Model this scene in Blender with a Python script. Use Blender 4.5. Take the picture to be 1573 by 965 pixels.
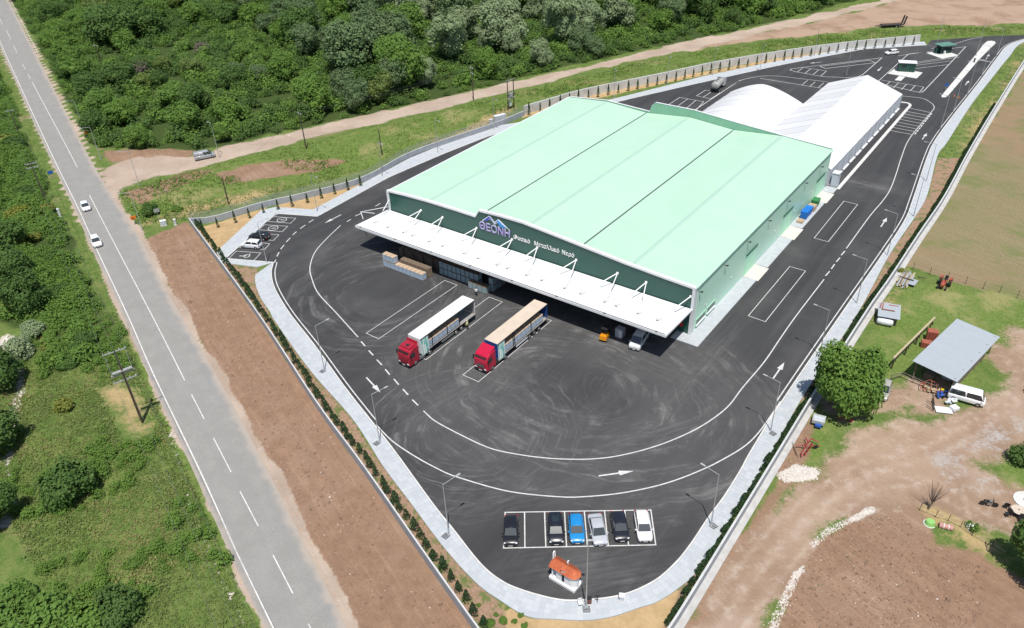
import bpy, bmesh, math, random
import numpy as np
from mathutils import Vector, Matrix
for o in list(bpy.data.objects): bpy.data.objects.remove(o)
scene = bpy.context.scene
C = scene.collection
R = math.radians
random.seed(7); rng = np.random.default_rng(11)

# ---------------------------------------------------------------- camera
cam_d = bpy.data.cameras.new('camera'); cam = bpy.data.objects.new('camera', cam_d); C.objects.link(cam)
cam_d.sensor_fit = 'HORIZONTAL'; cam_d.sensor_width = 36.0
cam_d.lens = 36.0 * 1191.87 / 1573.0
cam_d.clip_start = 1.0; cam_d.clip_end = 5000
PITCH, ROLL = 0.589027, 0.0425774
cam.location = (0, 0, 72.0)
fw = Vector((0, math.cos(PITCH), -math.sin(PITCH))); rt = Vector((1, 0, 0)); dn = Vector((0, -math.sin(PITCH), -math.cos(PITCH)))
cx = math.cos(ROLL) * rt + math.sin(ROLL) * dn; cd = -math.sin(ROLL) * rt + math.cos(ROLL) * dn
cam.rotation_euler = Matrix((cx, -cd, -fw)).transposed().to_euler()
scene.camera = cam
scene.render.resolution_x, scene.render.resolution_y = 1024, 628

# ---------------------------------------------------------------- daylight
SUN_EL, SUN_AZ = R(68.5), R(176.0)          # azimuth clockwise from +Y
world = bpy.data.worlds.new('World'); scene.world = world; world.use_nodes = True
wn = world.node_tree.nodes; wl = world.node_tree.links
bgn = wn['Background']; sky = wn.new('ShaderNodeTexSky'); sky.sky_type = 'NISHITA'; sky.sun_disc = False
sky.sun_elevation = SUN_EL; sky.sun_rotation = SUN_AZ; sky.altitude = 100
wl.new(sky.outputs[0], bgn.inputs[0]); bgn.inputs[1].default_value = 0.1
sd = bpy.data.lights.new('sun', 'SUN'); sd.energy = 4.7; sd.angle = R(0.53); sd.color = (1.0, 0.96, 0.90)
sun = bpy.data.objects.new('sun', sd); C.objects.link(sun)
sv = Vector((math.sin(SUN_AZ) * math.cos(SUN_EL), math.cos(SUN_AZ) * math.cos(SUN_EL), math.sin(SUN_EL)))
sun.rotation_euler = sv.to_track_quat('Z', 'Y').to_euler(); sun.location = (0, 0, 200)
vs = scene.view_settings
vs.view_transform = 'Standard'; vs.look = 'None'; vs.exposure = 0.15; vs.gamma = 1.0; vs.use_curve_mapping = False

# ---------------------------------------------------------------- materials
MATS = {}
def nt(name):
    m = bpy.data.materials.new(name); m.use_nodes = True
    t = m.node_tree; b = t.nodes['Principled BSDF']
    MATS[name] = m
    return m, t, b
def mixc(t, fac, a, b):
    n = t.nodes.new('ShaderNodeMix'); n.data_type = 'RGBA'
    if hasattr(fac, 'links'): t.links.new(fac, n.inputs[0])
    else: n.inputs[0].default_value = fac
    for i, v in ((6, a), (7, b)):
        if hasattr(v, 'links'): t.links.new(v, n.inputs[i])
        else: n.inputs[i].default_value = (*v[:3], 1)
    return n.outputs[2]
def mth(t, op, a, b=None, c=None, clamp=False):
    n = t.nodes.new('ShaderNodeMath'); n.operation = op; n.use_clamp = clamp
    for i, v in enumerate((a, b, c)):
        if v is None: continue
        if hasattr(v, 'links'): t.links.new(v, n.inputs[i])
        else: n.inputs[i].default_value = v
    return n.outputs[0]
def noise(t, vec, scale, detail=4, rough=.6, dist=0):
    n = t.nodes.new('ShaderNodeTexNoise'); n.inputs['Scale'].default_value = scale
    n.inputs['Detail'].default_value = detail; n.inputs['Roughness'].default_value = rough; n.inputs['Distortion'].default_value = dist
    if vec is not None: t.links.new(vec, n.inputs['Vector'])
    return n.outputs['Fac']
def ramp(t, fac, lo, hi):
    n = t.nodes.new('ShaderNodeMapRange'); n.interpolation_type = 'SMOOTHSTEP'
    t.links.new(fac, n.inputs[0]); n.inputs[1].default_value = lo; n.inputs[2].default_value = hi
    return n.outputs[0]
def coord(t, kind='Object'):
    return t.nodes.new('ShaderNodeTexCoord').outputs[kind]
def geopos(t):
    return t.nodes.new('ShaderNodeNewGeometry').outputs['Position']
def vscale(t, v, s):
    n = t.nodes.new('ShaderNodeMapping'); n.inputs['Scale'].default_value = s; t.links.new(v, n.inputs['Vector']); return n.outputs[0]
def bump(t, b, h, strength=.3, dist=.02):
    n = t.nodes.new('ShaderNodeBump'); n.inputs['Strength'].default_value = strength; n.inputs['Distance'].default_value = dist
    t.links.new(h, n.inputs['Height']); t.links.new(n.outputs[0], b.inputs['Normal'])
def mat(name, col, col2=None, scale=3.0, rough=.6, metal=0.0, spec=.5, bmp=0.0, emit=None, coat=0.0, world_pos=False):
    if name in MATS: return MATS[name]
    m, t, b = nt(name)
    b.inputs['Roughness'].default_value = rough; b.inputs['Metallic'].default_value = metal
    b.inputs['Specular IOR Level'].default_value = spec; b.inputs['Coat Weight'].default_value = coat
    if col2 is None: col2 = tuple(c * .82 for c in col)
    v = geopos(t) if world_pos else coord(t)
    f = noise(t, v, scale, 5, .65)
    t.links.new(mixc(t, ramp(t, f, .35, .68), col, col2), b.inputs['Base Color'])
    if bmp: bump(t, b, f, bmp)
    return m
def paint(name, col, rough=.28):
    return mat(name, col, tuple(c * .9 for c in col), 1.5, rough, 0, .5, 0, None, .6)

# ---------------------------------------------------------------- mesh builder
class MB:
    def __init__(s): s.v = []; s.f = []; s.m = []
    def add(s, vs, fs, mi=0):
        k = len(s.v); s.v += [tuple(p) for p in vs]; s.f += [tuple(i + k for i in f) for f in fs]; s.m += [mi] * len(fs); return s
    def box(s, c, d, rz=0, mi=0, top=None, rx=0, ry=0):
        hx, hy, hz = d[0] / 2, d[1] / 2, d[2] / 2; tx, ty = top if top else (1, 1)
        pts = [(-hx, -hy, -hz), (hx, -hy, -hz), (hx, hy, -hz), (-hx, hy, -hz), (-hx * tx, -hy * ty, hz), (hx * tx, -hy * ty, hz), (hx * tx, hy * ty, hz), (-hx * tx, hy * ty, hz)]
        if rz or rx or ry:
            M = Matrix.Rotation(rz, 3, 'Z') @ Matrix.Rotation(ry, 3, 'Y') @ Matrix.Rotation(rx, 3, 'X'); pts = [M @ Vector(p) for p in pts]
        return s.add([(p[0] + c[0], p[1] + c[1], p[2] + c[2]) for p in pts], [(3, 2, 1, 0), (4, 5, 6, 7), (0, 1, 5, 4), (1, 2, 6, 5), (2, 3, 7, 6), (3, 0, 4, 7)], mi)
    def tube(s, a, b, r0, r1=None, n=8, mi=0, cap=True):
        a, b = Vector(a), Vector(b); r1 = r0 if r1 is None else r1
        d = (b - a).normalized(); x = d.orthogonal().normalized(); y = d.cross(x)
        pts = []
        for c, r in ((a, r0), (b, r1)):
            for i in range(n):
                t = 2 * math.pi * i / n; pts.append(c + (x * math.cos(t) + y * math.sin(t)) * r)
        fs = [(i, (i + 1) % n, n + (i + 1) % n, n + i) for i in range(n)]
        if cap: fs += [tuple(range(n - 1, -1, -1)), tuple(range(n, 2 * n))]
        return s.add(pts, fs, mi)
    def path(s, pts, r, n=6, mi=0):
        for a, b in zip(pts, pts[1:]): s.tube(a, b, r, r, n, mi)
        return s
    def prism(s, poly, z0, z1, mi=0):
        n = len(poly); a = sum(poly[i][0] * poly[(i + 1) % n][1] - poly[(i + 1) % n][0] * poly[i][1] for i in range(n))
        if a < 0: poly = poly[::-1]
        return s.add([(p[0], p[1], z0) for p in poly] + [(p[0], p[1], z1) for p in poly],
                     [tuple(range(n - 1, -1, -1)), tuple(range(n, 2 * n))] + [(i, (i + 1) % n, n + (i + 1) % n, n + i) for i in range(n)], mi)
    def sheet(s, poly, z, mi=0):
        n = len(poly); a = sum(poly[i][0] * poly[(i + 1) % n][1] - poly[(i + 1) % n][0] * poly[i][1] for i in range(n))
        if a < 0: poly = poly[::-1]
        return s.add([(p[0], p[1], z) for p in poly], [tuple(range(n))], mi)
    def rings(s, rs, mi=0, cap=True):
        n = len(rs[0]); k = []
        for r in rs: k += r
        fs = [(j * n + i, j * n + (i + 1) % n, (j + 1) * n + (i + 1) % n, (j + 1) * n + i) for j in range(len(rs) - 1) for i in range(n)]
        if cap: fs += [tuple(range(n - 1, -1, -1)), tuple(range((len(rs) - 1) * n, len(rs) * n))]
        return s.add(k, fs, mi)
    def ball(s, c, r, nu=10, nv=6, mi=0, sq=(1, 1, 1)):
        rs = []
        for j in range(1, nv):
            p = math.pi * j / nv
            rs.append([(c[0] + r * sq[0] * math.sin(p) * math.cos(2 * math.pi * i / nu), c[1] + r * sq[1] * math.sin(p) * math.sin(2 * math.pi * i / nu), c[2] - r * sq[2] * math.cos(p)) for i in range(nu)])
        return s.rings(rs, mi)
    def build(s, name, m, parent=None, smooth=False, bevel=0, loc=None, rz=None, fixn=False):
        me = bpy.data.meshes.new(name); me.from_pydata([tuple(p) for p in s.v], [], s.f)
        ms = m if isinstance(m, (list, tuple)) else [m]
        for k in ms: me.materials.append(k)
        if len(ms) > 1: me.polygons.foreach_set('material_index', s.m)
        if bevel or fixn:
            bm = bmesh.new(); bm.from_mesh(me)
            if bevel: bmesh.ops.bevel(bm, geom=bm.edges[:], offset=bevel, segments=2, affect='EDGES', clamp_overlap=True)
            bmesh.ops.recalc_face_normals(bm, faces=bm.faces); bm.to_mesh(me); bm.free()
        if smooth: me.polygons.foreach_set('use_smooth', [True] * len(me.polygons))
        me.update()
        o = bpy.data.objects.new(name, me); C.objects.link(o)
        if parent is not None: o.parent = parent
        if loc is not None: o.location = loc
        if rz is not None: o.rotation_euler = (0, 0, rz)
        return o
def tag(o, label=None, cat=None, group=None, kind=None):
    if label: o['label'] = label
    if cat: o['category'] = cat
    if group: o['group'] = group
    if kind: o['kind'] = kind
    return o
def thing(name, label, cat, loc=(0, 0, 0), rz=0, group=None):
    o = bpy.data.objects.new(name, None); C.objects.link(o); o.empty_display_size = .3
    o.location = (loc[0], loc[1], loc[2] if len(loc) > 2 else 0); o.rotation_euler = (0, 0, rz)
    return tag(o, label, cat, group)
KIDS = {}
def copy_tree(src, loc=None, rz=None, parent=None, sc=None):
    c = src.copy(); C.objects.link(c)
    if parent is not None: c.parent = parent
    if loc is not None: c.location = (loc[0], loc[1], loc[2] if len(loc) > 2 else 0)
    if rz is not None: c.rotation_euler = (0, 0, rz)
    if sc is not None: c.scale = sc if hasattr(sc, '__len__') else (sc, sc, sc)
    key = src.name
    if key not in KIDS: KIDS[key] = list(src.children)
    for ch in KIDS[key]: copy_tree(ch, parent=c)
    return c
def bulk(name, V, F, m, parent=None, tint=None):
    """one mesh from numpy arrays: V (n,3), F (k,4) quads or (k,3)"""
    me = bpy.data.meshes.new(name); n = F.shape[1]
    me.vertices.add(len(V)); me.vertices.foreach_set('co', V.astype(np.float32).ravel())
    me.loops.add(F.size); me.loops.foreach_set('vertex_index', F.astype(np.int32).ravel())
    me.polygons.add(len(F)); me.polygons.foreach_set('loop_start', np.arange(0, F.size, n, dtype=np.int32))
    me.update(calc_edges=True); me.polygons.foreach_set('use_smooth', np.zeros(len(F), bool))
    if tint is not None:
        a = me.attributes.new('tint', 'FLOAT', 'FACE'); a.data.foreach_set('value', tint.astype(np.float32))
    for k in (m if isinstance(m, (list, tuple)) else [m]): me.materials.append(k)
    o = bpy.data.objects.new(name, me); C.objects.link(o)
    if parent is not None: o.parent = parent
    return o

# ---------------------------------------------------------------- 2-D helpers
def resample(pts, step, smooth=True):
    p = np.array(pts, float)
    if smooth and len(p) > 2:
        q = np.vstack([2 * p[0] - p[1], p, 2 * p[-1] - p[-2]]); out = []
        for i in range(1, len(q) - 2):
            for t in np.linspace(0, 1, 12, endpoint=False):
                a, b, c, d = q[i - 1:i + 3]
                out.append(.5 * ((2 * b) + (-a + c) * t + (2 * a - 5 * b + 4 * c - d) * t * t + (-a + 3 * b - 3 * c + d) * t ** 3))
        out.append(p[-1]); p = np.array(out)
    s = np.concatenate([[0], np.cumsum(np.hypot(*np.diff(p, axis=0).T))])
    n = max(2, int(round(s[-1] / step)) + 1); t = np.linspace(0, s[-1], n)
    return np.stack([np.interp(t, s, p[:, 0]), np.interp(t, s, p[:, 1])], 1)
def normals2(p):
    d = np.gradient(p, axis=0); d /= np.hypot(d[:, 0], d[:, 1])[:, None]
    return np.stack([-d[:, 1], d[:, 0]], 1)        # left of travel
def offset(p, d):
    p = np.asarray(p); return p + normals2(p) * d
def ribbon(mb, p, w0, w1, z, mi=0):
    """flat strip from offset w0 to w1 (left positive)"""
    a, b = offset(p, w0), offset(p, w1); n = len(p)
    mb.add([(x, y, z) for x, y in a] + [(x, y, z) for x, y in b], [(i, i + 1, n + i + 1, n + i) if w1 > w0 else (i, n + i, n + i + 1, i + 1) for i in range(n - 1)], mi); return mb
def wallstrip(mb, p, w0, w1, z0, z1, mi=0):
    a, b = offset(p, min(w0, w1)), offset(p, max(w0, w1)); n = len(p)
    v = [(x, y, z0) for x, y in a] + [(x, y, z0) for x, y in b] + [(x, y, z1) for x, y in a] + [(x, y, z1) for x, y in b]
    f = []
    for i in range(n - 1):
        f += [(2 * n + i, 2 * n + i + 1, 3 * n + i + 1, 3 * n + i), (i, i + 1, 2 * n + i + 1, 2 * n + i), (n + i + 1, n + i, 3 * n + i, 3 * n + i + 1)]
    f += [(0, 2 * n, 3 * n, n), (n - 1, 2 * n - 1, 4 * n - 1, 3 * n - 1)]
    mb.add(v, f, mi); return mb
def sdist(P, poly):
    """signed distance of points to polygon, positive inside"""
    poly = np.array(poly, float); n = len(poly); ins = np.zeros(len(P), bool); best = np.full(len(P), 1e18)
    for i in range(n):
        a, b = poly[i], poly[(i + 1) % n]; e = b - a; w = P - a
        t = np.clip((w @ e) / max(e @ e, 1e-9), 0, 1); d = w - t[:, None] * e; best = np.minimum(best, (d ** 2).sum(1))
        c = (a[1] > P[:, 1]) != (b[1] > P[:, 1])
        with np.errstate(divide='ignore', invalid='ignore'):
            xi = (b[0] - a[0]) * (P[:, 1] - a[1]) / (b[1] - a[1]) + a[0]
        ins ^= c & (P[:, 0] < xi)
    return np.sqrt(best) * np.where(ins, 1, -1)
def pdist(P, line):
    line = np.asarray(line, float); best = np.full(len(P), 1e18)
    for a, b in zip(line, line[1:]):
        e = b - a; w = P - a; t = np.clip((w @ e) / max(e @ e, 1e-9), 0, 1); d = w - t[:, None] * e; best = np.minimum(best, (d ** 2).sum(1))
    return np.sqrt(best)
# hall frame: u along the front (right positive), w towards the back
O = Vector((27.99, 99.69, 0)); TH = -0.658725
UX = Vector((math.cos(TH), math.sin(TH), 0)); WX = Vector((-math.sin(TH), math.cos(TH), 0))
def BF(u, w, z=0): return tuple(O + UX * u + WX * w + Vector((0, 0, z)))

# ================================================================ THE SETTING
KERB = [(-44.64,128.74),(-44.07,124.57),(-42.20,119.22),(-37.96,111.17),(-31.67,101.09),(-24.94,89.82),(-19.45,81.15),(-15.90,75.41),(-14.19,72.53),(-10.53,66.35),(-7.94,62.35),(-4.77,57.40),(-2.53,55.01),(-0.32,53.66),(3.21,52.33),(5.85,52.01),(10.35,52.40),(14.19,53.99),(17.00,56.27),(19.19,58.70),(22.13,62.49),(25.00,65.96),(28.17,70.27),(29.99,72.97),(37.20,82.78),(53.30,103.48),(68.13,122.35),(77.59,134.80),(83.41,143.98),(96.26,165.09),(103.19,175.38),(115.45,191.27),(134.30,215.04),(151.53,237.29),(161.15,249.14),(170.29,255.59),(191.23,266.47)]
WALK_OUT = [(-47.45,127.15),(-46.56,122.14),(-44.20,116.42),(-41.30,111.43),(-39.70,108.35),(-31.26,94.64),(-22.94,82.79),(-17.66,73.44),(-13.63,67.05),(-9.17,59.97),(-5.27,54.77),(-2.56,52.31),(0.25,50.24),(3.24,49.76),(6.40,49.48),(9.23,49.80),(12.40,50.80),(14.07,51.28),(16.89,53.02),(19.60,55.47),(25.78,63.53),(30.87,70.11),(41.06,84.29),(56.51,104.10),(69.02,121.65),(80.72,136.63),(87.37,145.94),(98.70,165.21),(104.78,173.05),(122.58,196.80),(141.28,220.17),(154.75,236.80),(168.60,252.65),(189.28,263.32)]
BACK_KERB = [(-44.64,128.74),(-54.32,131.02),(-49.14,149.69),(-39.86,147.44),(-26.83,166.27),(-16.00,177.86),(-4.45,189.02),(4.35,194.95),(18.75,204.12),(34.61,212.96),(58.80,225.51),(86.03,239.09),(116.42,252.10),(137.67,253.65)]
BACK_OUT = [(-47.45,127.15),(-54.86,129.49),(-57.06,133.84),(-52.72,151.58),(-49.96,152.96),(-41.44,150.94),(-32.50,163.60),(-23.13,177.10),(-13.95,186.54),(-3.96,196.04),(4.48,198.81),(19.07,207.76),(35.12,216.47),(60.07,231.04),(87.63,244.23),(117.92,255.85),(138.89,257.85)]
YARD_FAR = [(141.77,259.42),(156.08,260.72),(163.69,261.64),(173.31,260.88),(192.23,268.07)]
ROAD_L = [(-279.43,450.12),(-193.11,312.35),(-147.76,240.63),(-113.63,186.93),(-94.43,157.19),(-82.22,137.78),(-66.13,112.53),(-55.27,95.05),(-41.77,74.16),(-34.18,62.01),(-28.73,53.59),(-26.52,50.19)]
ROAD_R = [(-280.91,472.50),(-231.62,393.07),(-162.55,280.86),(-128.03,224.75),(-104.01,185.88),(-89.29,163.04),(-74.51,140.91),(-62.51,120.84),(-56.94,112.23),(-45.97,95.17),(-34.30,76.24),(-25.17,60.77),(-18.70,49.81)]
ROAD_C = [(-253.58,415.10),(-213.58,351.29),(-152.59,255.22),(-108.57,186.38),(-94.65,163.64),(-62.12,112.63),(-50.05,93.48),(-44.30,84.34),(-37.47,73.55),(-31.63,64.25),(-25.39,54.44),(-22.57,50.00)]
def extend(p, a, b):
    p = [np.array(q) for q in p]
    d0 = (p[0] - p[1]) / np.linalg.norm(p[0] - p[1]); d1 = (p[-1] - p[-2]) / np.linalg.norm(p[-1] - p[-2])
    return [tuple(p[0] + d0 * a)] + [tuple(q) for q in p] + [tuple(p[-1] + d1 * b)]
ROAD_L, ROAD_R, ROAD_C = extend(ROAD_L, 200, 45), extend(ROAD_R, 200, 45), extend(ROAD_C, 200, 45)
kerb = resample(KERB, .62); walk_o = resample(WALK_OUT, .3)

# ---- zones of the ground (world metres)
Z = {}
Z['soil'] = [[(-73.80,141.13),(-66.96,148.63),(-41.20,109.63),(-26.49,85.38),(-18.24,72.66),(-9.37,58.09),(-3.05,48.69),(0.27,42.86),(-16.02,43.59),(-19.60,49.86),(-32.31,71.52),(-48.63,97.32),(-63.28,121.68)],
    [(22.73,47.09),(28.33,54.38),(33.85,59.99),(40.44,63.29),(46.51,62.95),(47.09,57.68),(50.48,55.69),(53.79,52.24),(54.92,50.95),(50.11,38.72),(20.76,40.00)],
    [(-106.74,194.00),(-95.95,191.00),(-89.65,192.06),(-78.50,188.61),(-77.57,184.65),(-88.13,183.31),(-98.56,181.16)],
    [(-87.10,164.21),(-81.26,168.60),(-75.68,174.77),(-69.49,174.89),(-72.11,168.39),(-77.37,161.85),(-80.37,156.16)], [(-68.79,172.52),(-59.50,178.56),(-53.37,179.51),(-43.65,178.45),(-38.82,177.93),(-47.07,171.75),(-56.97,168.30),(-63.91,166.10)],
    [(15.26,47.67),(23.00,57.94),(32.14,70.03),(39.38,79.48),(42.00,79.85),(37.61,73.23),(34.21,66.79),(26.56,56.94),(20.10,47.21)]]
Z['dust'] = [[(-98.83,178.00),(-98.25,182.76),(-77.10,184.18),(-63.54,194.97),(-29.19,214.77),(5.67,234.80),(50.73,262.39),(102.30,291.17),(149.61,318.79),(189.70,349.02),(212.01,344.21),(155.99,315.22),(113.46,289.20),(92.02,277.94),(69.94,264.44),(61.03,259.44),(40.03,249.47),(5.43,227.58),(-21.40,209.15),(-42.40,197.66),(-61.50,186.70),(-74.84,177.02),(-85.48,169.77),(-88.33,164.33),(-88.73,160.94)]]
Z['track'] = [[(16.14,47.40),(24.19,57.70),(32.24,66.91),(38.12,69.45),(43.87,76.32),(51.44,79.78),(55.85,77.77),(62.68,79.06),(71.28,87.39),(79.92,93.20),(77.26,82.54),(67.05,71.44),(62.07,71.50),(58.02,68.28),(58.41,64.13),(61.53,63.44),(63.20,59.84),(57.61,55.49),(52.94,60.40),(49.40,64.12),(42.72,63.16),(36.18,60.15),(30.67,54.96),(24.69,47.00),(20.76,40.00),(11.60,40.40)],
    [(41.59,84.93),(43.59,77.89),(50.13,78.80),(57.15,82.46),(56.65,85.38),(51.53,84.26)], [(56.98,86.10),(61.31,87.31),(58.72,78.25),(53.58,78.57)], [(69.16,91.49),(77.99,96.77),(82.87,98.19),(76.28,87.05),(70.02,85.96)]]
Z['grass'] = [[(55.69,96.67),(60.85,103.57),(69.18,113.09),(74.39,112.23),(85.61,102.81),(86.78,97.89),(76.13,93.47),(68.88,89.11),(63.86,84.89),(57.98,88.31),(53.34,86.35)],
    [(-88.64,164.36),(-74.33,175.40),(-60.75,183.63),(-20.11,205.86),(5.30,223.66),(38.75,244.93),(60.09,254.94),(88.16,264.80),(131.28,274.91),(193.23,269.69),(188.32,261.76),(139.60,263.09),(90.47,253.30),(51.70,238.88),(24.45,225.30),(4.96,213.37),(-12.53,192.72),(-23.44,180.75),(-33.63,171.09),(-53.99,156.20),(-66.13,149.46),(-77.11,147.47)],
    [(98.70,165.21),(121.77,195.22),(140.26,218.45),(153.66,234.86),(167.36,250.48),(175.94,255.48),(169.19,244.06),(160.27,238.10),(127.78,195.98),(103.55,163.91)], [(30.28,65.73),(35.15,72.18),(39.93,77.47),(43.59,77.89),(39.01,71.95),(36.05,68.67),(31.62,66.19)],
    [(59.97,70.69),(63.82,71.64),(72.46,74.79),(65.61,63.72),(60.42,65.61)], [(51.53,84.26),(56.65,85.38),(55.52,81.86),(51.62,79.77)], [(-65.98,113.33),(-54.73,94.48),(-38.43,69.64),(-29.22,55.59),(-24.71,48.22),(-26.07,48.28),(-30.03,53.13),(-40.60,68.67),(-56.08,91.45),(-67.48,111.43)]]
Z['pink'] = [[(92.02,277.94),(113.46,289.20),(156.93,317.36),(197.20,347.41),(258.48,348.20),(195.26,272.98),(166.23,276.19),(132.70,278.30),(89.34,268.80),(62.28,259.24),(70.32,266.02)]]
Z['floor'] = [[(-235.29,400.96),(-160.66,282.20),(-109.64,197.98),(-105.11,192.92),(-95.95,191.00),(-78.21,187.71),(-63.65,195.45),(-48.20,204.22),(-29.21,215.54),(-6.13,228.84),(18.25,244.42),(50.28,264.31),(83.10,281.26),(118.44,303.52),(149.72,325.93),(178.24,354.34),(47.58,450.03),(-137.79,496.54),(-328.40,569.79)], [(-232.19,354.60),(-195.07,306.64),(-156.53,246.65),(-120.19,189.35),(-99.47,157.35),(-86.80,137.11),(-72.70,115.91),(-66.43,98.57),(-72.46,94.10),(-80.36,110.44),(-96.63,115.69),(-154.70,188.88)]]
Z['dry'] = [[(-62.73,92.20),(-59.84,93.56),(-55.96,91.14),(-50.68,83.18),(-51.43,81.49),(-54.15,80.35),(-57.65,85.69)], [(46.11,63.79),(50.16,64.08),(51.46,60.48),(54.31,54.78),(51.76,54.04),(48.34,58.73),(45.54,60.81)], [(56.10,100.20),(59.88,105.58),(70.07,116.34),(69.87,114.13),(59.36,101.80)],
    [(104.79,168.45),(152.62,230.88),(162.38,242.14),(159.88,236.73),(106.50,165.90)], [(-77.11,147.47),(-69.32,155.09),(-55.52,162.43),(-50.30,165.43),(-49.20,160.41),(-54.16,156.87),(-66.23,149.77)], [(-24.78,179.65),(-9.30,198.52),(3.14,213.60),(4.86,210.10),(-9.15,191.86),(-23.15,177.43)]]
Z['field'] = [[(106.78,165.86),(146.77,218.77),(167.32,244.35),(198.40,278.03),(198.85,251.74),(92.29,93.99),(86.04,103.54),(74.59,112.65),(70.73,118.57),(74.69,124.73)]]
Z['sand'] = [[(-64.48,144.26),(-53.02,152.24),(-51.69,153.70),(-52.57,151.57),(-57.04,133.99),(-58.88,135.46)], [(-49.96,152.96),(-41.44,150.94),(-32.50,163.60),(-33.46,164.42),(-44.27,157.55),(-50.11,154.84)], [(4.58,201.79),(23.26,213.77),(49.49,227.42),(87.59,244.09),(117.27,254.53),(136.78,256.98),(138.18,260.01),(118.16,256.76),(88.68,247.56),(50.08,230.51),(23.67,217.69),(5.78,205.75)],
    [(-2.47,52.18),(0.25,50.22),(6.35,49.46),(12.36,50.81),(16.85,52.85),(15.33,50.11),(13.50,47.53),(4.76,46.84),(-1.85,48.25)]]
Z['bed'] = [[(-66.27,146.47),(-57.20,133.23),(-54.15,129.18),(-47.45,127.15),(-46.56,122.14),(-44.20,116.42),(-39.70,108.35),(-31.26,94.64),(-22.94,82.79),(-17.66,73.44),(-13.63,67.05),(-9.17,59.97),(-5.27,54.77),(-2.47,52.10),(-1.17,48.22),(-4.54,48.38)],
    [(16.85,52.85),(25.69,63.40),(30.78,69.88),(40.94,84.10),(56.43,103.91),(68.88,121.32),(80.66,136.49),(87.47,145.77),(98.35,164.48),(103.97,163.86),(76.02,127.41),(56.73,103.58),(42.18,85.03),(31.32,70.31),(22.14,58.36),(14.57,48.22),(13.50,47.53)]]
Z['white'] = [[(24.17,47.02),(27.17,51.12),(29.60,54.32),(31.21,55.28),(29.52,52.80),(25.35,46.97)], [(32.67,58.08),(35.51,60.38),(38.06,61.51),(41.73,63.01),(41.60,62.51),(38.55,60.80),(35.53,59.42),(32.99,57.51)], [(32.12,69.12),(35.52,70.75),(38.12,69.45),(36.95,67.73),(32.84,67.53)]]
Z['gravel'] = [[(49.16,72.53),(57.17,75.11),(67.24,77.70),(70.62,77.48),(63.82,71.64),(58.27,69.05),(57.92,63.95),(51.92,66.10),(49.01,68.47)]]
gx = np.concatenate([[-1500, -1100, -800, -600, -450, -360], np.arange(-300, -90, 2.2), np.arange(-90, 90, .75), np.arange(90, 240, 1.4), [260, 300, 380, 500, 700, 1000, 1500]])
gy = np.concatenate([[-600, -300, -120, -20, 10], np.arange(24, 120, .75), np.arange(120, 240, 1.2), np.arange(240, 470, 2.4), [500, 560, 660, 800, 1100, 1600, 2500]])
GX, GY = np.meshgrid(gx, gy); GP = np.stack([GX.ravel(), GY.ravel()], 1)
def vnoise(P, s, seed):
    r = np.random.default_rng(seed).random((64, 64)); q = P / s; i = np.floor(q).astype(int); f = q - i; f = f * f * (3 - 2 * f)
    a = r[i[:, 0] % 64, i[:, 1] % 64]; b = r[(i[:, 0] + 1) % 64, i[:, 1] % 64]; c = r[i[:, 0] % 64, (i[:, 1] + 1) % 64]; d = r[(i[:, 0] + 1) % 64, (i[:, 1] + 1) % 64]
    return (a * (1 - f[:, 0]) + b * f[:, 0]) * (1 - f[:, 1]) + (c * (1 - f[:, 0]) + d * f[:, 0]) * f[:, 1]
SOFT = dict(track=2.2, floor=2.0, pink=2.5, soil=1.6, dust=1.8, grass=3.0, dry=4.5, field=1.2, sand=.5, bed=.3, white=.6, gravel=5.0)
W = {}
wob = (vnoise(GP, 7, 1) - .5) * 3.0 + (vnoise(GP, 2.6, 2) - .5) * 1.6
for k, polys in Z.items():
    s = np.max([sdist(GP, p) for p in polys], 0)
    amp = {'sand': .15, 'bed': .1, 'white': .2}.get(k, 1.0)
    W[k] = np.clip(.5 + (s + wob * amp) / (2 * SOFT[k]), 0, 1)
# dusty shoulders along the main road
rc = np.vstack([resample(ROAD_L, 3), resample(ROAD_R, 3)])
dl = pdist(GP, resample(ROAD_L, 3)); dr = pdist(GP, resample(ROAD_R, 3))
W['dust'] = np.maximum(W['dust'], np.clip(.5 + (1.0 + wob * .35 - np.minimum(dl + .1, dr)) / 1.0, 0, 1))
road_poly = [tuple(q) for q in resample(ROAD_L, 4)] + [tuple(q) for q in resample(ROAD_R, 4)[::-1]]
yard_poly = [tuple(q) for q in resample(KERB, 2)] + [tuple(q) for q in YARD_FAR[::-1]] + [tuple(q) for q in BACK_KERB[::-1]]
hard = np.maximum(sdist(GP, road_poly), sdist(GP, yard_poly))
nearw = np.clip(1 - (pdist(GP, resample([(15.37,48.19),(23.08,58.26),(32.21,70.26),(43.33,84.88),(57.86,103.50),(76.96,127.33),(105.32,164.48),(128.30,194.74),(160.91,236.79)], 4)) - 1.5) / 2, 0, 1)
rough_amt = np.clip(1 - nearw - np.maximum.reduce([W['dust'], W['track'], W['sand'], W['bed'], W['gravel'], np.clip((hard + 10) / 4, 0, 1)]), 0, 1)
gz = -.03 + rough_amt * ((vnoise(GP, 9, 3) - .35) * .7 + (vnoise(GP, 2.3, 4) - .5) * .25) * np.where(W['soil'] + W['field'] > .5, .25, 1.0)
gz = np.where(np.abs(GP[:, 0]) + GP[:, 1] > 900, -.5, gz)
# heap of dug earth at the junction
for cx_, cy_ in [(-96.27,187.57),(-90.45,186.07),(-85.15,186.34)]: gz += .9 * np.exp(-((GP[:, 0] - cx_) ** 2 + (GP[:, 1] - cy_) ** 2) / 9)
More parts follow.
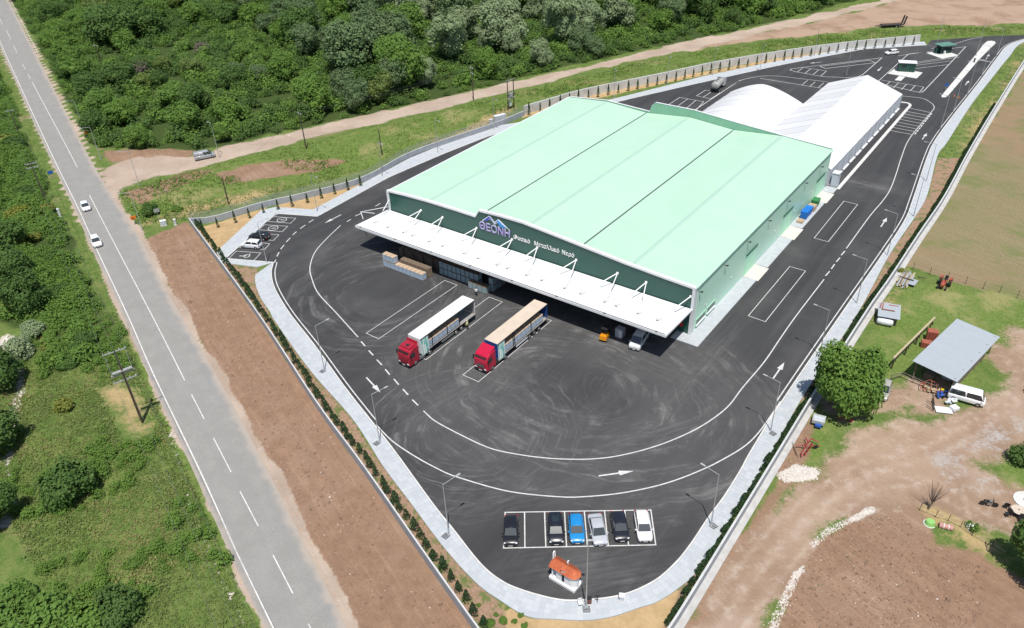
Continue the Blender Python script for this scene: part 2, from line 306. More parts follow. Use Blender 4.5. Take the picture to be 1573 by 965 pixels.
# dry stream gully at the far left
gul = [(-84.29,106.92),(-80.33,102.12),(-76.81,96.80),(-74.15,89.64),(-71.92,83.84),(-68.19,75.96),(-63.92,66.81)]
gd = pdist(GP, resample(gul, 2)); gz -= .9 * np.exp(-(gd / 2.6) ** 2); W['white'] = np.maximum(W['white'], np.clip(.9 - gd / 2.2 + wob * .2, 0, .85))
gd2 = pdist(GP, resample([(-48.38,82.36),(-45.01,75.79),(-41.43,68.72),(-36.92,61.39),(-33.26,55.79),(-29.96,50.74)], 2)); W['white'] = np.maximum(W['white'], np.clip(.8 - gd2 / .9 + wob * .1, 0, .6))
W['dry'] *= .84
W['rut'] = np.zeros(len(GP))
for tr_ in ([(17.71,46.96),(24.99,55.25),(32.73,62.30),(43.18,69.15),(55.23,72.88),(73.69,84.23)], [(19.92,46.49),(26.53,53.62),(33.95,60.27),(43.36,66.59),(50.22,65.87),(53.44,61.36),(57.61,55.49)], [(42.57,72.93),(53.00,77.30),(59.79,76.87),(70.23,83.01),(77.16,88.53)]):
    d_ = pdist(GP, resample(tr_, 2)); W['rut'] = np.maximum(W['rut'], np.clip(1 - np.abs(d_ - .95) / .5, 0, 1))
nx, ny = len(gx), len(gy)
GZ2 = gz.reshape(ny, nx)
def gh(P):
    P = np.atleast_2d(P); i = np.clip(np.searchsorted(gx, P[:, 0]) - 1, 0, nx - 2); j = np.clip(np.searchsorted(gy, P[:, 1]) - 1, 0, ny - 2)
    fx = (P[:, 0] - gx[i]) / (gx[i + 1] - gx[i]); fy = (P[:, 1] - gy[j]) / (gy[j + 1] - gy[j])
    return (GZ2[j, i] * (1 - fx) + GZ2[j, i + 1] * fx) * (1 - fy) + (GZ2[j + 1, i] * (1 - fx) + GZ2[j + 1, i + 1] * fx) * fy
idx = np.arange(nx * ny).reshape(ny, nx)
GF = np.stack([idx[:-1, :-1].ravel(), idx[:-1, 1:].ravel(), idx[1:, 1:].ravel(), idx[1:, :-1].ravel()], 1)
mg, t, b = nt('ground')
pos = geopos(t)
n1 = noise(t, pos, .09, 6, .65); n2 = noise(t, pos, .5, 6, .7); n3 = noise(t, pos, 2.6, 5, .7); n4 = noise(t, pos, .025, 3, .5)
def attr(k):
    n = t.nodes.new('ShaderNodeAttribute'); n.attribute_name = k; return n.outputs['Fac']
def mask(k, amp=.5, lo=.35, hi=.65):
    a = mth(t, 'MULTIPLY', mth(t, 'SUBTRACT', n2, .5), amp); a = mth(t, 'ADD', a, mth(t, 'MULTIPLY', mth(t, 'SUBTRACT', n3, .5), amp * .8))
    return ramp(t, mth(t, 'ADD', attr(k), a), lo, hi)
def two(c1, c2, f, lo=.35, hi=.65): return mixc(t, ramp(t, f, lo, hi), c1, c2)
col = two((.075, .135, .028), (.14, .18, .05), n2)
col = mixc(t, ramp(t, n1, .56, .7), col, two((.27, .23, .12), (.19, .17, .08), n3))
mp = t.nodes.new('ShaderNodeMapping'); mp.inputs['Rotation'].default_value = (0, 0, R(-32)); t.links.new(pos, mp.inputs['Vector']); furf = ramp(t, noise(t, vscale(t, mp.outputs[0], (1.5, .06, 1)), 1.0, 6, .7), .35, .65)
fcol = mixc(t, ramp(t, n3, .38, .66), (.235, .185, .11), (.15, .15, .065)); fcol = mixc(t, mth(t, 'MULTIPLY', ramp(t, n4, .42, .6), .7), fcol, (.25, .165, .105))
fcol = mixc(t, mth(t, 'MULTIPLY', furf, .3), fcol, (.30, .24, .15)); fcol = mixc(t, mth(t, 'MULTIPLY', ramp(t, n1, .48, .66), .75), fcol, (.135, .165, .055))
n5 = noise(t, pos, 7.0, 4, .75)
col = mixc(t, mth(t, 'MULTIPLY', ramp(t, n5, .5, .7), .6), col, (.05, .085, .02)); col = mixc(t, mth(t, 'MULTIPLY', ramp(t, n5, .5, .32), .5), col, (.24, .24, .10))
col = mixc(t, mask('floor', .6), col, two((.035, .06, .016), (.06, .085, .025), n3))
col = mixc(t, mask('field', .3), col, fcol)
gcol = mixc(t, ramp(t, n3, .3, .7), (.085, .15, .028), (.17, .215, .06)); gcol = mixc(t, ramp(t, n1, .50, .66), gcol, (.25, .24, .10))
gcol = mixc(t, mth(t, 'MULTIPLY', ramp(t, n5, .48, .68), .5), gcol, (.06, .105, .022))
col = mixc(t, mask('grass', .7), col, gcol)
col = mixc(t, mask('dry', .8), col, two((.42, .32, .15), (.30, .22, .12), n3))
scol = two((.305, .192, .126), (.245, .15, .097), n2); scol = mixc(t, ramp(t, n1, .45, .75), scol, (.33, .225, .16)); scol = mixc(t, mth(t, 'MULTIPLY', ramp(t, n5, .5, .68), .5), scol, (.17, .105, .07))
scol = mixc(t, mth(t, 'MULTIPLY', furf, .35), scol, (.18, .115, .078)); scol = mixc(t, ramp(t, n3, .60, .72), scol, (.36, .275, .215))
col = mixc(t, mask('soil', .5), col, scol)
col = mixc(t, mask('pink', .6), col, mixc(t, ramp(t, n1, .45, .65), (.36, .255, .185), (.27, .18, .125)))
dcol = two((.43, .345, .275), (.345, .268, .21), n1); dcol = mixc(t, ramp(t, n3, .55, .75), dcol, (.36, .26, .19)); dcol = mixc(t, ramp(t, n2, .58, .75), dcol, (.52, .44, .38))
tcol = mixc(t, ramp(t, n1, .4, .62), (.335, .24, .172), (.265, .178, .122)); tcol = mixc(t, ramp(t, n2, .5, .72), tcol, (.40, .315, .25)); tcol = mixc(t, mth(t, 'MULTIPLY', ramp(t, n3, .5, .7), .6), tcol, (.24, .165, .115)); tcol = mixc(t, ramp(t, n4, .5, .62), tcol, (.38, .295, .23))
tcol = mixc(t, mth(t, 'MULTIPLY', mth(t, 'MULTIPLY', attr('rut'), ramp(t, n2, .3, .6)), .6), tcol, (.43, .345, .275))
col = mixc(t, mask('track', 1.0, .3, .7), col, tcol)
col = mixc(t, mask('dust', .6), col, dcol)
col = mixc(t, mask('gravel', 1.1, .55, 1.0), col, two((.33, .305, .285), (.39, .36, .335), n3))
col = mixc(t, mask('bed', .15), col, mixc(t, ramp(t, n2, .5, .62), two((.33, .22, .15), (.25, .16, .11), n3), (.12, .15, .05)))
col = mixc(t, mask('sand', .2), col, two((.45, .32, .17), (.36, .25, .13), n2))
col = mixc(t, mask('white', 1.0, .45, .62), col, two((.62, .57, .52), (.42, .37, .32), n3))
t.links.new(col, b.inputs['Base Color']); b.inputs['Roughness'].default_value = .95; b.inputs['Specular IOR Level'].default_value = .1
hh = mth(t, 'ADD', mth(t, 'MULTIPLY', n3, .5), n2); hh = mth(t, 'ADD', hh, mth(t, 'MULTIPLY', mth(t, 'MULTIPLY', furf, attr('soil')), .6))
bump(t, b, hh, .55, .25)
ground = bulk('ground', np.column_stack([GP, gz]), GF, mg); tag(ground, kind='structure')
for k, v in W.items(): ground.data.attributes.new(k, 'FLOAT', 'POINT').data.foreach_set('value', v.astype(np.float32))
ground.data.polygons.foreach_set('use_smooth', [True] * len(GF))

# ---- asphalt yard with swirling tyre dust
ma, t, b = nt('yard_asphalt'); pos = geopos(t)
sep = t.nodes.new('ShaderNodeSeparateXYZ'); t.links.new(pos, sep.inputs[0])
def polar(cx0, cy0, kr, ka, r0, r1, sx=1.0, rot=0.0):
    dx = mth(t, 'SUBTRACT', sep.outputs[0], cx0); dy = mth(t, 'SUBTRACT', sep.outputs[1], cy0)
    c, s = math.cos(rot), math.sin(rot)
    ex = mth(t, 'MULTIPLY', mth(t, 'ADD', mth(t, 'MULTIPLY', dx, c), mth(t, 'MULTIPLY', dy, s)), sx); ey = mth(t, 'SUBTRACT', mth(t, 'MULTIPLY', dy, c), mth(t, 'MULTIPLY', dx, s))
    r = mth(t, 'SQRT', mth(t, 'ADD', mth(t, 'MULTIPLY', ex, ex), mth(t, 'MULTIPLY', ey, ey))); a = mth(t, 'ARCTAN2', ey, ex)
    r = mth(t, 'ADD', r, mth(t, 'MULTIPLY', noise(t, pos, .12, 2), 3.0))
    cmb = t.nodes.new('ShaderNodeCombineXYZ'); t.links.new(mth(t, 'MULTIPLY', r, kr), cmb.inputs[0]); t.links.new(mth(t, 'MULTIPLY', a, ka), cmb.inputs[1])
    f = noise(t, cmb.outputs[0], 1.0, 7, .72)
    m = mth(t, 'MULTIPLY', ramp(t, r, r0 * .4, r0), mth(t, 'SUBTRACT', 1.0, ramp(t, r, r1 * .75, r1)))
    return f, m
c1 = (8.47,88.64); c2 = (-22.34,116.19); c3 = (-6.60,79.74); c4 = (18.62,86.46)
f1, m1 = polar(c1[0], c1[1], .75, .9, 10, 27, .7, TH); f5, m5 = polar(c1[0], c1[1], 2.4, 1.1, 13, 26, .72, TH); f2, m2 = polar(c2[0], c2[1], .8, .9, 12, 26); f3, m3 = polar(c3[0], c3[1], 1.9, 1.4, 9, 20); f4, m4 = polar(c4[0], c4[1], 2.2, 1.6, 7, 16, .85, TH + .6)
patch = ramp(t, noise(t, pos, .16, 4, .7), .38, .62)
pu = t.nodes.new('ShaderNodeMapping'); pu.vector_type = 'TEXTURE'; pu.inputs['Rotation'].default_value = (0, 0, TH); t.links.new(pos, pu.inputs['Vector'])
lin = noise(t, vscale(t, pu.outputs[0], (.9, .035, 1)), 1.0, 6, .65)
lin2 = noise(t, vscale(t, pu.outputs[0], (.3, .012, 1)), 1.0, 3, .6)
fine = noise(t, pos, 9, 4, .8); big = noise(t, pos, .05, 4, .6); mid = noise(t, pos, .35, 5, .7)
wear = mth(t, 'MULTIPLY', mth(t, 'MULTIPLY', ramp(t, f1, .45, .68), m1), patch)
wear = mth(t, 'MAXIMUM', wear, mth(t, 'MULTIPLY', mth(t, 'MULTIPLY', ramp(t, f5, .54, .72), m5), .75))
def dustspot(c, rot, a, b_, s):
    dx = mth(t, 'SUBTRACT', sep.outputs[0], c[0]); dy = mth(t, 'SUBTRACT', sep.outputs[1], c[1]); co, si = math.cos(rot), math.sin(rot)
    ex = mth(t, 'DIVIDE', mth(t, 'ADD', mth(t, 'MULTIPLY', dx, co), mth(t, 'MULTIPLY', dy, si)), a); ey = mth(t, 'DIVIDE', mth(t, 'SUBTRACT', mth(t, 'MULTIPLY', dy, co), mth(t, 'MULTIPLY', dx, si)), b_)
    r2 = mth(t, 'ADD', mth(t, 'MULTIPLY', ex, ex), mth(t, 'MULTIPLY', ey, ey)); g = mth(t, 'EXPONENT', mth(t, 'MULTIPLY', r2, -1.0))
    cm = t.nodes.new('ShaderNodeCombineXYZ'); t.links.new(mth(t, 'MULTIPLY', ex, a * .12), cm.inputs[0]); t.links.new(mth(t, 'MULTIPLY', ey, b_ * 1.6), cm.inputs[1])
    return mth(t, 'MULTIPLY', mth(t, 'MULTIPLY', g, ramp(t, noise(t, cm.outputs[0], 1.0, 6, .75), .36, .68)), s)
for sp in (((77.82,151.29), TH, 6.5, 1.6, 1.1), ((27.49,90.42), TH + R(90), 9, 2.4, .8), ((19.00,78.14), TH + R(60), 9, 3.0, .7), ((11.16,54.40), .2, 7, 2.0, .6), ((-33.57,135.89), R(60), 10, 2.5, .5), ((78.65,224.61), TH, 8, 3, .6), ((21.57,92.42), TH, 10, 4, .5), ((-9.59,86.87), TH + R(80), 9, 4, .55), ((-2.99,87.90), TH + R(95), 7, 2.5, .6), ((0.14,67.45), R(15), 14, 2.5, .45), ((7.11,56.79), R(10), 9, 3, .45)): wear = mth(t, 'MAXIMUM', wear, mth(t, 'MULTIPLY', dustspot(*sp), .75))
wear = mth(t, 'MAXIMUM', wear, mth(t, 'MULTIPLY', mth(t, 'MULTIPLY', ramp(t, f4, .5, .74), m4), .25))
wear = mth(t, 'MAXIMUM', wear, mth(t, 'MULTIPLY', mth(t, 'MULTIPLY', ramp(t, f2, .46, .76), m2), .65))
wear = mth(t, 'MAXIMUM', wear, mth(t, 'MULTIPLY', mth(t, 'MULTIPLY', ramp(t, f3, .48, .75), m3), .8))
base = mixc(t, ramp(t, lin2, .3, .7), (.034, .034, .036), (.050, .050, .051))
base = mixc(t, mth(t, 'MULTIPLY', ramp(t, lin, .5, .75), .55), base, (.072, .072, .071))
base = mixc(t, mth(t, 'MULTIPLY', ramp(t, big, .5, .72), .5), base, (.10, .099, .097))
base = mixc(t, mth(t, 'MULTIPLY', mth(t, 'MULTIPLY', wear, .95), ramp(t, mid, .2, .65)), base, (.25, .246, .238))
base = mixc(t, mth(t, 'MULTIPLY', m1, .3), base, (.10, .098, .096))
base = mixc(t, mth(t, 'MULTIPLY', fine, .25), base, (.085, .085, .085))
t.links.new(base, b.inputs['Base Color']); b.inputs['Roughness'].default_value = .85; b.inputs['Specular IOR Level'].default_value = .25
bump(t, b, fine, .15, .02)
o = MB().sheet(yard_poly, .015).build('asphalt_yard', ma, fixn=True)
bm = bmesh.new(); bm.from_mesh(o.data); bmesh.ops.triangulate(bm, faces=bm.faces[:]); bm.to_mesh(o.data); bm.free()
tag(o, kind='structure')

# ---- main road
mr, t, b = nt('road_asphalt'); pos = geopos(t)
rp = t.nodes.new('ShaderNodeMapping'); rp.vector_type = 'TEXTURE'; rp.inputs['Rotation'].default_value = (0, 0, R(31)); t.links.new(pos, rp.inputs['Vector'])
a1 = noise(t, pos, .35, 5, .65); a2 = noise(t, pos, 6, 5, .8); a3 = noise(t, vscale(t, rp.outputs[0], (1.0, .03, 1)), 1.0, 5, .65)
cb = mixc(t, ramp(t, a1, .35, .65), (.25, .24, .222), (.28, .27, .25)); cb = mixc(t, ramp(t, a2, .48, .66), cb, (.205, .20, .193)); cb = mixc(t, mth(t, 'MULTIPLY', ramp(t, noise(t, pos, 2.2, 4, .8), .55, .7), .5), cb, (.31, .303, .288)); cb = mixc(t, mth(t, 'MULTIPLY', ramp(t, a3, .45, .7), .6), cb, (.235, .233, .23))
ed = t.nodes.new('ShaderNodeAttribute'); ed.attribute_name = 'edge'
cb = mixc(t, mth(t, 'MULTIPLY', ramp(t, mth(t, 'ADD', ed.outputs['Fac'], mth(t, 'MULTIPLY', mth(t, 'SUBTRACT', a1, .5), .5)), .72, .98), .8), cb, (.37, .315, .265))
t.links.new(cb, b.inputs['Base Color']); b.inputs['Roughness'].default_value = .9; b.inputs['Specular IOR Level'].default_value = .2; bump(t, b, a2, .15, .02)
L_, R_ = offset(resample(ROAD_L, 3), -.75), resample(ROAD_R, 3)
# pair both edges, seven points across so that dust can fade in from the shoulders
near = [R_[np.argmin(((R_ - p) ** 2).sum(1))] for p in L_]
V = []; E = []
for p, q_ in zip(L_, near):
    for k in range(9):
        f = k / 8; V.append((*(p * (1 - f) + q_ * f), .02)); E.append(abs(2 * f - 1) if f > .5 else abs(2 * f - 1) * .92)
F = [(i * 9 + k, i * 9 + k + 1, (i + 1) * 9 + k + 1, (i + 1) * 9 + k) for i in range(len(L_) - 1) for k in range(8)]
road = bulk('main_road', np.array(V), np.array(F), mr); tag(road, kind='structure')
road.data.attributes.new('edge', 'FLOAT', 'POINT').data.foreach_set('value', np.array(E, np.float32))

# ---- painted lines
mw = mat('white_road_paint', (.60, .60, .585), (.47, .47, .455), 1.6, .7, world_pos=True)
mwr = mat('worn_road_paint', (.66, .65, .62), (.46, .45, .43), 1.4, .8, world_pos=True)
def line(name, pts, w=.15, z=.026, m=None, smooth=False, parent=None, closed=False):
    if closed: pts = list(pts) + [pts[0]]
    mb = MB()
    if smooth: ribbon(mb, resample(pts, 1.0), -w / 2, w / 2, z)
    else:
        for a, c in zip(pts, pts[1:]):
            d = np.array(c) - np.array(a); l = np.hypot(*d); d /= l; nn = np.array([-d[1], d[0]]) * w / 2; e = d * w / 2
            a_, c_ = np.array(a) - e, np.array(c) + e
            mb.add([(*(a_ - nn), z), (*(c_ - nn), z), (*(c_ + nn), z), (*(a_ + nn), z)], [(0, 1, 2, 3)]); z += .0004
    o = mb.build(name, m or mw, parent); 
    if parent is None: tag(o, kind='structure')
    return o
rd = MB(); rl = resample(ROAD_L, 3)
line('edge_line', rl, .16, .028, mwr, True)
line('edge_line', offset(resample(ROAD_R, 3), .75)[:int(len(resample(ROAD_R, 3)) * .56)], .12, .028, mwr, True)
cl = resample(ROAD_C, 1)
for a, c in zip([(-152.59,255.22),(-94.65,163.64)], [(-105.01,180.65),(-50.05,93.48)]):
    i, j = [int(np.argmin(((cl - np.array(p)) ** 2).sum(1))) for p in (a, c)]; line('centre_line', cl[min(i, j):max(i, j) + 1], .14, .028, mwr, True)
for a, c in zip([(-232.55,382.26),(-214.25,352.58),(-199.80,330.10),(-184.01,304.88),(-167.52,278.39),(-158.79,264.92),(-47.85,89.92),(-41.71,80.18),(-35.31,69.95),(-28.74,59.69),(-22.87,50.47)], [(-224.02,368.95),(-207.12,341.07),(-189.85,314.33),(-177.25,293.98),(-162.41,270.66),(-154.99,258.98),(-44.30,84.34),(-37.47,73.55),(-31.63,64.25),(-25.39,54.44),(-19.93,45.83)]):
    line('centre_dash', [a, c], .13, .028, mwr)
line('loop_line', [(-34.31,143.13),(-36.20,137.48),(-37.50,132.16),(-37.37,126.44),(-36.23,122.20),(-34.06,116.91),(-29.93,110.55),(-25.06,102.94)], .17, smooth=True)
line('loop_line', [(-13.11,84.05),(-11.22,81.66),(-6.75,78.03),(-3.40,75.75),(0.37,74.40),(3.57,73.63),(6.76,73.20),(10.00,73.10),(13.29,73.50),(17.83,74.80),(22.15,76.74),(25.79,78.97),(29.54,82.16),(32.69,86.15),(37.49,91.90),(41.96,98.02),(46.35,103.92),(54.55,114.42)], .17, smooth=True)
line('lane_line', [(62.41,124.82),(71.72,137.11),(77.15,143.76),(80.94,148.99),(85.36,156.33),(90.52,165.34),(97.15,176.08),(108.21,190.33),(112.18,195.42),(113.41,197.82),(113.84,200.37),(113.28,204.03),(110.51,205.76),(108.66,206.73)], .17, smooth=True)
line('ring_line', [(-19.49,81.48),(-16.83,78.01),(-13.20,74.63),(-9.81,72.04),(-8.28,71.10),(-3.41,68.83),(0.14,67.66),(5.21,66.76),(8.26,66.66),(12.38,66.97),(16.61,67.81),(19.92,68.88),(23.22,70.33),(25.79,71.69),(29.68,74.20),(32.72,77.21),(37.11,82.79)], .17, smooth=True)
ks = resample(KERB, 1.0)
i1 = int(np.argmin(((ks - np.array((-19.45,81.15))) ** 2).sum(1))); i2 = int(np.argmin(((ks - np.array((37.20,82.78))) ** 2).sum(1)))
line('kerb_line', offset(ks[:i1], .55), .17, .026, None, True); line('kerb_line', offset(ks[i2:], .55), .17, .026, None, True)
zl = lambda L, s, bx, by: None
for a, c in zip([(-24.33,101.57),(-22.76,99.02),(-21.19,96.53),(-19.60,93.99),(-18.03,91.51),(-16.44,89.00),(-14.84,86.51),(55.29,115.64),(57.13,117.90),(58.88,120.24),(60.63,122.52),(-40.51,146.24),(-41.75,143.85),(-42.97,141.03),(-43.68,138.37),(-44.27,135.55),(-44.58,132.60),(-44.55,129.70),(-33.19,144.75),(-31.86,147.14),(-28.13,151.49)],
                [(-23.59,100.40),(-22.01,97.87),(-20.36,95.28),(-18.87,92.76),(-17.27,90.28),(-15.65,87.80),(-14.03,85.37),(56.44,116.98),(58.16,119.27),(59.96,121.52),(61.74,123.84),(-41.14,145.08),(-42.41,142.43),(-43.42,139.78),(-44.07,136.91),(-44.54,133.97),(-44.63,131.19),(-44.54,128.76),(-32.63,145.59),(-30.90,148.11),(-27.38,152.62)]):
    line('lane_dash', [a, c], .2)
def arrow(tail, tip, k=1.0, m=None):
    a, c = np.array(tail), np.array(tip); d = c - a; l = np.hypot(*d); d /= l; n = np.array([-d[1], d[0]])
    h = c - d * l * .42; w, hw = .11 * k, .42 * k
    P = [a - n * w, h - n * w, h - n * hw, c, h + n * hw, h + n * w, a + n * w]
    tag(MB().sheet([tuple(p) for p in P], .027).build('lane_arrow', m or mw, fixn=True), kind='structure')
for a, c in zip([(-22.30,92.27),(10.08,70.03),(37.64,87.91),(72.07,132.60),(99.95,175.42),(129.58,213.32),(148.03,236.90),(114.50,233.12),(-35.00,148.04),(99.00,240.60)], [(-19.74,88.53),(14.64,70.63),(40.42,91.58),(74.83,136.30),(102.81,179.13),(132.52,216.97),(151.28,241.29),(111.58,229.15),(-37.78,144.41),(94.90,239.80)]): arrow(a, c)
def bay(u0, u1, w0, w1): line('bay_marking', [BF(*p)[:2] for p in ((u0, w0), (u1, w0), (u1, w1), (u0, w1))], .1, closed=True)
bay(-43.6, -40.75, -28.4, -8.7); bay(-33.5, -30.65, -28.3, -8.7); bay(-23.45, -20.5, -28.05, -8.75)
line('bay_marking', [(38.54,104.25),(40.76,102.37),(52.36,117.48),(50.14,119.27)], .11, closed=True)
line('bay_marking', [(58.01,129.31),(60.07,127.63),(71.52,142.59),(69.38,144.36)], .11, closed=True)
line('car_bay_frame', [(-1.85,64.68),(15.67,64.09),(15.34,58.88),(-2.11,59.34)], .14, closed=True)
for a, c in zip([(0.50,64.59),(2.91,64.52),(5.31,64.44),(7.69,64.37),(10.12,64.28),(12.54,64.20)], [(0.34,59.28),(2.75,59.22),(5.13,59.15),(7.53,59.09),(9.91,59.02),(12.23,58.96)]): line('car_bay_divider', [a, c], .14, .0275)
for p in ([(-49.40,148.49),(-44.35,147.29),(-44.99,145.00),(-50.02,146.35)], [(-50.34,144.82),(-45.30,143.71),(-45.90,141.41),(-51.01,142.68)], [(-51.11,141.27),(-46.27,140.04),(-46.83,137.67),(-51.84,138.99)], [(-51.95,137.91),(-47.22,136.35),(-47.75,134.09),(-52.96,135.37)], [(-53.21,133.92),(-48.14,132.75),(-48.76,129.81),(-53.87,131.05)]):
    line('car_bay_frame', p, .12, closed=True)
def ring_mark(c, r, rz):
    mb = MB(); n = 28
    for k in range(n):
        a, d = 2 * math.pi * k / n, 2 * math.pi * (k + 1) / n
        mb.add([(r * math.cos(a), r * math.sin(a), 0), (r * math.cos(d), r * math.sin(d), 0), ((r - .13) * math.cos(d), (r - .13) * math.sin(d), 0), ((r - .13) * math.cos(a), (r - .13) * math.sin(a), 0)], [(0, 1, 2, 3)])
    wheel_mark(mb, .62)
    tag(mb.build('disabled_bay_mark', mw, loc=(c[0], c[1], .027), rz=rz), kind='structure')
def wheel_mark(mb, s):
    def st(a, c, w):
        a, c = np.array(a) * s, np.array(c) * s; d = (c - a) / np.hypot(*(c - a)); n = np.array([-d[1], d[0]]) * w * s / 2
        mb.add([(*(a - n), 0), (*(c - n), 0), (*(c + n), 0), (*(a + n), 0)], [(0, 1, 2, 3)])
    st((-.15, .55), (-.05, -.1), .22); st((-.08, .15), (.3, .15), .16); st((-.05, -.05), (.4, -.05), .18); st((.38, -.02), (.55, -.55), .18); st((.5, -.5), (.75, -.45), .16)
    for k in range(14):
        a, d = R(130 + k * 17), R(130 + (k + 1) * 17); q = lambda t_, r: (s * r * math.cos(t_), s * (r * math.sin(t_) - .3), 0)
        mb.add([q(a, .5), q(d, .5), q(d, .36), q(a, .36)], [(0, 1, 2, 3)])
    n = 8; mb.add([(s * (-.17 + .13 * math.cos(2 * math.pi * k / n)), s * (.75 + .13 * math.sin(2 * math.pi * k / n)), 0) for k in range(n)], [tuple(range(n))])
ring_mark((-47.18,146.77), 1.05, R(75)); ring_mark((-48.16,143.11), 1.05, R(75))
mb = MB(); wheel_mark(mb, 1.25); p = (-50.95,131.84); tag(mb.build('disabled_bay_mark', mw, loc=(p[0], p[1], .027), rz=R(75)), kind='structure')
# far end of the yard
for p in ([(127.87,245.04),(148.70,250.42),(116.59,210.16),(115.41,209.01),(114.52,209.02),(107.49,218.15),(107.37,219.20)], [(87.06,233.76),(87.91,234.98),(91.55,235.94),(118.43,242.32),(106.30,226.79),(104.06,224.81),(101.36,224.25),(94.55,226.03),(88.10,231.94)], [(96.95,236.24),(97.87,233.87),(114.38,237.53),(113.74,240.30)]): line('island_marking', p, .2, closed=True)
line('bay_row', [(109.29,220.77),(117.96,213.21)], .16)
for a, c in zip([(110.96,219.13),(112.69,217.55),(114.36,216.18),(116.10,214.58),(117.96,213.21)], [(107.81,215.01),(109.49,213.49),(111.14,211.93),(112.90,210.49),(114.76,209.04)]): line('bay_divider', [a, c], .16)
for a, c in zip([(88.66,231.80),(90.45,230.23),(92.40,228.78),(93.89,226.89)], [(91.78,235.91),(93.71,234.61),(95.51,233.00),(97.22,231.42)]): line('bay_divider', [a, c], .16)
line('bay_row', [(91.78,235.91),(97.22,231.42)], .16)
line('lane_line', [(61.87,216.08),(69.31,225.29),(72.83,227.63),(76.72,229.13),(80.53,228.91),(83.59,227.58),(93.82,221.26)], .17, smooth=True); line('lane_line', [(76.15,227.17),(91.48,214.82)], .18)
for a, c in zip([(85.74,219.34),(87.67,218.06),(89.53,216.56)], [(88.76,223.33),(90.48,221.79),(92.39,220.42)]): line('bay_divider', [a, c], .16)
line('bay_frame', [(45.14,207.37),(49.47,213.15),(55.23,208.84),(51.79,202.56)], .16, closed=True); line('bay_frame', [(54.38,213.92),(58.04,218.64),(61.37,215.56),(57.70,210.94)], .16, closed=True)
for a, c in zip([(47.26,205.76),(49.49,204.16),(55.89,212.53)], [(51.47,211.76),(53.38,210.23),(59.57,217.26)]): line('bay_divider', [a, c], .16)
line('lane_line', [(51.07,202.13),(69.92,226.15)], .2)
for a, c in zip([(106.71,196.98),(104.89,194.63),(103.54,192.81),(102.07,190.94),(100.68,189.23),(99.28,187.46),(97.90,185.71),(96.53,183.99),(95.06,182.00)], [(110.35,193.00),(108.60,191.05),(107.28,189.38),(105.83,187.60),(104.47,185.80),(102.97,183.91),(101.70,182.24),(100.50,180.51),(99.15,178.69)]): line('hatch_stripe', [a, c], .16)
for k in range(9):
    a, c = np.array((110.25,192.42)), np.array((99.26,178.24)); p = a + (c - a) * k / 9; q_ = a + (c - a) * (k + .55) / 9; line('short_dash', [tuple(p), tuple(q_)], .28)
for p in ([(125.44,234.92),(141.03,239.60)], [(124.19,233.05),(137.37,236.26)], [(123.45,230.14),(134.36,232.57)], [(123.54,235.54),(140.98,240.69)]): line('hatch_stripe', p, .16)
line('lane_line', [(137.24,249.83),(145.73,253.55),(154.24,258.62),(159.59,260.64)], .17, smooth=True); line('lane_line', [(134.58,246.83),(124.12,243.63)], .16); line('stop_line', [(145.17,236.00),(147.82,233.17)], .35)

# ---- kerbs, footway with paving slabs
mslab, t, b = nt('paving_slab'); pos = geopos(t); oi = t.nodes.new('ShaderNodeObjectInfo').outputs['Random']
at = t.nodes.new('ShaderNodeAttribute'); at.attribute_name = 'tint'
rr = mth(t, 'FRACT', mth(t, 'ADD', mth(t, 'MULTIPLY', oi, 7.3), at.outputs['Fac']))
cc = mixc(t, rr, (.385, .415, .44), (.465, .49, .508)); cc = mixc(t, mth(t, 'MULTIPLY', noise(t, pos, 1.2, 5, .7), .35), cc, (.37, .38, .39))
t.links.new(cc, b.inputs['Base Color']); b.inputs['Roughness'].default_value = .85
mmort = mat('mortar', (.385, .41, .432), (.36, .385, .405), 4, .9, world_pos=True)
mkerb = mat('kerb_concrete', (.60, .595, .57), (.50, .49, .47), 1.2, .85, world_pos=True)
mfar, t, b = nt('paving_far'); pos = geopos(t)
bt = t.nodes.new('ShaderNodeTexBrick'); bt.offset = 0; bt.inputs['Scale'].default_value = 1.0
pr = t.nodes.new('ShaderNodeMapping'); pr.inputs['Rotation'].default_value = (0, 0, -TH); t.links.new(pos, pr.inputs['Vector']); t.links.new(pr.outputs[0], bt.inputs['Vector'])
bt.inputs['Brick Width'].default_value = .6; bt.inputs['Row Height'].default_value = .6; bt.inputs['Mortar Size'].default_value = .018
bt.inputs['Color1'].default_value = (.39, .42, .445, 1); bt.inputs['Color2'].default_value = (.455, .48, .497, 1); bt.inputs['Mortar'].default_value = (.33, .352, .37, 1)
t.links.new(mixc(t, mth(t, 'MULTIPLY', noise(t, pos, .6, 5, .7), .3), bt.outputs['Color'], (.37, .38, .39)), b.inputs['Base Color']); b.inputs['Roughness'].default_value = .85
def pair(inner, outer):
    j = 0; js = []
    for p in inner:
        seg = outer[j:j + 60]; j += int(np.argmin(((seg - p) ** 2).sum(1))); js.append(float(j))
    w_ = 41; js = np.convolve(np.pad(js, w_ // 2, mode='edge'), np.ones(w_) / w_, 'valid')
    return np.stack([np.interp(js, np.arange(len(outer)), outer[:, c_]) for c_ in (0, 1)], 1)
ki = offset(kerb, -.22)
wo = pair(ki, walk_o)
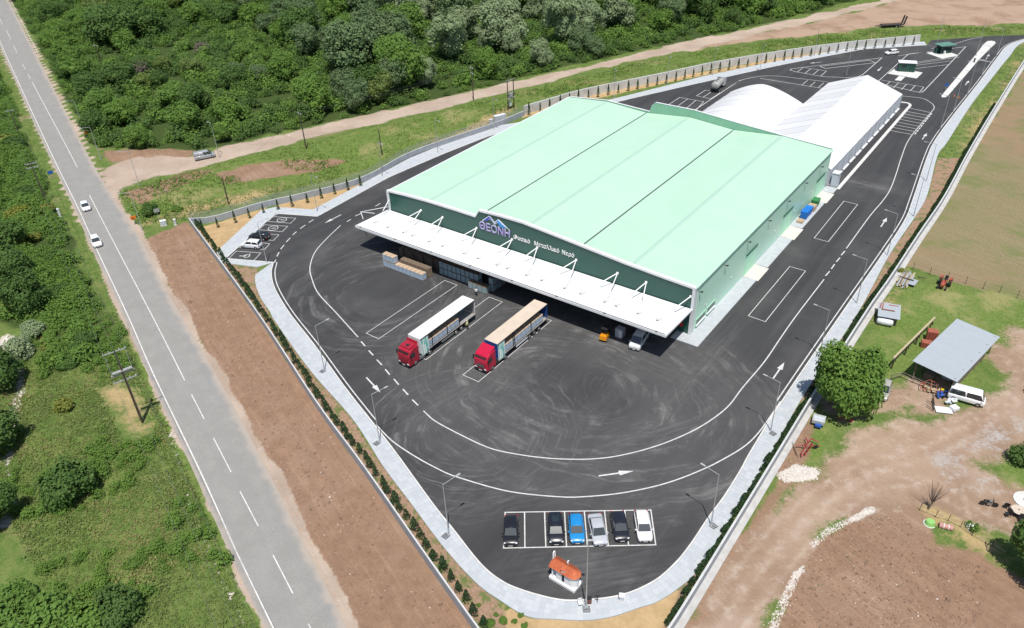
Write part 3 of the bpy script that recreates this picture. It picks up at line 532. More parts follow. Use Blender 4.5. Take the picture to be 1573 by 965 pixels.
# smooth the pairing so that joints run straight
n = len(ki)
mb = MB(); mb.add([(x, y, .118) for x, y in ki] + [(x, y, .118) for x, y in wo] + [(x, y, -.05) for x, y in wo], [(i + 1, i, n + i, n + i + 1) for i in range(n - 1)] + [(n + i + 1, n + i, 2 * n + i, 2 * n + i + 1) for i in range(n - 1)])
farfrom = next(i for i in range(n) if ki[i][1] > 150 and ki[i][0] > 40)
walk = mb.build('footway', [mmort, mfar], fixn=False); tag(walk, kind='structure')
mi = [0] * (n - 1) + [0] * (n - 1)
for i in range(n - 1):
    if i >= farfrom: mi[i] = 1
walk.data.polygons.foreach_set('material_index', mi)
slabs = []
for i in range(farfrom):
    a, c, d, e = ki[i], ki[i + 1], wo[i + 1], wo[i]
    m_ = max(2, int(round(np.hypot(*(e - a)) / .64)))
    if np.hypot(*(d - e)) < .12: continue
    for k in range(m_):
        f0, f1 = (k + .02) / m_, (k + .98) / m_; s0, s1 = .02, .98
        A, B_, C_, D_ = a + (e - a) * f0, c + (d - c) * f0, c + (d - c) * f1, a + (e - a) * f1
        P4 = [A + (B_ - A) * s0, A + (B_ - A) * s1, D_ + (C_ - D_) * s1, D_ + (C_ - D_) * s0]
        slabs.append(P4)
slabs = np.array(slabs)
cpos = slabs.mean(1); inview = (np.abs(cpos[:, 0] - 2) < 36) & (cpos[:, 1] > 49)
order = np.argsort(np.where(inview, cpos[:, 1] + .2 * np.abs(cpos[:, 0]), 1e6))
BOX5 = [(4, 5, 6, 7), (0, 1, 5, 4), (1, 2, 6, 5), (2, 3, 7, 6), (3, 0, 4, 7)]
def slab_mesh(P4):
    a = (P4[1] - P4[0]); b_ = (P4[3] - P4[0]); z1 = .131 + random.uniform(-.004, .004)
    if a[0] * b_[1] - a[1] * b_[0] < 0: P4 = P4[::-1]
    return [(x, y, .119) for x, y in P4] + [(x, y, z1) for x, y in P4]
for q_ in order[:300]:
    MB().add(slab_mesh(slabs[q_]), BOX5).build('paving_slab', mslab, walk)
V = []; 
for q_ in order[300:]: V.append(slab_mesh(slabs[q_]))
V = np.array(V).reshape(-1, 3); k = len(V) // 8
F = (np.array(BOX5)[None] + (np.arange(k) * 8)[:, None, None]).reshape(-1, 4)
tag(bulk('paving_slabs', V, F, mslab, walk, np.repeat(rng.random(k), 5)), kind='stuff')
mb = MB(); wallstrip(mb, kerb, 0, -.2, -.05, .14); kb = mb.build('kerb', mkerb, fixn=True); tag(kb, kind='structure')
bw = [tuple(p) for p in BACK_KERB] + [tuple(p) for p in BACK_OUT[::-1]]
tag(MB().prism(bw, -.05, .125).build('back_footway', mfar, fixn=True), kind='structure')
mb = MB(); wallstrip(mb, resample(BACK_KERB, 2, False), 0, .2, -.05, .145); tag(mb.build('kerb', mkerb, fixn=True), kind='structure')
# traffic island, kiosk plinths, strip beside the marquee
isl = [(118.70,204.85),(118.52,203.94),(119.61,204.02),(121.11,205.63),(145.42,236.10),(155.26,247.76),(159.39,252.55),(160.07,254.35),(159.57,255.39),(158.11,255.15),(155.25,252.03),(147.16,241.34)]
isl_o = MB().prism(isl, -.05, .16).build('traffic_island', mkerb, fixn=True); tag(isl_o, kind='structure')
for p in ([(113.36,226.30),(119.31,220.66),(123.34,225.71),(118.01,231.46)], [(133.50,245.13),(135.28,238.33),(141.58,241.25),(140.24,247.46)], [(112.72,220.04),(114.15,219.17),(116.82,222.57),(115.41,223.46)]): tag(MB().prism(p, -.05, .14).build('plinth', mkerb, fixn=True), kind='structure')
mb = MB(); wallstrip(mb, resample([(70.26,150.07),(87.00,171.87),(104.25,194.41),(107.29,198.35),(107.87,199.83),(107.64,200.86),(106.40,201.60)], .8), -.35, .35, -.05, .14); tag(mb.build('kerb', mkerb, fixn=True), kind='structure')
# drain grates and manholes
mgr = mat('iron_grate', (.03, .03, .03), (.06, .06, .06), 8, .6)
for i, p in enumerate([(-29.18,94.09),(-18.93,77.61),(-8.86,61.36),(6.54,50.75),(22.50,61.13),(34.03,76.26),(-1.90,54.70)]):
    mb = MB(); mb.box((0, 0, .0), (.75, .06, .03)).box((0, .35, 0), (.75, .06, .03)).box((0, -.35, 0), (.75, .06, .03)).box((.36, 0, 0), (.06, .7, .03)).box((-.36, 0, 0), (.06, .7, .03))
    for k in range(5): mb.box((-.24 + .12 * k, 0, -.004), (.06, .68, .02))
    rot = [R(50), R(50), R(50), 0, R(-55), R(-55), R(25)][i]
    g_ = mb.build('drain_grate', mgr, loc=(p[0], p[1], .145 if i < 6 else .04), rz=rot)
    tag(g_, kind='structure')

# ================================================================ BOUNDARY WALLS
mconc = mat('wall_concrete', (.32, .345, .37), (.27, .29, .315), .8, .85, world_pos=True)
mcope = mat('wall_coping', (.52, .525, .52), (.44, .445, .44), .8, .85, world_pos=True)
mwwall = mat('pale_concrete', (.55, .535, .50), (.43, .415, .385), .5, .9, world_pos=True)
def wall(name, label, pts, w, h, m1, m2, cope=.06, step=3.0):
    p = resample(pts, step); r = thing(name, label, 'wall', (*p[0], 0)); x0 = np.array(p[0])
    mb = MB(); wallstrip(mb, p - x0, 0, w, -.3, h); mb.build('wall_body', m1, r, fixn=True)
    mb = MB(); wallstrip(mb, p - x0, -.005 if w > 0 else .005, w + (.005 if w > 0 else -.005), h + .002, h + cope); mb.build('coping', m2, r, fixn=True)
    return r
WL = [(-66.27,146.47),(-43.38,110.39),(-28.47,85.51),(-20.28,72.78),(-11.23,58.19),(-5.42,48.95),(-1.32,42.60)]
WR = [(9.95,41.76),(15.37,48.19),(23.08,58.26),(32.21,70.26),(43.33,84.88),(57.86,103.50),(64.97,112.19),(76.96,127.33),(89.17,142.58),(105.32,164.48),(128.30,194.74),(160.91,236.79),(201.74,287.21)]
WB = [(-65.99,146.44),(-61.25,146.95),(-53.10,152.57),(-44.14,156.88),(-32.55,163.97),(-23.15,177.43),(-12.33,187.24),(-2.43,195.29),(5.70,203.69)]
WW = [(5.74,204.72),(13.90,210.57),(23.61,217.13),(49.96,229.89),(65.68,237.87),(88.35,246.51),(111.44,253.11),(137.13,257.73)]
wall('boundary_wall', 'long low grey wall between the ploughed strip and the row of young conifers', WL, .18, 1.5, mconc, mcope)
wall('boundary_wall', 'long pale wall dividing the right footway hedge from the farm', WR, .24, 1.35, mconc, mcope, .05)
mb = MB(); wallstrip(mb, resample(WR, 3), -.8, -.004, -.3, .14); tag(mb.build('wall_footing', mat('footing_concrete', (.46, .455, .44), (.38, .37, .355), .7, .9, world_pos=True), fixn=True), kind='structure')
wb = wall('boundary_wall', 'grey wall with wire fence behind the corner car bays', WB, .25, 1.35, mconc, mcope)
wall('retaining_wall', 'whitish concrete retaining wall behind the row of dark cypresses at the back', WW, .4, 2.3, mwwall, mcope, .05)
# chain-link fence on the grey back wall
mfen, t, b = nt('chain_link'); tr = t.nodes.new('ShaderNodeBsdfTransparent'); mx = t.nodes.new('ShaderNodeMixShader'); mx.inputs[0].default_value = .28
b.inputs['Base Color'].default_value = (.33, .34, .34, 1); t.links.new(tr.outputs[0], mx.inputs[1]); t.links.new(b.outputs[0], mx.inputs[2]); t.links.new(mx.outputs[0], t.nodes['Material Output'].inputs[0])
mgalv = mat('galvanised_steel', (.48, .50, .51), (.40, .42, .43), 3, .45, .6)
p = resample(WB, 3.0); fr = thing('wire_fence', 'chain-link fence on top of the grey back wall', 'fence', (*p[0], 0)); q = offset(p, .12) - p[0]
for a, c in zip(q, q[1:]):
    MB().add([(*a, 1.42), (*c, 1.42), (*c, 2.75), (*a, 2.75)], [(0, 1, 2, 3)]).build('mesh_panel', mfen, fr)
for a in q: MB().tube((*a, 1.4), (*a, 2.85), .03, .03, 6).build('post', mgalv, fr)

# ================================================================ THE BOTTLING HALL
mroof, t, b = nt('mint_roof_sheet'); v = coord(t)
wv = t.nodes.new('ShaderNodeTexWave'); wv.bands_direction = 'Y'; wv.inputs['Scale'].default_value = 1.6; wv.inputs['Distortion'].default_value = 0; t.links.new(v, wv.inputs['Vector'])
rc_ = mixc(t, ramp(t, noise(t, v, .15, 4, .6), .35, .65), (.41, .605, .465), (.435, .625, .485)); rc_ = mixc(t, mth(t, 'MULTIPLY', wv.outputs['Fac'], .10), rc_, (.36, .54, .435))
rc_ = mixc(t, mth(t, 'MULTIPLY', noise(t, vscale(t, v, (.06, 1.4, 1)), 1.0, 3), .4), rc_, (.36, .54, .42))
t.links.new(rc_, b.inputs['Base Color']); b.inputs['Roughness'].default_value = .5; bump(t, b, wv.outputs['Fac'], .25, .03)
mmint, t, b = nt('mint_wall_panel'); v = coord(t)
wv = t.nodes.new('ShaderNodeTexWave'); wv.bands_direction = 'Y'; wv.inputs['Scale'].default_value = .32; t.links.new(v, wv.inputs['Vector'])
t.links.new(mixc(t, mth(t, 'MULTIPLY', ramp(t, wv.outputs['Fac'], .9, 1.0), .25), mixc(t, noise(t, v, .25, 4), (.44, .69, .54), (.49, .74, .585)), (.25, .46, .34)), b.inputs['Base Color']); b.inputs['Roughness'].default_value = .4
mdkg = mat('dark_green_panel', (.016, .074, .056), (.019, .083, .063), .12, .38)
mtrim = mat('white_trim', (.68, .69, .70), (.62, .63, .64), .5, .5)
mpar = mat('green_parapet_back', (.20, .40, .28), (.22, .43, .30), .4, .5)
mcan = mat('white_canopy_sheet', (.74, .745, .75), (.70, .71, .72), .4, .45)
mdark = mat('dark_gutter', (.02, .022, .022), (.035, .035, .035), 2, .7)
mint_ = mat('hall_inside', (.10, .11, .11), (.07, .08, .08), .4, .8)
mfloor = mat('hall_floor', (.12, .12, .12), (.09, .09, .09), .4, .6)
mgls, t, b = nt('window_glass'); b.inputs['Base Color'].default_value = (.02, .03, .035, 1); b.inputs['Roughness'].default_value = .08; b.inputs['Specular IOR Level'].default_value = .8
hall = thing('bottling_hall', 'large hall with pale mint green roof and white front canopy', 'factory hall', BF(0, 0), TH)
Wd, Dp = 64.6, 65.0
# roof: three low gables with dark valley gutters
va, ri = 8.75, 9.55
prof = [(-Wd, 8.95), (-53.8, ri + .1), (-43.05, va + .05), (-32.2, ri + .15), (-21.5, va), (-10.7, ri - .05), (0.0, 8.62)]
for k in range(6):
    (u0, z0), (u1, z1) = prof[k], prof[k + 1]; e0 = .16 if k in (2, 4) else 0; e1 = .16 if k in (1, 3) else 0
    if k == 5: u1 += .25
    MB().add([(u0 + e0, .3, z0), (u1 - e1, .3, z1), (u1 - e1, Dp - .15, z1), (u0 + e0, Dp - .15, z0), (u0 + e0, .3, z0 - .15), (u1 - e1, .3, z1 - .15), (u1 - e1, Dp - .15, z1 - .15), (u0 + e0, Dp - .15, z0 - .15)], [(0, 1, 2, 3), (7, 6, 5, 4), (0, 4, 5, 1), (1, 5, 6, 2), (2, 6, 7, 3), (3, 7, 4, 0)]).build('roof_slope', mroof, hall)
for u_ in (-43.05, -21.5): MB().box((u_, Dp / 2, va - .22), (.5, Dp - .4, .1)).build('valley_gutter', mdark, hall)
mrid = mat('ridge_cap_metal', (.34, .51, .415), (.36, .53, .43), .6, .5)
for u_, z_ in ((-53.8, ri + .1), (-32.2, ri + .15), (-10.7, ri - .05)):
    MB().add([(u_ - .35, .35, z_ - .015), (u_, .35, z_ + .035), (u_ + .35, .35, z_ - .015), (u_ - .35, Dp - .2, z_ - .015), (u_, Dp - .2, z_ + .035), (u_ + .35, Dp - .2, z_ - .015)], [(0, 1, 4, 3), (1, 2, 5, 4)]).build('ridge_cap', mrid, hall)
# side and back walls
MB().box((-.1, Dp / 2, 4.25), (.2, Dp, 8.5)).build('side_wall', mmint, hall)
MB().box((-Wd + .1, Dp / 2, 4.35), (.2, Dp, 8.7)).build('side_wall', mmint, hall)
MB().box((-Wd / 2, Dp - .1, 4.3), (Wd - .4, .2, 8.6)).build('back_wall', mmint, hall)
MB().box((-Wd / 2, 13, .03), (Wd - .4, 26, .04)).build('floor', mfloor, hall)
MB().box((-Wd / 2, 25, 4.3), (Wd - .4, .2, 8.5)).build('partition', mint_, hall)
MB().box((.02, Dp / 2, 8.52), (.5, Dp, .22)).build('eaves_trim', mat('mint_eaves', (.46, .70, .56), None, .5, .5), hall)
mb = MB().box((-Wd - .08, Dp / 2, 8.93), (.3, Dp, .12)).box((-Wd + .35, Dp / 2, 8.86), (.35, Dp - .5, .1), mi=1); mb.build('eaves_gutter', [mtrim, mdark], hall)
# stepped parapet of the front
FP = [(-64.7, 9.2), (-60, 9.5), (-54, 9.68), (-48, 9.68), (-42.6, 9.62), (-41.7, 11.0), (-37, 11.22), (-32.2, 11.25), (-27, 10.85), (-17, 9.98), (-12, 9.55), (-6, 9.2), (.15, 8.9)]
mb = MB()
for (a, za), (c, zc) in zip(FP, FP[1:]):
    mb.add([(a, -.12, 4.9), (c, -.12, 4.9), (c, -.12, zc - .3), (a, -.12, za - .3), (a, .12, 4.9), (c, .12, 4.9), (c, .12, zc - .3), (a, .12, za - .3)], [(0, 1, 2, 3), (5, 4, 7, 6), (3, 2, 6, 7), (4, 5, 1, 0)])
mb.build('fascia', mdkg, hall)
mb = MB()
for (a, za), (c, zc) in zip(FP, FP[1:]):
    mb.add([(a, -.3, za - .34), (c, -.3, zc - .34), (c, -.3, zc), (a, -.3, za), (a, .3, za - .34), (c, .3, zc - .34), (c, .3, zc), (a, .3, za)], [(0, 1, 2, 3), (5, 4, 7, 6), (3, 2, 6, 7), (4, 5, 1, 0)])
mb.box((-64.5, -.02, 7.0), (.5, .6, 4.0)); mb.box((.0, -.02, 4.4), (.45, .6, 8.8)); mb.build('parapet_trim', mtrim, hall)
BP = [(-64.6, 9.0), (-54, 9.85), (-42.3, 9.15), (-41.9, 10.6), (-40.9, 11.55), (-31.3, 11.45), (-21, 10.45), (-10, 9.5), (0, 8.78)]
mb = MB()
for (a, za), (c, zc) in zip(BP, BP[1:]):
    mb.add([(a, Dp - .05, 8), (c, Dp - .05, 8), (c, Dp - .05, zc), (a, Dp - .05, za), (a, Dp + .15, 8), (c, Dp + .15, 8), (c, Dp + .15, zc), (a, Dp + .15, za)], [(0, 1, 2, 3), (5, 4, 7, 6), (4, 5, 1, 0)])
    mb.add([(a, Dp - .1, za), (c, Dp - .1, zc), (c, Dp + .25, zc), (a, Dp + .25, za), (a, Dp - .1, za + .1), (c, Dp - .1, zc + .1), (c, Dp + .25, zc + .1), (a, Dp + .25, za + .1)], [(4, 5, 6, 7), (0, 1, 5, 4), (2, 3, 7, 6), (3, 2, 1, 0)], 1)
mb.build('back_parapet', [mpar, mtrim], hall)
# open front below the canopy: columns and wall piers
for u_ in (-63.6, -1.0): MB().box((u_, .05, 2.45), (1.9, .3, 4.9)).build('front_pier', mdkg, hall)
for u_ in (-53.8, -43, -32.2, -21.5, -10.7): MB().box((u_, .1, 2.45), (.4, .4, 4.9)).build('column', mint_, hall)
MB().box((-1.55, -.22, 1.6), (.5, .22, .8)).build('fire_hose_cabinet', mat('fire_red', (.5, .02, .03), None, 2, .4), hall)
# canopy
can = MB().add([(-64.9, -.3, 5.0), (.1, -.3, 5.0), (.1, -9.25, 5.35), (-64.9, -9.25, 5.35), (-64.9, -.3, 4.78), (.1, -.3, 4.78), (.1, -9.25, 4.95), (-64.9, -9.25, 4.95)], [(3, 2, 1, 0), (4, 5, 6, 7), (1, 2, 6, 5), (2, 3, 7, 6), (3, 0, 4, 7)]).build('canopy', mcan, hall)
MB().box((-32.4, -9.05, 5.352), (64.6, .2, .03)).build('canopy_gutter', mat('gutter_grey', (.10, .105, .105), None, 1, .6), can)
for u_ in np.linspace(-63.5, -1.5, 8): MB().box((u_, -9.12, 5.40), (.35, .22, .1)).build('rain_outlet', mgr, can)
mstrut = mat('white_steel', (.78, .78, .78), (.72, .72, .72), 1, .4); mplate = mat('strut_plate', (.55, .56, .56), (.48, .49, .49), 3, .5)
AP = [-64.4, -56.0, -50.6, -42.5, -34.5, -29.1, -21.2, -13.3, -8.1, -.45]; FT = [(-62.6,), (-59.2, -55.1), (-52.9, -48.8), (-45.6, -40.6), (-37.4, -33.3), (-31.1, -27.1), (-24.0, -19.5), (-16.4, -12.0), (-9.9, -6.05), (-2.75,)]
for a, fs in zip(AP, FT):
    for f_ in fs:
        zt = 5.02 + 5.7 * .035 + .05
        s = MB().tube((a, -.2, 7.15), (a + (f_ - a) * .48, -2.9, 6.2), .085).tube((a + (f_ - a) * .48, -2.9, 6.2), (f_, -5.75, zt + .05), .03, .03, 6, 1).build('canopy_strut', [mstrut, mplate], hall)
        MB().box((f_, -5.85, zt - .03), (.95, .5, .05)).box((f_ - .1, -6.3, zt - .01), (.5, .16, .05), mi=1).build('anchor_plate', [mplate, mgr], s)
    MB().box((a, -.2, 7.15), (.35, .25, .3)).build('strut_bracket', mstrut, hall)
fl = MB().path([(-66.6, -2.4, 4.6), (-68.3, -4.4, 5.3), (-66.3, -5.8, 4.9)], .07).tube((-68.3, -4.4, 5.3), (-64.6, -.6, 5.8), .05).build('side_brace', mstrut, hall)
# lettering and emblem
mlet = mat('lilac_letter', (.36, .30, .58), (.30, .24, .54), 1, .4); mlw = mat('white_letter', (.78, .78, .78), None, 1, .4); mdb = mat('emblem_dark_blue', (.03, .06, .45), None, 1, .4); mlb = mat('emblem_light_blue', (.05, .32, .75), None, 1, .4)
def text(name, body, size, u, z, m, parent, bold=0.0, depth=.05, width=None):
    cu = bpy.data.curves.new(name, 'FONT'); cu.body = body; cu.size = size; cu.extrude = depth; cu.offset = bold; cu.align_x = 'LEFT'
    ob = bpy.data.objects.new(name, cu); C.objects.link(ob); dg = bpy.context.evaluated_depsgraph_get(); me = bpy.data.meshes.new_from_object(ob.evaluated_get(dg)); bpy.data.objects.remove(ob)
    me.materials.clear(); me.materials.append(m)
    o = bpy.data.objects.new(name, me); C.objects.link(o); o.parent = parent; o.location = (u, -.2, z); o.rotation_euler = (R(90), 0, 0)
    if width:
        xs = [v.co.x for v in me.vertices]; o.scale = (width / (max(xs) - min(xs)), 1, 1)
    return o
text('logo_lettering', 'ΘΕΟΝΗ', 2.05, -41.85, 7.33, mlw, hall, .035, .03, 6.85); o = text('logo_lettering', 'ΘΕΟΝΗ', 2.05, -41.8, 7.33, mlet, hall, -.01, .07, 6.78); o.location.y = -.26
for w_, u_, l_ in (('Φυσικό', -34.2, 3.5), ('Μεταλλικό', -29.8, 5.1), ('Νερό', -24.1, 2.4)): text('slogan_word', w_, 1.12, u_, 7.42, mlw, hall, .002, .05, l_)
def emblem(name, pts, m, y): MB().add([(u_, y, z_) for u_, z_ in pts] + [(u_, y - .06, z_) for u_, z_ in pts], [tuple(range(len(pts) - 1, -1, -1)), tuple(range(len(pts), 2 * len(pts)))] + [(i, (i + 1) % len(pts), len(pts) + (i + 1) % len(pts), len(pts) + i) for i in range(len(pts))]).build(name, m, hall, fixn=True)
emblem('emblem_outline', [(-41.2, 9.0), (-39.4, 10.45), (-38.3, 9.5), (-37.4, 10.3), (-35.2, 8.9), (-36.2, 9.15), (-37.3, 9.75), (-38.2, 9.05), (-39.3, 9.75), (-40.1, 9.25)], mlw, -.14)
emblem('emblem_peak', [(-40.75, 9.15), (-39.42, 10.28), (-38.5, 9.45), (-39.3, 9.95), (-39.95, 9.3)], mdb, -.21)
emblem('emblem_peak', [(-38.25, 9.35), (-37.4, 10.12), (-36.5, 9.45), (-35.6, 9.05), (-36.35, 9.3), (-37.3, 9.85)], mlb, -.21)
emblem('emblem_peak', [(-37.5, 9.55), (-37.35, 9.75), (-36.4, 9.2), (-36.0, 9.0), (-36.9, 8.95)], mlb, -.215)
# right side: windows, gates with concrete ramps, lamps
for w0, w1, z0, z1 in ((1.9, 5.2, .7, 1.75), (6.0, 8.9, .7, 1.75)):
    f_ = MB().box((.02, (w0 + w1) / 2, (z0 + z1) / 2), (.14, w1 - w0 + .2, z1 - z0 + .2)).build('window', mat('mint_frame', (.40, .72, .50), None, 1, .4), hall)
    MB().box((.095, (w0 + w1) / 2, (z0 + z1) / 2 + .12), (.02, w1 - w0, (z1 - z0) * .72)).build('pane', mgls, f_); MB().box((.14, (w0 + w1) / 2, z0 - .02), (.22, w1 - w0 + .25, .08)).build('sill', mtrim, f_)
mgate = mat('mint_gate', (.40, .74, .52), (.36, .68, .47), .5, .45); mramp = mat('ramp_concrete', (.60, .57, .52), (.52, .49, .44), .8, .85)
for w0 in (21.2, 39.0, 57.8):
    g_ = MB().box((.03, w0 + 2.5, 2.1), (.12, 4.6, 4.2)).build('roller_gate', mgate, hall)
    for k in range(10): MB().box((.10, w0 + 2.5, .25 + k * .42), (.03, 4.4, .05)).build('gate_rib', mmint, g_)
    MB().box((.14, w0 + 2.5, 4.3), (.16, 5.0, .14)).build('gate_shade_strip', mdkg, hall)  # dark strip stands in for the shade at the head of the gate recess
    MB().add([(.0, w0, .16), (2.75, w0, .02), (2.75, w0 + 5.1, .02), (.0, w0 + 5.1, .16), (0, w0, -.05), (2.75, w0, -.05), (2.75, w0 + 5.1, -.05), (0, w0 + 5.1, -.05)], [(0, 1, 2, 3), (0, 4, 5, 1), (1, 5, 6, 2), (2, 6, 7, 3)]).build('loading_ramp', mramp, hall)
for w_ in (1.9, 11.5, 21, 30.4, 39.9, 49.4, 58.7):
    MB().box((.18, w_, 7.1), (.36, .12, .08)).box((.42, w_, 7.16), (.3, .34, .14)).build('wall_lamp', mgr, hall)
for w_ in (4, 14, 24, 34, 44, 54): MB().box((.06, w_ + 1.2, 2.9), (.1, .25, .2)).build('junction_box', mtrim, hall)
MB().tube((.1, .9, .2), (.1, .9, 8.4), .07).build('downpipe', mtrim, hall)
sw = [(-2.2, -2.4), (2.45, -2.4), (2.45, 21.1), (0, 21.1), (0, .3), (-2.2, .3)]
o = MB().prism([BF(*p)[:2] for p in sw], -.05, .12).build('hall_footway', mfar, fixn=True); tag(o, kind='structure')
for a, c in ((26.4, 38.9), (44.2, 57.7), (63.0, 66.0)): tag(MB().prism([BF(*p)[:2] for p in ((.02, a), (2.45, a), (2.45, c), (.02, c))], -.05, .12).build('hall_footway', mfar, fixn=True), kind='structure')

# ================================================================ MARQUEES
mten = mat('white_tent_fabric', (.66, .66, .66), (.635, .64, .645), .35, .55); mten2 = mat('tent_fabric_greyish', (.61, .615, .62), (.59, .595, .60), .35, .55); mseam = mat('tent_seam', (.48, .485, .49), None, 1, .6)
mside = mat('tent_side_sheet', (.52, .55, .60), (.45, .48, .53), .5, .5); malu = mat('aluminium_frame', (.62, .63, .64), None, 2, .4, .5)
tent = thing('gabled_marquee', 'long white gabled storage marquee behind the hall', 'marquee', BF(0, 0), TH)
ws = np.linspace(66.2, 123.6, 13); ue0, ue1, um, ze, zr = -18.7, .35, -9.1, 3.75, 7.3
for k, (a, c) in enumerate(zip(ws, ws[1:])):
    for (ua, za), (ub, zb) in (((ue0, ze), (um, zr)), ((um, zr), (ue1, ze))):
        n_ = 5; top = []; sag = .09
        for i in range(n_ + 1):
            f = i / n_; u_ = ua + (ub - ua) * f; z_ = za + (zb - za) * f
            top += [(u_, a + .03, z_), (u_, (a + c) / 2, z_ - sag * 4 * f * (1 - f) - .03), (u_, c - .03, z_)]
        MB().add(top, [(3 * i + j, 3 * i + 3 + j, 3 * i + 4 + j, 3 * i + 1 + j) for i in range(n_) for j in range(2)]).build('roof_panel', mten if (k % 2) else mten2, tent, smooth=True)
    MB().add([(ue1 - .1, a + .05, .12), (ue1 - .1, c - .05, .12), (ue1 - .02, c - .05, ze - .08), (ue1 - .02, a + .05, ze - .08), (ue1 - .02, (a + c) / 2, .1), (ue1 - .12, (a + c) / 2, ze - .08)], [(0, 4, 5, 3), (4, 1, 2, 5)]).build('side_panel', mside, tent)
    MB().box((ue1 + .12, (a + c) / 2, .12), (.4, (c - a) * .8, .22)).build('ballast', mtrim, tent)
for w_ in ws:
    mb = MB().tube((um, w_, zr + .02), (ue1, w_, ze + .02), .05, .05, 6).tube((um, w_, zr + .02), (ue0, w_, ze + .02), .05, .05, 6).tube((ue1, w_, 0), (ue1, w_, ze), .07, .07, 6); mb.build('frame_rib', mseam, tent)
for w_ in (66.2, 123.55):
    MB().add([(ue0, w_, 0), (ue1, w_, 0), (ue1, w_, ze), (um, w_, zr), (ue0, w_, ze)], [(0, 1, 2, 3, 4)]).build('gable_wall', mside, tent)
MB().box((1.4, 67.2, 1.5), (1.3, 1.6, 3.0)).build('side_lobby', mside, tent); MB().box((1.4, 67.2, 3.06), (1.5, 1.8, .1)).build('lobby_roof', mtrim, tent)
arch = thing('arched_marquee', 'white round-roofed marquee between hall and gabled marquee', 'marquee', BF(0, 0), TH)
ws = np.linspace(66.2, 104.2, 9); ua, ub, zt = -38.4, -18.75, 6.9
def apt(f): return (ua + (ub - ua) * f, 3.5 + (zt - 3.5) * (1 - abs((f - .44) / (.44 if f < .44 else .56)) ** 1.55))
for k, (a, c) in enumerate(zip(ws, ws[1:])):
    n_ = 14; top = []
    for i in range(n_ + 1):
        u_, z_ = apt(i / n_); top += [(u_, a + .03, z_), (u_, (a + c) / 2, z_ - .07), (u_, c - .03, z_)]
    MB().add(top, [(3 * i + j, 3 * i + 3 + j, 3 * i + 4 + j, 3 * i + 1 + j) for i in range(n_) for j in range(2)]).build('roof_panel', mten if k % 2 else mten2, arch, smooth=True)
    MB().box((ua + .04, (a + c) / 2, 1.75), (.08, c - a - .1, 3.4)).build('side_panel', mside, arch)
for w_ in ws: MB().path([(apt(i / 14)[0], w_, apt(i / 14)[1] + .02) for i in range(15)], .05, 5).build('frame_rib', mseam, arch)
for w_ in (66.25, 104.15):
    pts = [(ua, w_, 0), (ub, w_, 0)] + [(apt(1 - i / 14)[0], w_, apt(1 - i / 14)[1]) for i in range(15)]; MB().add(pts, [tuple(range(len(pts)))]).build('gable_wall', mside, arch)

# ================================================================ KIOSKS
mkg = mat('kiosk_green', (.006, .045, .033), (.008, .055, .04), .8, .4); mkr = mat('kiosk_roof_green', (.11, .25, .19), None, .8, .5)
p = (119.48,228.21); k_ = thing('control_cabin', 'dark green cabin with flat white roof on a pale plinth', 'kiosk', (*p, .14), R(-20))
MB().box((0, 0, 1.25), (4.6, 2.6, 2.5)).build('cabin_wall', mkg, k_); MB().box((0, 0, 2.56), (5.0, 3.0, .12)).build('roof', mtrim, k_); MB().box((1.4, -1.33, 1.0), (.9, .06, 2.0)).build('door', mkg, k_); MB().box((-.8, -1.33, 1.5), (1.2, .05, .8)).build('window', mgls, k_)
for a in np.linspace(-2.1, 2.1, 9): MB().box((a, -1.32, 1.25), (.05, .04, 2.4)).build('wall_rib', mkr, k_)
p = (138.60,244.72); k_ = thing('weighbridge_booth', 'dark green glazed booth under a wide pale green roof', 'kiosk', (*p, .14), R(12))
MB().box((0, 0, .55), (3.6, 2.4, 1.1)).box((-1.55, 0, 1.7), (.5, 2.4, 1.3)).box((1.7, 0, 1.7), (.2, 2.4, 1.3)).box((0, 1.1, 1.7), (3.4, .2, 1.3)).build('booth_wall', mkg, k_); MB().box((.1, -1.1, 1.7), (2.8, .06, 1.15)).build('window', mgls, k_)
MB().box((0, -.1, 2.55), (5.4, 3.8, .16)).build('roof', mkr, k_, bevel=.04); MB().tube((-2.3, -1.6, 0), (-2.3, -1.6, 2.5), .05).build('roof_post', mkg, k_); MB().tube((2.3, -1.6, 0), (2.3, -1.6, 2.5), .05).build('roof_post', mkg, k_); MB().box((-2.6, .2, .8), (.7, 1.0, 1.6)).build('equipment_box', mkg, k_); MB().box((-.9, -1.6, .5), (.5, .5, .9)).build('air_conditioner', mtrim, k_)

# ================================================================ ROADSIDE SHRINE
mplas = mat('white_plaster', (.80, .80, .79), (.74, .74, .73), 2, .8); mtile = mat('orange_roof_tile', (.50, .13, .05), (.38, .09, .035), 5, .7)
sh = thing('chapel_shrine', 'tiny white chapel shrine with orange tiled roof beside the car bays', 'shrine', (4.63, 54.49, 0), math.atan2(53.36 - 55.42, 5.39 - 2.83)); sh.scale = (1, 1, 1.3)
MB().box((0, 0, .17), (3.35, 1.62, .34)).build('base', mplas, sh, bevel=.03); MB().box((.25, 0, 1.0), (1.9, 1.24, 1.35)).build('nave_wall', mplas, sh, bevel=.03)
for x, y in ((-1.35, -.55), (-1.35, .55), (-.75, -.55)): MB().tube((x, y, .34), (x, y, 1.55), .1, .1, 8).build('porch_column', mplas, sh)
rs = [[(1.05 + .62 * math.sin(a) * 1.0, .62 * math.cos(a), z) for a in np.linspace(0, math.pi, 9)] for z in (.34, 1.55)]
mb = MB(); n_ = 9; mb.add(rs[0] + rs[1], [(i, i + 1, n_ + i + 1, n_ + i) for i in range(n_ - 1)]); mb.build('apse', mplas, sh, fixn=True)
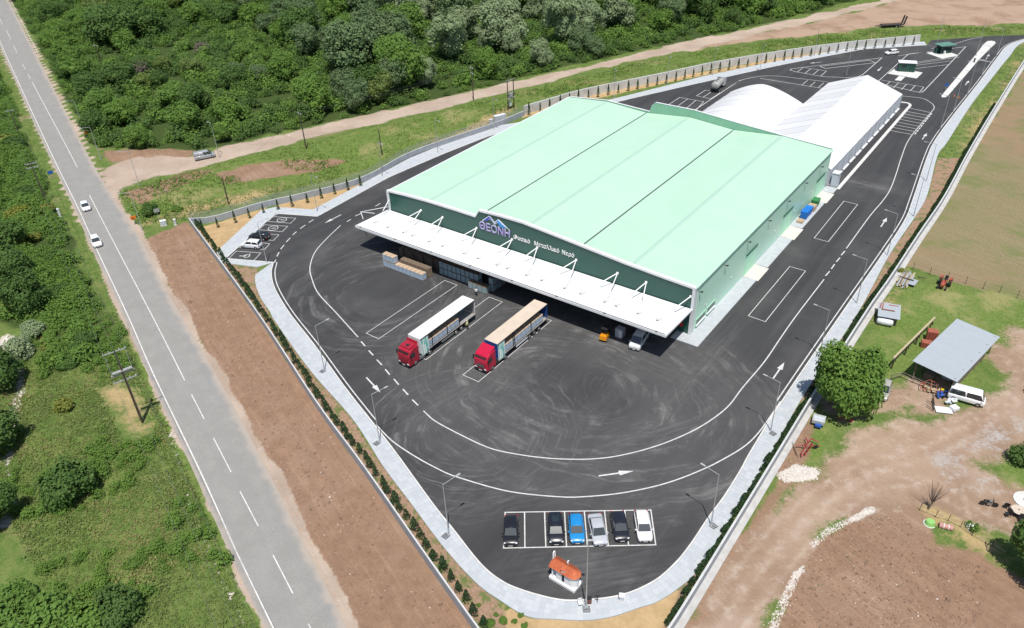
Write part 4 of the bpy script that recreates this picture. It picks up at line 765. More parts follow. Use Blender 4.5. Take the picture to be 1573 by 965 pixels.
MB().box((.1, -.63, .95), (.3, .06, .75)).tube((.1, -.665, 1.32), (.1, -.60, 1.32), .15, .15, 10).build('window', mgls, sh); MB().box((-.5, .05, .9), (.08, 1.0, 1.1)).build('doorway', mgr, sh)
def tiled(x0, x1, hw, z0, z1, nm):
    rf = MB().add([(x0, -hw, z0), (x1, -hw, z0), (x1 - .05, 0, z1), (x0 + .05, 0, z1), (x0, hw, z0), (x1, hw, z0)], [(0, 1, 2, 3), (4, 3, 2, 5), (0, 3, 4), (1, 5, 2), (0, 4, 5, 1)]).build(nm, mtile, sh)
    for s in (-1, 1):
        for k in range(int((x1 - x0) / .2)):
            x = x0 + .12 + k * .2
            MB().tube((x, s * (hw + .03), z0 + .02), (x, s * .04, z1 + .03), .055, .05, 6).build('roof_tile', mtile, rf)
tiled(-1.72, 1.2, .82, 1.6, 2.15, 'roof')
mb = MB(); n_ = 10
ap = [(1.15 + .74 * math.sin(a), .78 * math.cos(a), 1.6) for a in np.linspace(0, math.pi, n_)]; mb.add(ap + [(1.05, 0, 2.15)], [(i, i + 1, n_) for i in range(n_ - 1)]); mb.build('apse_roof', mtile, sh, fixn=True)
MB().box((.1, -.5, 1.86), (.42, .5, .3)).build('gable_dormer', mplas, sh, bevel=.08); MB().box((.1, -.5, 2.05), (.5, .6, .08)).build('dormer_roof', mtile, sh, bevel=.03)
mb = MB(); mb.path([(-1.5, -.16, 2.2), (-1.5, -.16, 2.75), (-1.5, -.1, 2.92), (-1.5, 0, 2.98), (-1.5, .1, 2.92), (-1.5, .16, 2.75), (-1.5, .16, 2.2)], .08, 6); mb.build('bell_arch', mplas, sh)
MB().box((.25, .1, 2.5), (.08, .08, .5)).box((.25, .1, 2.58), (.08, .34, .08)).build('cross', mplas, sh)

# ================================================================ PALLETS
mbot, t, b = nt('bottle_pack'); v = coord(t); vo = t.nodes.new('ShaderNodeTexVoronoi'); vo.inputs['Scale'].default_value = 9; t.links.new(v, vo.inputs['Vector'])
t.links.new(mixc(t, ramp(t, vo.outputs['Distance'], .2, .7), (.62, .70, .78), (.36, .46, .58)), b.inputs['Base Color']); b.inputs['Roughness'].default_value = .25
mcard = mat('cardboard_sheet', (.48, .36, .25), (.38, .28, .19), 2, .9); mwood = mat('pallet_wood', (.27, .20, .14), (.18, .135, .095), 3, .9); mgreyp = mat('shrink_wrap_grey', (.34, .44, .45), (.26, .35, .37), 3, .3)
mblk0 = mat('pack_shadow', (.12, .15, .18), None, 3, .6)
def load_proto(mb_, mc):
    r = thing('pallet_load', 'x', 'pallet')
    mb = MB()
    for k in (-.42, 0, .42): mb.box((k, 0, .05), (.1, 1.1, .1))
    for k in (-.45, -.15, .15, .45): mb.box((0, k, .115), (.95, .14, .03))
    mb.build('pallet', mwood, r)
    for k in range(4): MB().box((0, 0, .135 + .145 + k * .295), (.90, 1.10, .25)).build('bottle_layer', mb_, r, bevel=.03)
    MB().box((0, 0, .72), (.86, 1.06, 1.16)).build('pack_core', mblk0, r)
    MB().box((0, 0, 1.335), (.93, 1.12, .025)).build('top_sheet', mc, r)
    return r
lp = load_proto(mbot, mcard); lp2 = load_proto(mgreyp, mat('brown_top_sheet', (.16, .11, .07), None, 2, .9)); used = set()
def place(src, loc, rz, label, group=None, name=None, cat=None):
    if src.name not in used:
        KIDS.setdefault(src.name, list(src.children)); used.add(src.name); o = src; o.location = (loc[0], loc[1], loc[2] if len(loc) > 2 else 0); o.rotation_euler = (0, 0, rz)
    else: o = copy_tree(src, loc, rz)
    o['label'] = label
    if group: o['group'] = group
    return o
for k in range(10): place(lp, BF(-56.0 + k * .98, -10.55, .02), TH, 'bottle pallet with tan top, bottom row in the sun left of the truck bays', 'sunlit pallets left of the bays')
for k in range(3): place(lp, BF(-56.0 + k * .98, -10.55, 1.37), TH, 'tan-topped bottle pallet stacked second high at the left end of the sunlit row', 'sunlit pallets left of the bays')
for k in range(9):
    for j in range(2): place(lp2, BF(-45.4 + k * 1.02, -6.9, .02 + j * 1.36), TH, 'grey wrapped bottle pallet in the two-high row under the canopy', 'wrapped pallets under the canopy')
for k in range(4):
    place(lp2, BF(-37.9 + k * 1.02, -7.85, .02), TH, 'grey wrapped bottle pallet in the low front row near the standing worker', 'wrapped pallets under the canopy')
for k in range(3):
    for j in range(2): place(lp2, BF(-34.3, -6.5 + k * 1.25, .02 + j * 1.36), TH, 'grey wrapped bottle pallet at the right end of the canopy stacks', 'wrapped pallets under the canopy')
# empty pallet stacks
es = thing('pallet_stack', 'x', 'pallet stack')
for k in range(13): 
    mb = MB(); z_ = k * .145
    for q_ in (-.4, 0, .4): mb.box((q_, 0, z_ + .05), (.1, 1.0, .1))
    for q_ in (-.42, -.14, .14, .42): mb.box((0, q_, z_ + .115), (.95, .16, .028))
    mb.build('empty_pallet', mwood, es)
for k in range(7): place(es, BF(-52.9 + k * .99, -9.2, .02), TH, 'stack of empty wooden pallets behind the sunlit bottle pallets', 'empty pallet stacks')
for k in range(8): place(es, BF(-56 + k * 1.2, -6.2 + (k % 2) * .3, .02), TH, 'stack of empty wooden pallets deep in the canopy shade', 'shaded pallet stacks')

# ================================================================ VEHICLES
mtyre = mat('tyre_rubber', (.015, .015, .016), (.025, .025, .025), 6, .8); mrim = mat('alloy_rim', (.45, .46, .47), None, 4, .3, .8)
mglass, t, b = nt('car_glass'); b.inputs['Base Color'].default_value = (.02, .03, .036, 1); b.inputs['Roughness'].default_value = .1; b.inputs['Specular IOR Level'].default_value = 1.0
mlamp = mat('headlamp', (.65, .66, .68), None, 4, .15); mtail = mat('tail_lamp', (.35, .01, .012), None, 4, .2); mblk = mat('black_plastic', (.018, .018, .02), None, 4, .55); mplt = mat('number_plate', (.7, .7, .68), None, 3, .4)
def rrect(x, hw, z0, z1, r, n=3):
    r = min(r, hw * .9, (z1 - z0) * .48); pts = []
    for cy, cz, a0 in ((hw - r, z1 - r, 0), (-hw + r, z1 - r, 90), (-hw + r, z0 + r, 180), (hw - r, z0 + r, 270)):
        for k in range(n + 1):
            a = R(a0 + 90 * k / n); pts.append((x, cy + r * math.cos(a), cz + r * math.sin(a)))
    return pts
def wheel(parent, x, y, r=.32, w=.22, m2=None):
    s = 1 if y > 0 else -1
    o = MB().tube((0, -w / 2, 0), (0, w / 2, 0), r, r, 18).build('wheel', mtyre, parent, loc=(x, y, r)); MB().tube((0, s * (w / 2 - .04), 0), (0, s * (w / 2 + .012), 0), r * .64, r * .58, 14).tube((0, s * w / 2, 0), (0, s * (w / 2 + .03), 0), r * .2, r * .16, 8).build('rim', m2 or mrim, o)
    return o
def facequad(a, b_, c, d, ins=.08, push=.02):
    P = [Vector(p) for p in (a, b_, c, d)]; ce = sum(P, Vector()) / 4; nrm = (P[1] - P[0]).cross(P[3] - P[0]).normalized()
    if nrm.dot(ce - Vector((0, 0, .6))) < 0: nrm = -nrm
    out = []
    for p in P:
        dv = ce - p; out.append(p + dv * min(.5, ins / max(dv.length, .01)) + nrm * push)
    return out
def car(name, label, loc, rz, col, style='hatch', L=4.2, Wd_=1.78, H=1.48, group=None, cat='car', roofcol=None, rear_glass=True):
    r = thing(name, label, cat, (loc[0], loc[1], .022), rz, group); hw = Wd_ / 2; f = L / 2
    pm = paint('paint_' + '_'.join('%03d' % int(c * 999) for c in col), col); rough_bl = .95
    belt = {'hatch': .92, 'sedan': .90, 'suv': 1.02, 'van': 1.08, 'bus': 1.0}[style]
    if style in ('hatch', 'suv', 'sedan'):
        hood = belt - .06
        st = [(f, hw * .55, .28, .50), (f - .04, hw * .78, .24, .60), (f - .18, hw * .92, .2, .72), (f - .6, hw * .985, .19, hood - .06), (f - 1.15, hw, .19, hood + .02), (0, hw, .19, belt), (-f + .6, hw, .2, belt + .02), (-f + .18, hw * .95, .24, belt), (-f + .05, hw * .86, .28, belt - .06), (-f, hw * .7, .34, belt - .16)]
        wb, wt = f - 1.0, f - 1.72
        rb, rt_ = {'hatch': (-f + .14, -f + .55), 'suv': (-f + .12, -f + .42), 'sedan': (-f + .62, -f + 1.25)}[style]
    else:
        nose = .35 if style == 'bus' else .75
        st = [(f, hw * .7, .3, .7), (f - .05, hw * .88, .25, .85), (f - .2, hw * .96, .22, belt - .1), (f - nose, hw, .22, belt), (0, hw, .22, belt + .02), (-f + .1, hw, .24, belt + .02), (-f, hw * .96, .3, belt)]
        wb, wt = (f - .22, f - .62) if style == 'bus' else (f - .7, f - 1.5)
        rb, rt_ = -f + .02, -f + .14
    bw, tw = hw * .93, hw * (.76 if style in ('hatch', 'sedan', 'suv') else .86)
    mb = MB(); mb.rings([rrect(x, h, a, c, .16) for x, h, a, c in st])
    zb = belt - .03
    rs = [[(wb, bw * .92, zb), (wb, -bw * .92, zb), (rb, -bw * .95, zb), (rb, bw * .95, zb)], [(wt, tw * .97, H - .07), (wt, -tw * .97, H - .07), (rt_, -tw * .97, H - .07), (rt_, tw * .97, H - .07)], [(wt - .14, tw * .86, H), (wt - .14, -tw * .86, H), (rt_ + .12, -tw * .86, H), (rt_ + .12, tw * .86, H)]]
    mb.build('body', pm, r, smooth=True, fixn=True)
    cb_ = MB(); cb_.rings(rs); cb_.build('cabin', pm, r, smooth=True, bevel=.05)
    B0, T0 = rs[0], rs[1]
    def pane(nm, q, ins=.07): MB().add(facequad(*q, ins=ins), [(0, 1, 2, 3)]).build(nm, mglass, r)
    pane('windscreen', (B0[1], B0[0], T0[0], T0[1]), .05)
    if rear_glass: pane('rear_window', (B0[3], B0[2], T0[2], T0[3]), .06)
    for s in (0, 1):
        lo = (B0[0], B0[3]) if s == 0 else (B0[1], B0[2]); hi = (T0[0], T0[3]) if s == 0 else (T0[1], T0[2])
        nseg = 2
        lim = 1.0 if style in ('hatch', 'sedan', 'suv') or rear_glass else .42
        for k in range(nseg):
            f0, f1 = lim * k / nseg + .02, lim * (k + 1) / nseg - .01
            a, c = [Vector(lo[0]).lerp(Vector(lo[1]), q) for q in (f0, f1)]; d, e = [Vector(hi[0]).lerp(Vector(hi[1]), q) for q in (f0, f1)]
            q = (a, c, e, d) if s == 1 else (c, a, d, e)
            MB().add(facequad(*[tuple(v) for v in q], ins=.05), [(0, 1, 2, 3)]).build('side_window', mglass, r)
    if roofcol: MB().box(((wt + rt_) / 2, 0, H + .006), (.9, tw * 1.2, .012)).build('sunroof', roofcol, r)
    wr = .33 if style != 'hatch' else .31
    for x in (f - .82, -f + .78):
        for s in (-1, 1): wheel(r, x, s * (hw - .1), wr)
    for s in (-1, 1):
        MB().ball((f - .2, s * hw * .75, .64), .2, 10, 6, sq=(.8, .75, .42)).build('headlight', mlamp, r, smooth=True)
        MB().box((-f + .06, s * hw * .80, belt - .14), (.1, .2, .3), rz=s * .25).build('tail_light', mtail, r)
        MB().box((wb - .22, s * (hw + .09), belt + .05), (.14, .2, .13)).build('mirror', pm, r, bevel=.03)
    MB().box((f - .015, 0, .42), (.06, hw * 1.1, .16)).build('grille', mblk, r); MB().box((f + .02, 0, .34), (.02, .5, .11)).build('number_plate', mplt, r); MB().box((-f - .005, 0, .6), (.03, .5, .11)).build('number_plate', mplt, r)
    return r
def hd(a, c): return math.atan2(c[1] - a[1], c[0] - a[0])
BLACK, NAVY, BLUE, SILV, WHT, GREY = (.012, .012, .014), (.014, .015, .022), (.015, .22, .52), (.42, .44, .47), (.78, .78, .78), (.33, .34, .36)
kp = [((-1.19,61.37), -1.0), ((4.03,61.38), 0), ((6.46,61.29), 0), ((8.90,61.02), 0), ((11.53,61.36), 0), ((14.25,61.26), 0)]
hd_l = hd((2.95,64.56), (2.78,59.20)); hd_r = hd((12.58,64.23), (12.27,58.97))
car('parked_car', 'black hatchback alone in the left end bay of the car park row', kp[0][0], hd_l - .02, BLACK, 'hatch', 4.1)
car('parked_car', 'black car with a dark sunroof beside the blue car', kp[1][0], hd_l + .01, (.012, .014, .02), 'suv', 4.3, 1.82, 1.55, roofcol=mglass)
car('parked_car', 'bright blue hatchback between black and silver cars', kp[2][0], hd_l + .01, BLUE, 'hatch', 4.05, 1.76)
car('parked_car', 'silver saloon car parked beside the blue hatchback', kp[3][0], hd_l + .10, SILV, 'sedan', 4.4)
car('parked_car', 'dark navy car between the silver and the white car', kp[4][0], hd_r + .08, NAVY, 'hatch', 4.1)
car('parked_car', 'white car in the right end bay of the car park row', kp[5][0], hd_r + .03, WHT, 'hatch', 4.3)
bayv = hd((-45.05,145.09), (-50.10,146.45))
car('parked_car', 'white crossover parked in the corner bays beside a black car', (-50.52,135.36), bayv, WHT, 'suv', 4.3, 1.82, 1.58)
car('parked_car', 'black car parked beside the white crossover in the corner bays', (-49.84,138.82), bayv, BLACK, 'hatch', 4.3)
rd1 = hd((-94.43,157.19), (-82.22,137.78))
car('moving_car', 'small white car leading near the dirt road junction', (-92.24,156.39), rd1, WHT, 'hatch', 4.0)
car('moving_car', 'white hatchback following on the main road nearest the camera', (-82.73,139.43), rd1, WHT, 'suv', 4.2, 1.8, 1.6)
car('moving_car', 'white car driving in the far yard near the dark cypresses', (122.82,245.68), hd((127.22,248.35), (121.47,246.99)), WHT, 'hatch', 4.2)
car('delivery_van', 'silver grey van on the dirt road near the junction', (-74.25,182.95), hd((-76.96,183.75), (-72.71,185.81)), GREY, 'van', 5.0, 1.95, 1.95, cat='van', rear_glass=False)
v_ = BF(-5.6, -6.3); car('panel_van', 'white van parked in shade under the canopy corner', v_, TH - R(90) + .15, (.62, .63, .63), 'van', 4.9, 1.9, 1.95, cat='van', rear_glass=True)
car('camper_van', 'old white minibus parked beside the open farm shed', (62.39,81.45), hd((61.55,83.59), (64.50,81.69)), WHT, 'bus', 4.6, 1.8, 1.95, cat='van')

# ---- articulated lorries (local x forward, origin at the nose on the ground)
mchas = mat('chassis_black', (.02, .02, .022), (.03, .03, .03), 3, .6); mdeck = mat('trailer_deck', (.30, .29, .28), (.24, .23, .22), 2, .7)
mcurt, t, b = nt('turquoise_curtain'); v = coord(t); fz = noise(t, vscale(t, v, (3.2, .4, .5)), 1.0, 3)
t.links.new(mixc(t, ramp(t, fz, .42, .56), (.12, .46, .40), (.62, .72, .70)), b.inputs['Base Color']); b.inputs['Roughness'].default_value = .45
def lorry(label, loc, rz, roofm, frontm, red, alt, loads):
    r = thing('articulated_lorry', label, 'lorry', loc, rz); pr = paint('cab_red_%d' % alt, red)
    hw = 1.22
    # cab
    mb = MB(); secs = [(0.0, hw * .86, .55, 2.2), (-.06, hw * .97, .42, 2.35), (-.35, hw, .38, 2.95), (-.9, hw, .38, 3.25), (-2.15, hw, .38, 3.3), (-2.25, hw * .97, .5, 3.25)]
    mb.rings([rrect(x, h, a, c, .14) for x, h, a, c in secs]); mb.build('cab', pr, r, fixn=True)
    if alt: MB().add([(-.35, -1.05, 3.0), (-.35, 1.05, 3.0), (-2.2, 1.15, 3.85), (-2.2, -1.15, 3.85), (-2.2, 1.15, 3.2), (-2.2, -1.15, 3.2)], [(0, 3, 2, 1), (0, 5, 3), (1, 2, 4), (3, 5, 4, 2)]).build('roof_deflector', pr, r, fixn=True)
    else:
        MB().box((-1.35, 0, 3.38), (1.5, 2.1, .25), top=(.8, .92)).build('roof_cap', pr, r, bevel=.06); MB().box((-1.1, .15, 3.52), (.55, .55, .05)).build('roof_hatch', mblk, r); MB().add([(-2.2, -1.1, 3.3), (-2.2, 1.1, 3.3), (-2.35, 1.1, 3.8), (-2.35, -1.1, 3.8)], [(0, 1, 2, 3)]).build('roof_spoiler', pr, r)
    MB().add([(-.045, -1.08, 1.72), (-.045, 1.08, 1.72), (-.30, 1.06, 2.68), (-.30, -1.06, 2.68)], [(0, 1, 2, 3)]).build('windscreen', mglass, r)
    MB().box((-.12, 0, 2.83), (.32, 2.1, .1), ry=R(-25)).build('sun_visor', mblk, r)
    for s in (-1, 1):
        MB().add([(-.45, s * (hw + .012), 1.75), (-1.35, s * (hw + .012), 1.75), (-1.35, s * (hw + .012), 2.55), (-.62, s * (hw + .012), 2.55)], [(0, 1, 2, 3)]).build('side_window', mglass, r)
        MB().box((-.2, s * (hw + .22), 2.3), (.12, .22, .75)).build('mirror', mblk, r, bevel=.03); MB().box((.0, s * .88, .78), (.1, .4, .22)).build('headlight', mlamp, r, bevel=.02)
        MB().box((-1.55, s * hw * .98, .75), (.9, .05, .1)).build('wheel_arch', mblk, r)
    MB().box((.02, 0, 1.25), (.06, 1.5, .6)).box((.03, 0, .55), (.1, 2.3, .32)).build('grille', mblk, r)
    for k in range(4): MB().box((.055, 0, 1.05 + k * .14), (.03, 1.4, .05)).build('grille_bar', pr if not alt else mrim, r)
    MB().box((.09, 0, .5), (.02, .55, .12)).build('number_plate', mplt, r)
    MB().box((-3.6, 0, .75), (5.2, .9, .25)).build('tractor_chassis', mchas, r); MB().tube((-3.0, 0, .6), (-3.0, .02, .6), .3).build('fuel_tank', mrim, r)
    for s in (-1, 1):
        MB().box((-2.9, s * .98, .62), (1.2, .45, .55)).build('fuel_tank', mrim if not alt else mchas, r, bevel=.08)
        wheel(r, -1.35, s * (hw - .17), .5, .32); wheel(r, -4.55, s * (hw - .22), .5, .5); MB().box((-4.55, s * (hw - .2), 1.07), (1.3, .6, .05)).build('mudguard', mblk, r)
    # trailer from x=-2.65 back 13.2 m
    x0, x1, zd, zt = -2.75, -15.95, 1.25, 3.98; tl = x0 - x1; xm = (x0 + x1) / 2
    MB().box((xm, 0, zd - .06), (tl, 2.46, .12)).build('trailer_deck', mdeck, r); MB().box((xm - .3, .5, zd - .32), (tl - 1.2, .14, .4)).box((xm - .3, -.5, zd - .32), (tl - 1.2, .14, .4)).build('trailer_chassis', mchas, r)
    MB().box((xm, 0, zt), (tl, 2.5, .08)).build('trailer_roof', roofm, r); MB().box((x0 - .04, 0, (zd + zt) / 2), (.1, 2.48, zt - zd)).build('front_wall', frontm, r)
    for s in (-1, 1): MB().box((xm, s * 1.22, zt - .09), (tl, .1, .16)).build('roof_rail', mblk, r)
    MB().box((x1 + .06, 1.19, (zd + zt) / 2), (.1, .1, zt - zd)).box((x1 + .06, -1.19, (zd + zt) / 2), (.1, .1, zt - zd)).box((x1 + .06, 0, zt - .15), (.1, 2.4, .25)).build('rear_frame', frontm if alt else mtrim, r)
    for k in range(2): MB().box((x1 + .02, (k - .5) * 1.2, (zd + zt) / 2), (.05, 1.16, zt - zd - .2)).build('rear_door', frontm if alt else mdeck, r)
    npil = (.20, .47, .70) if not alt else (.30, .33, .66)
    for q in npil:
        for s in (-1, 1): MB().box((x0 - q * tl, s * 1.2, (zd + zt) / 2), (.12, .07, zt - zd)).build('pillar', mblk, r)
    # bunched curtain on the open (left) side, closed curtain on the other
    n_ = 26; cx0 = x0 - .1; lo = []; hi = []
    for k in range(n_):
        x = cx0 - k * 1.75 / n_; y = 1.25 + .1 * math.sin(k * 1.9) + .05 * math.sin(k * 4.1); lo.append((x, y + .05 * math.sin(k), zd - .4)); hi.append((x, 1.24 + .03 * math.sin(k * 1.9), zt - .1))
    MB().add(lo + hi, [(k, k + 1, n_ + k + 1, n_ + k) for k in range(n_ - 1)]).build('open_curtain', mcurt, r, smooth=True)
    MB().box((xm, -1.245, (zd + zt) / 2 - .15), (tl - .1, .02, zt - zd + .1)).build('closed_curtain', mcurt, r)
    for k in range(3):
        for s in (-1, 1): wheel(r, x1 + 2.3 + k * 1.32, s * 1.02, .48, .4)
    for s in (-1, 1): MB().box((x0 - 6.2, s * 1.15, .72), (3.0, .05, .42)).build('side_guard', mtrim if alt else mrim, r)
    MB().box((x1 + .1, 0, .6), (.1, 2.4, .14)).build('rear_bumper', mchas, r); MB().tube((x0 - 2.0, .7, 0.05), (x0 - 2.0, .7, 1.1), .06).tube((x0 - 2.0, -.7, .05), (x0 - 2.0, -.7, 1.1), .06).build('landing_leg', mchas, r)
    M = r.matrix_basis if False else Matrix.Translation(Vector((loc[0], loc[1], 0))) @ Matrix.Rotation(rz, 4, 'Z')
    for q, (a, c) in enumerate(loads):
        for k in range(a, c):
            for s in (-.6, .6):
                p_ = M @ Vector((x0 - .75 - k * .99, s, zd + .02)); place(lp, p_, rz, 'bottle pallet loaded in the ' + ('white-roofed' if not alt else 'beige-roofed') + ' lorry trailer', 'pallets in the ' + ('white-roofed' if not alt else 'beige-roofed') + ' lorry')
    return r
mrw = mat('trailer_roof_white', (.68, .68, .67), (.63, .625, .61), .6, .5); mrb = mat('trailer_roof_beige', (.58, .48, .38), (.52, .43, .34), .6, .6); mnb = mat('trailer_blue', (.02, .07, .26), None, 1, .4)
p1 = BF(-32.2, -31.5); lorry('red lorry with white-roofed curtain trailer, worker in yellow beside it', p1, TH - R(90), mrw, mtrim, (.36, .012, .03), 0, [(0, 9)])
p2 = BF(-21.65, -26.0); lorry('red lorry with beige-roofed blue trailer in the right truck bay', p2, TH - R(90), mrb, mnb, (.48, .008, .04), 1, [(0, 12)])

# ---- forklift
mor = paint('forklift_orange', (.72, .28, .01)); p = BF(-10.6, -8.3)
fk = thing('forklift', 'orange forklift half in the canopy shade', 'forklift', p, TH + R(100))
MB().box((-.6, 0, .75), (1.0, 1.2, .85), top=(.85, .92)).build('counterweight', mor, fk, bevel=.08); MB().box((.35, 0, .5), (1.1, 1.05, .45)).build('chassis', mor, fk, bevel=.04)
mb = MB()
for x, y in ((.75, .48), (.75, -.48), (-.7, .48), (-.7, -.48)): mb.tube((x, y, .7), (x * .85, y, 2.15), .045)
mb.build('overhead_guard', mblk, fk); MB().box((-.02, 0, 2.18), (1.35, 1.05, .07)).build('guard_roof', mblk, fk); MB().box((-.15, 0, 1.05), (.5, .55, .12)).box((-.4, 0, 1.35), (.12, .5, .55)).build('seat', mblk, fk, bevel=.03)
MB().box((1.02, .3, 1.2), (.1, .1, 2.3)).box((1.02, -.3, 1.2), (.1, .1, 2.3)).box((1.02, 0, 2.2), (.1, .7, .08)).build('mast', mblk, fk)
for s in (-1, 1): MB().box((1.65, s * .25, .12), (1.15, .12, .05)).build('fork', mblk, fk); wheel(fk, .6, s * .52, .33, .25); wheel(fk, -.7, s * .5, .28, .22)
cr = thing('wrapped_crate', 'grey wrapped crate on a pallet beside the orange forklift', 'crate', BF(-8.9, -6.5), TH)
MB().box((0, 0, .9), (1.3, 1.1, 1.6)).build('crate_body', mat('grey_wrap', (.42, .43, .46), None, 2, .4), cr, bevel=.05); MB().box((0, 0, .06), (1.3, 1.1, .1)).build('pallet', mwood, cr); MB().box((.3, -.57, .9), (.6, .03, 1.3)).build('label_sheet', mtrim, cr)

# ---- tanker lorry in the far yard
p = (61.67,219.04); tk = thing('tank_lorry', 'grey tank lorry standing by the left marquee', 'lorry', p, hd((59.59,215.80), (65.78,226.41)))
mtk = mat('tank_grey', (.38, .38, .36), (.30, .30, .28), 1, .5)
mb = MB(); mb.rings([[(x, r_ * 1.15 * math.cos(2 * math.pi * i / 18), 2.0 + r_ * math.sin(2 * math.pi * i / 18)) for i in range(18)] for x, r_ in ((-3.9, .7), (-3.7, .95), (-3.3, 1.02), (1.2, 1.02), (1.5, .95), (1.65, .7))]); mb.build('tank', mtk, tk, smooth=True, fixn=True)
for x in (-2.6, -1.0, .5): MB().box((x, 0, 3.08), (.5, .5, .16)).build('tank_hatch', mgr, tk)
MB().box((-1.0, .55, .85), (6.4, .15, .3)).box((-1.0, -.55, .85), (6.4, .15, .3)).build('chassis', mchas, tk)
mb = MB(); mb.rings([rrect(x, h, a, c, .12) for x, h, a, c in ((4.0, 1.05, .6, 1.9), (3.9, 1.18, .5, 2.2), (3.5, 1.2, .5, 2.85), (2.1, 1.2, .5, 2.9))]); mb.build('cab', paint('cab_white_grey', (.55, .56, .56)), tk, fixn=True); MB().add([(3.96, -1.0, 1.7), (3.96, 1.0, 1.7), (3.6, 1.0, 2.6), (3.6, -1.0, 2.6)], [(0, 1, 2, 3)]).build('windscreen', mglass, tk)
for s in (-1, 1):
    for x in (3.0, -1.6, -2.9): wheel(tk, x, s * 1.0, .48, .36)

# ---- low-loader trailer on the bare ground at the top
p = (136.52,277.64); ll = thing('low_loader', 'dark low-loader trailer with raised ramps on the bare earth', 'trailer', p, hd((132.19,276.56), (139.90,277.06)))
MB().box((0, 0, .95), (7.6, 2.4, .25)).build('deck', mchas, ll)
for k in range(9): MB().box((-3.4 + k * .85, 0, 1.1), (.5, 2.3, .05)).build('deck_plank', mat('old_plank', (.10, .07, .05), None, 3, .9), ll)
MB().tube((-3.8, .7, .9), (-6.0, 0, .8), .09).tube((-3.8, -.7, .9), (-6.0, 0, .8), .09).build('drawbar', mchas, ll)
for s in (-1, 1):
    MB().box((4.2, s * .75, 2.3), (.25, .6, 2.7), ry=R(12)).build('loading_ramp', mchas, ll)
    for x in (1.2, 2.3): wheel(ll, x, s * .95, .42, .35)

# ---- tractor on the farm lawn
mtr = paint('tractor_red', (.36, .07, .04), .5); p = (73.49,110.60); tc = thing('tractor', 'old red tractor without cab on the farm lawn', 'tractor', p, hd((74.61,112.00), (72.07,109.05)))
mb = MB(); mb.rings([rrect(x, h, a, c, .08) for x, h, a, c in ((1.7, .25, .75, 1.2), (1.6, .32, .7, 1.3), (.5, .34, .7, 1.4), (.2, .3, .8, 1.3))]); mb.build('bonnet', mtr, tc, fixn=True); MB().box((-.4, 0, .8), (1.6, .5, .5)).build('gearbox', mtr, tc, bevel=.05)
for s in (-1, 1):
    wheel(tc, -.6, s * .75, .72, .4, mtr); wheel(tc, 1.35, s * .62, .4, .25, mtr); MB().box((-.6, s * .72, 1.5), (1.0, .4, .06)).box((-.15, s * .72, 1.3), (.06, .4, .4)).build('mudguard', mtr, tc)
MB().box((-.65, 0, 1.3), (.45, .5, .1)).box((-.88, 0, 1.5), (.08, .5, .4)).build('seat', mblk, tc); MB().tube((.2, 0, 1.3), (-.1, 0, 1.65), .03).tube((-.1, 0, 1.64), (-.12, 0, 1.67), .2, .2, 12).build('steering_wheel', mblk, tc); MB().tube((1.0, .2, 1.3), (1.0, .2, 2.0), .04).build('exhaust', mblk, tc)
# ---- pale-roofed old off-roader half under the plane tree
car('farm_jeep', 'old vehicle with pale roof half hidden under the big tree', (51.74,83.39), hd((53.21,85.61), (51.51,83.11)), (.35, .34, .30), 'suv', 3.7, 1.6, 1.8)

# ================================================================ LIGHTING COLUMNS
mpole = mat('lamp_column_steel', (.52, .53, .54), (.46, .47, .48), 2, .4, .5); mled = mat('lamp_head_grey', (.40, .41, .42), None, 2, .4)
def lamp_proto(h, arm, double=False, up=0.0):
    r = thing('street_lamp', 'x', 'street lamp')
    MB().box((0, 0, .15), (.32, .32, .04)).tube((0, 0, 0), (0, 0, 1.2), .095, .095, 8).tube((0, 0, 1.2), (0, 0, h), .07, .045, 8).build('column', mpole, r)
    for s in ((1, -1) if double else (1,)):
        a = MB().tube((0, 0, h - .05), (s * arm, 0, h + up), .04, .035, 6).build('arm', mpole, r); MB().box((s * (arm + .25), 0, h + up), (.62, .22, .09)).build('lamp_head', mled, a, bevel=.02)
    return r
lpA = lamp_proto(8.4, 1.9); lpB = lamp_proto(8.6, .6, False, .25); lpC = lamp_proto(10.6, .01)
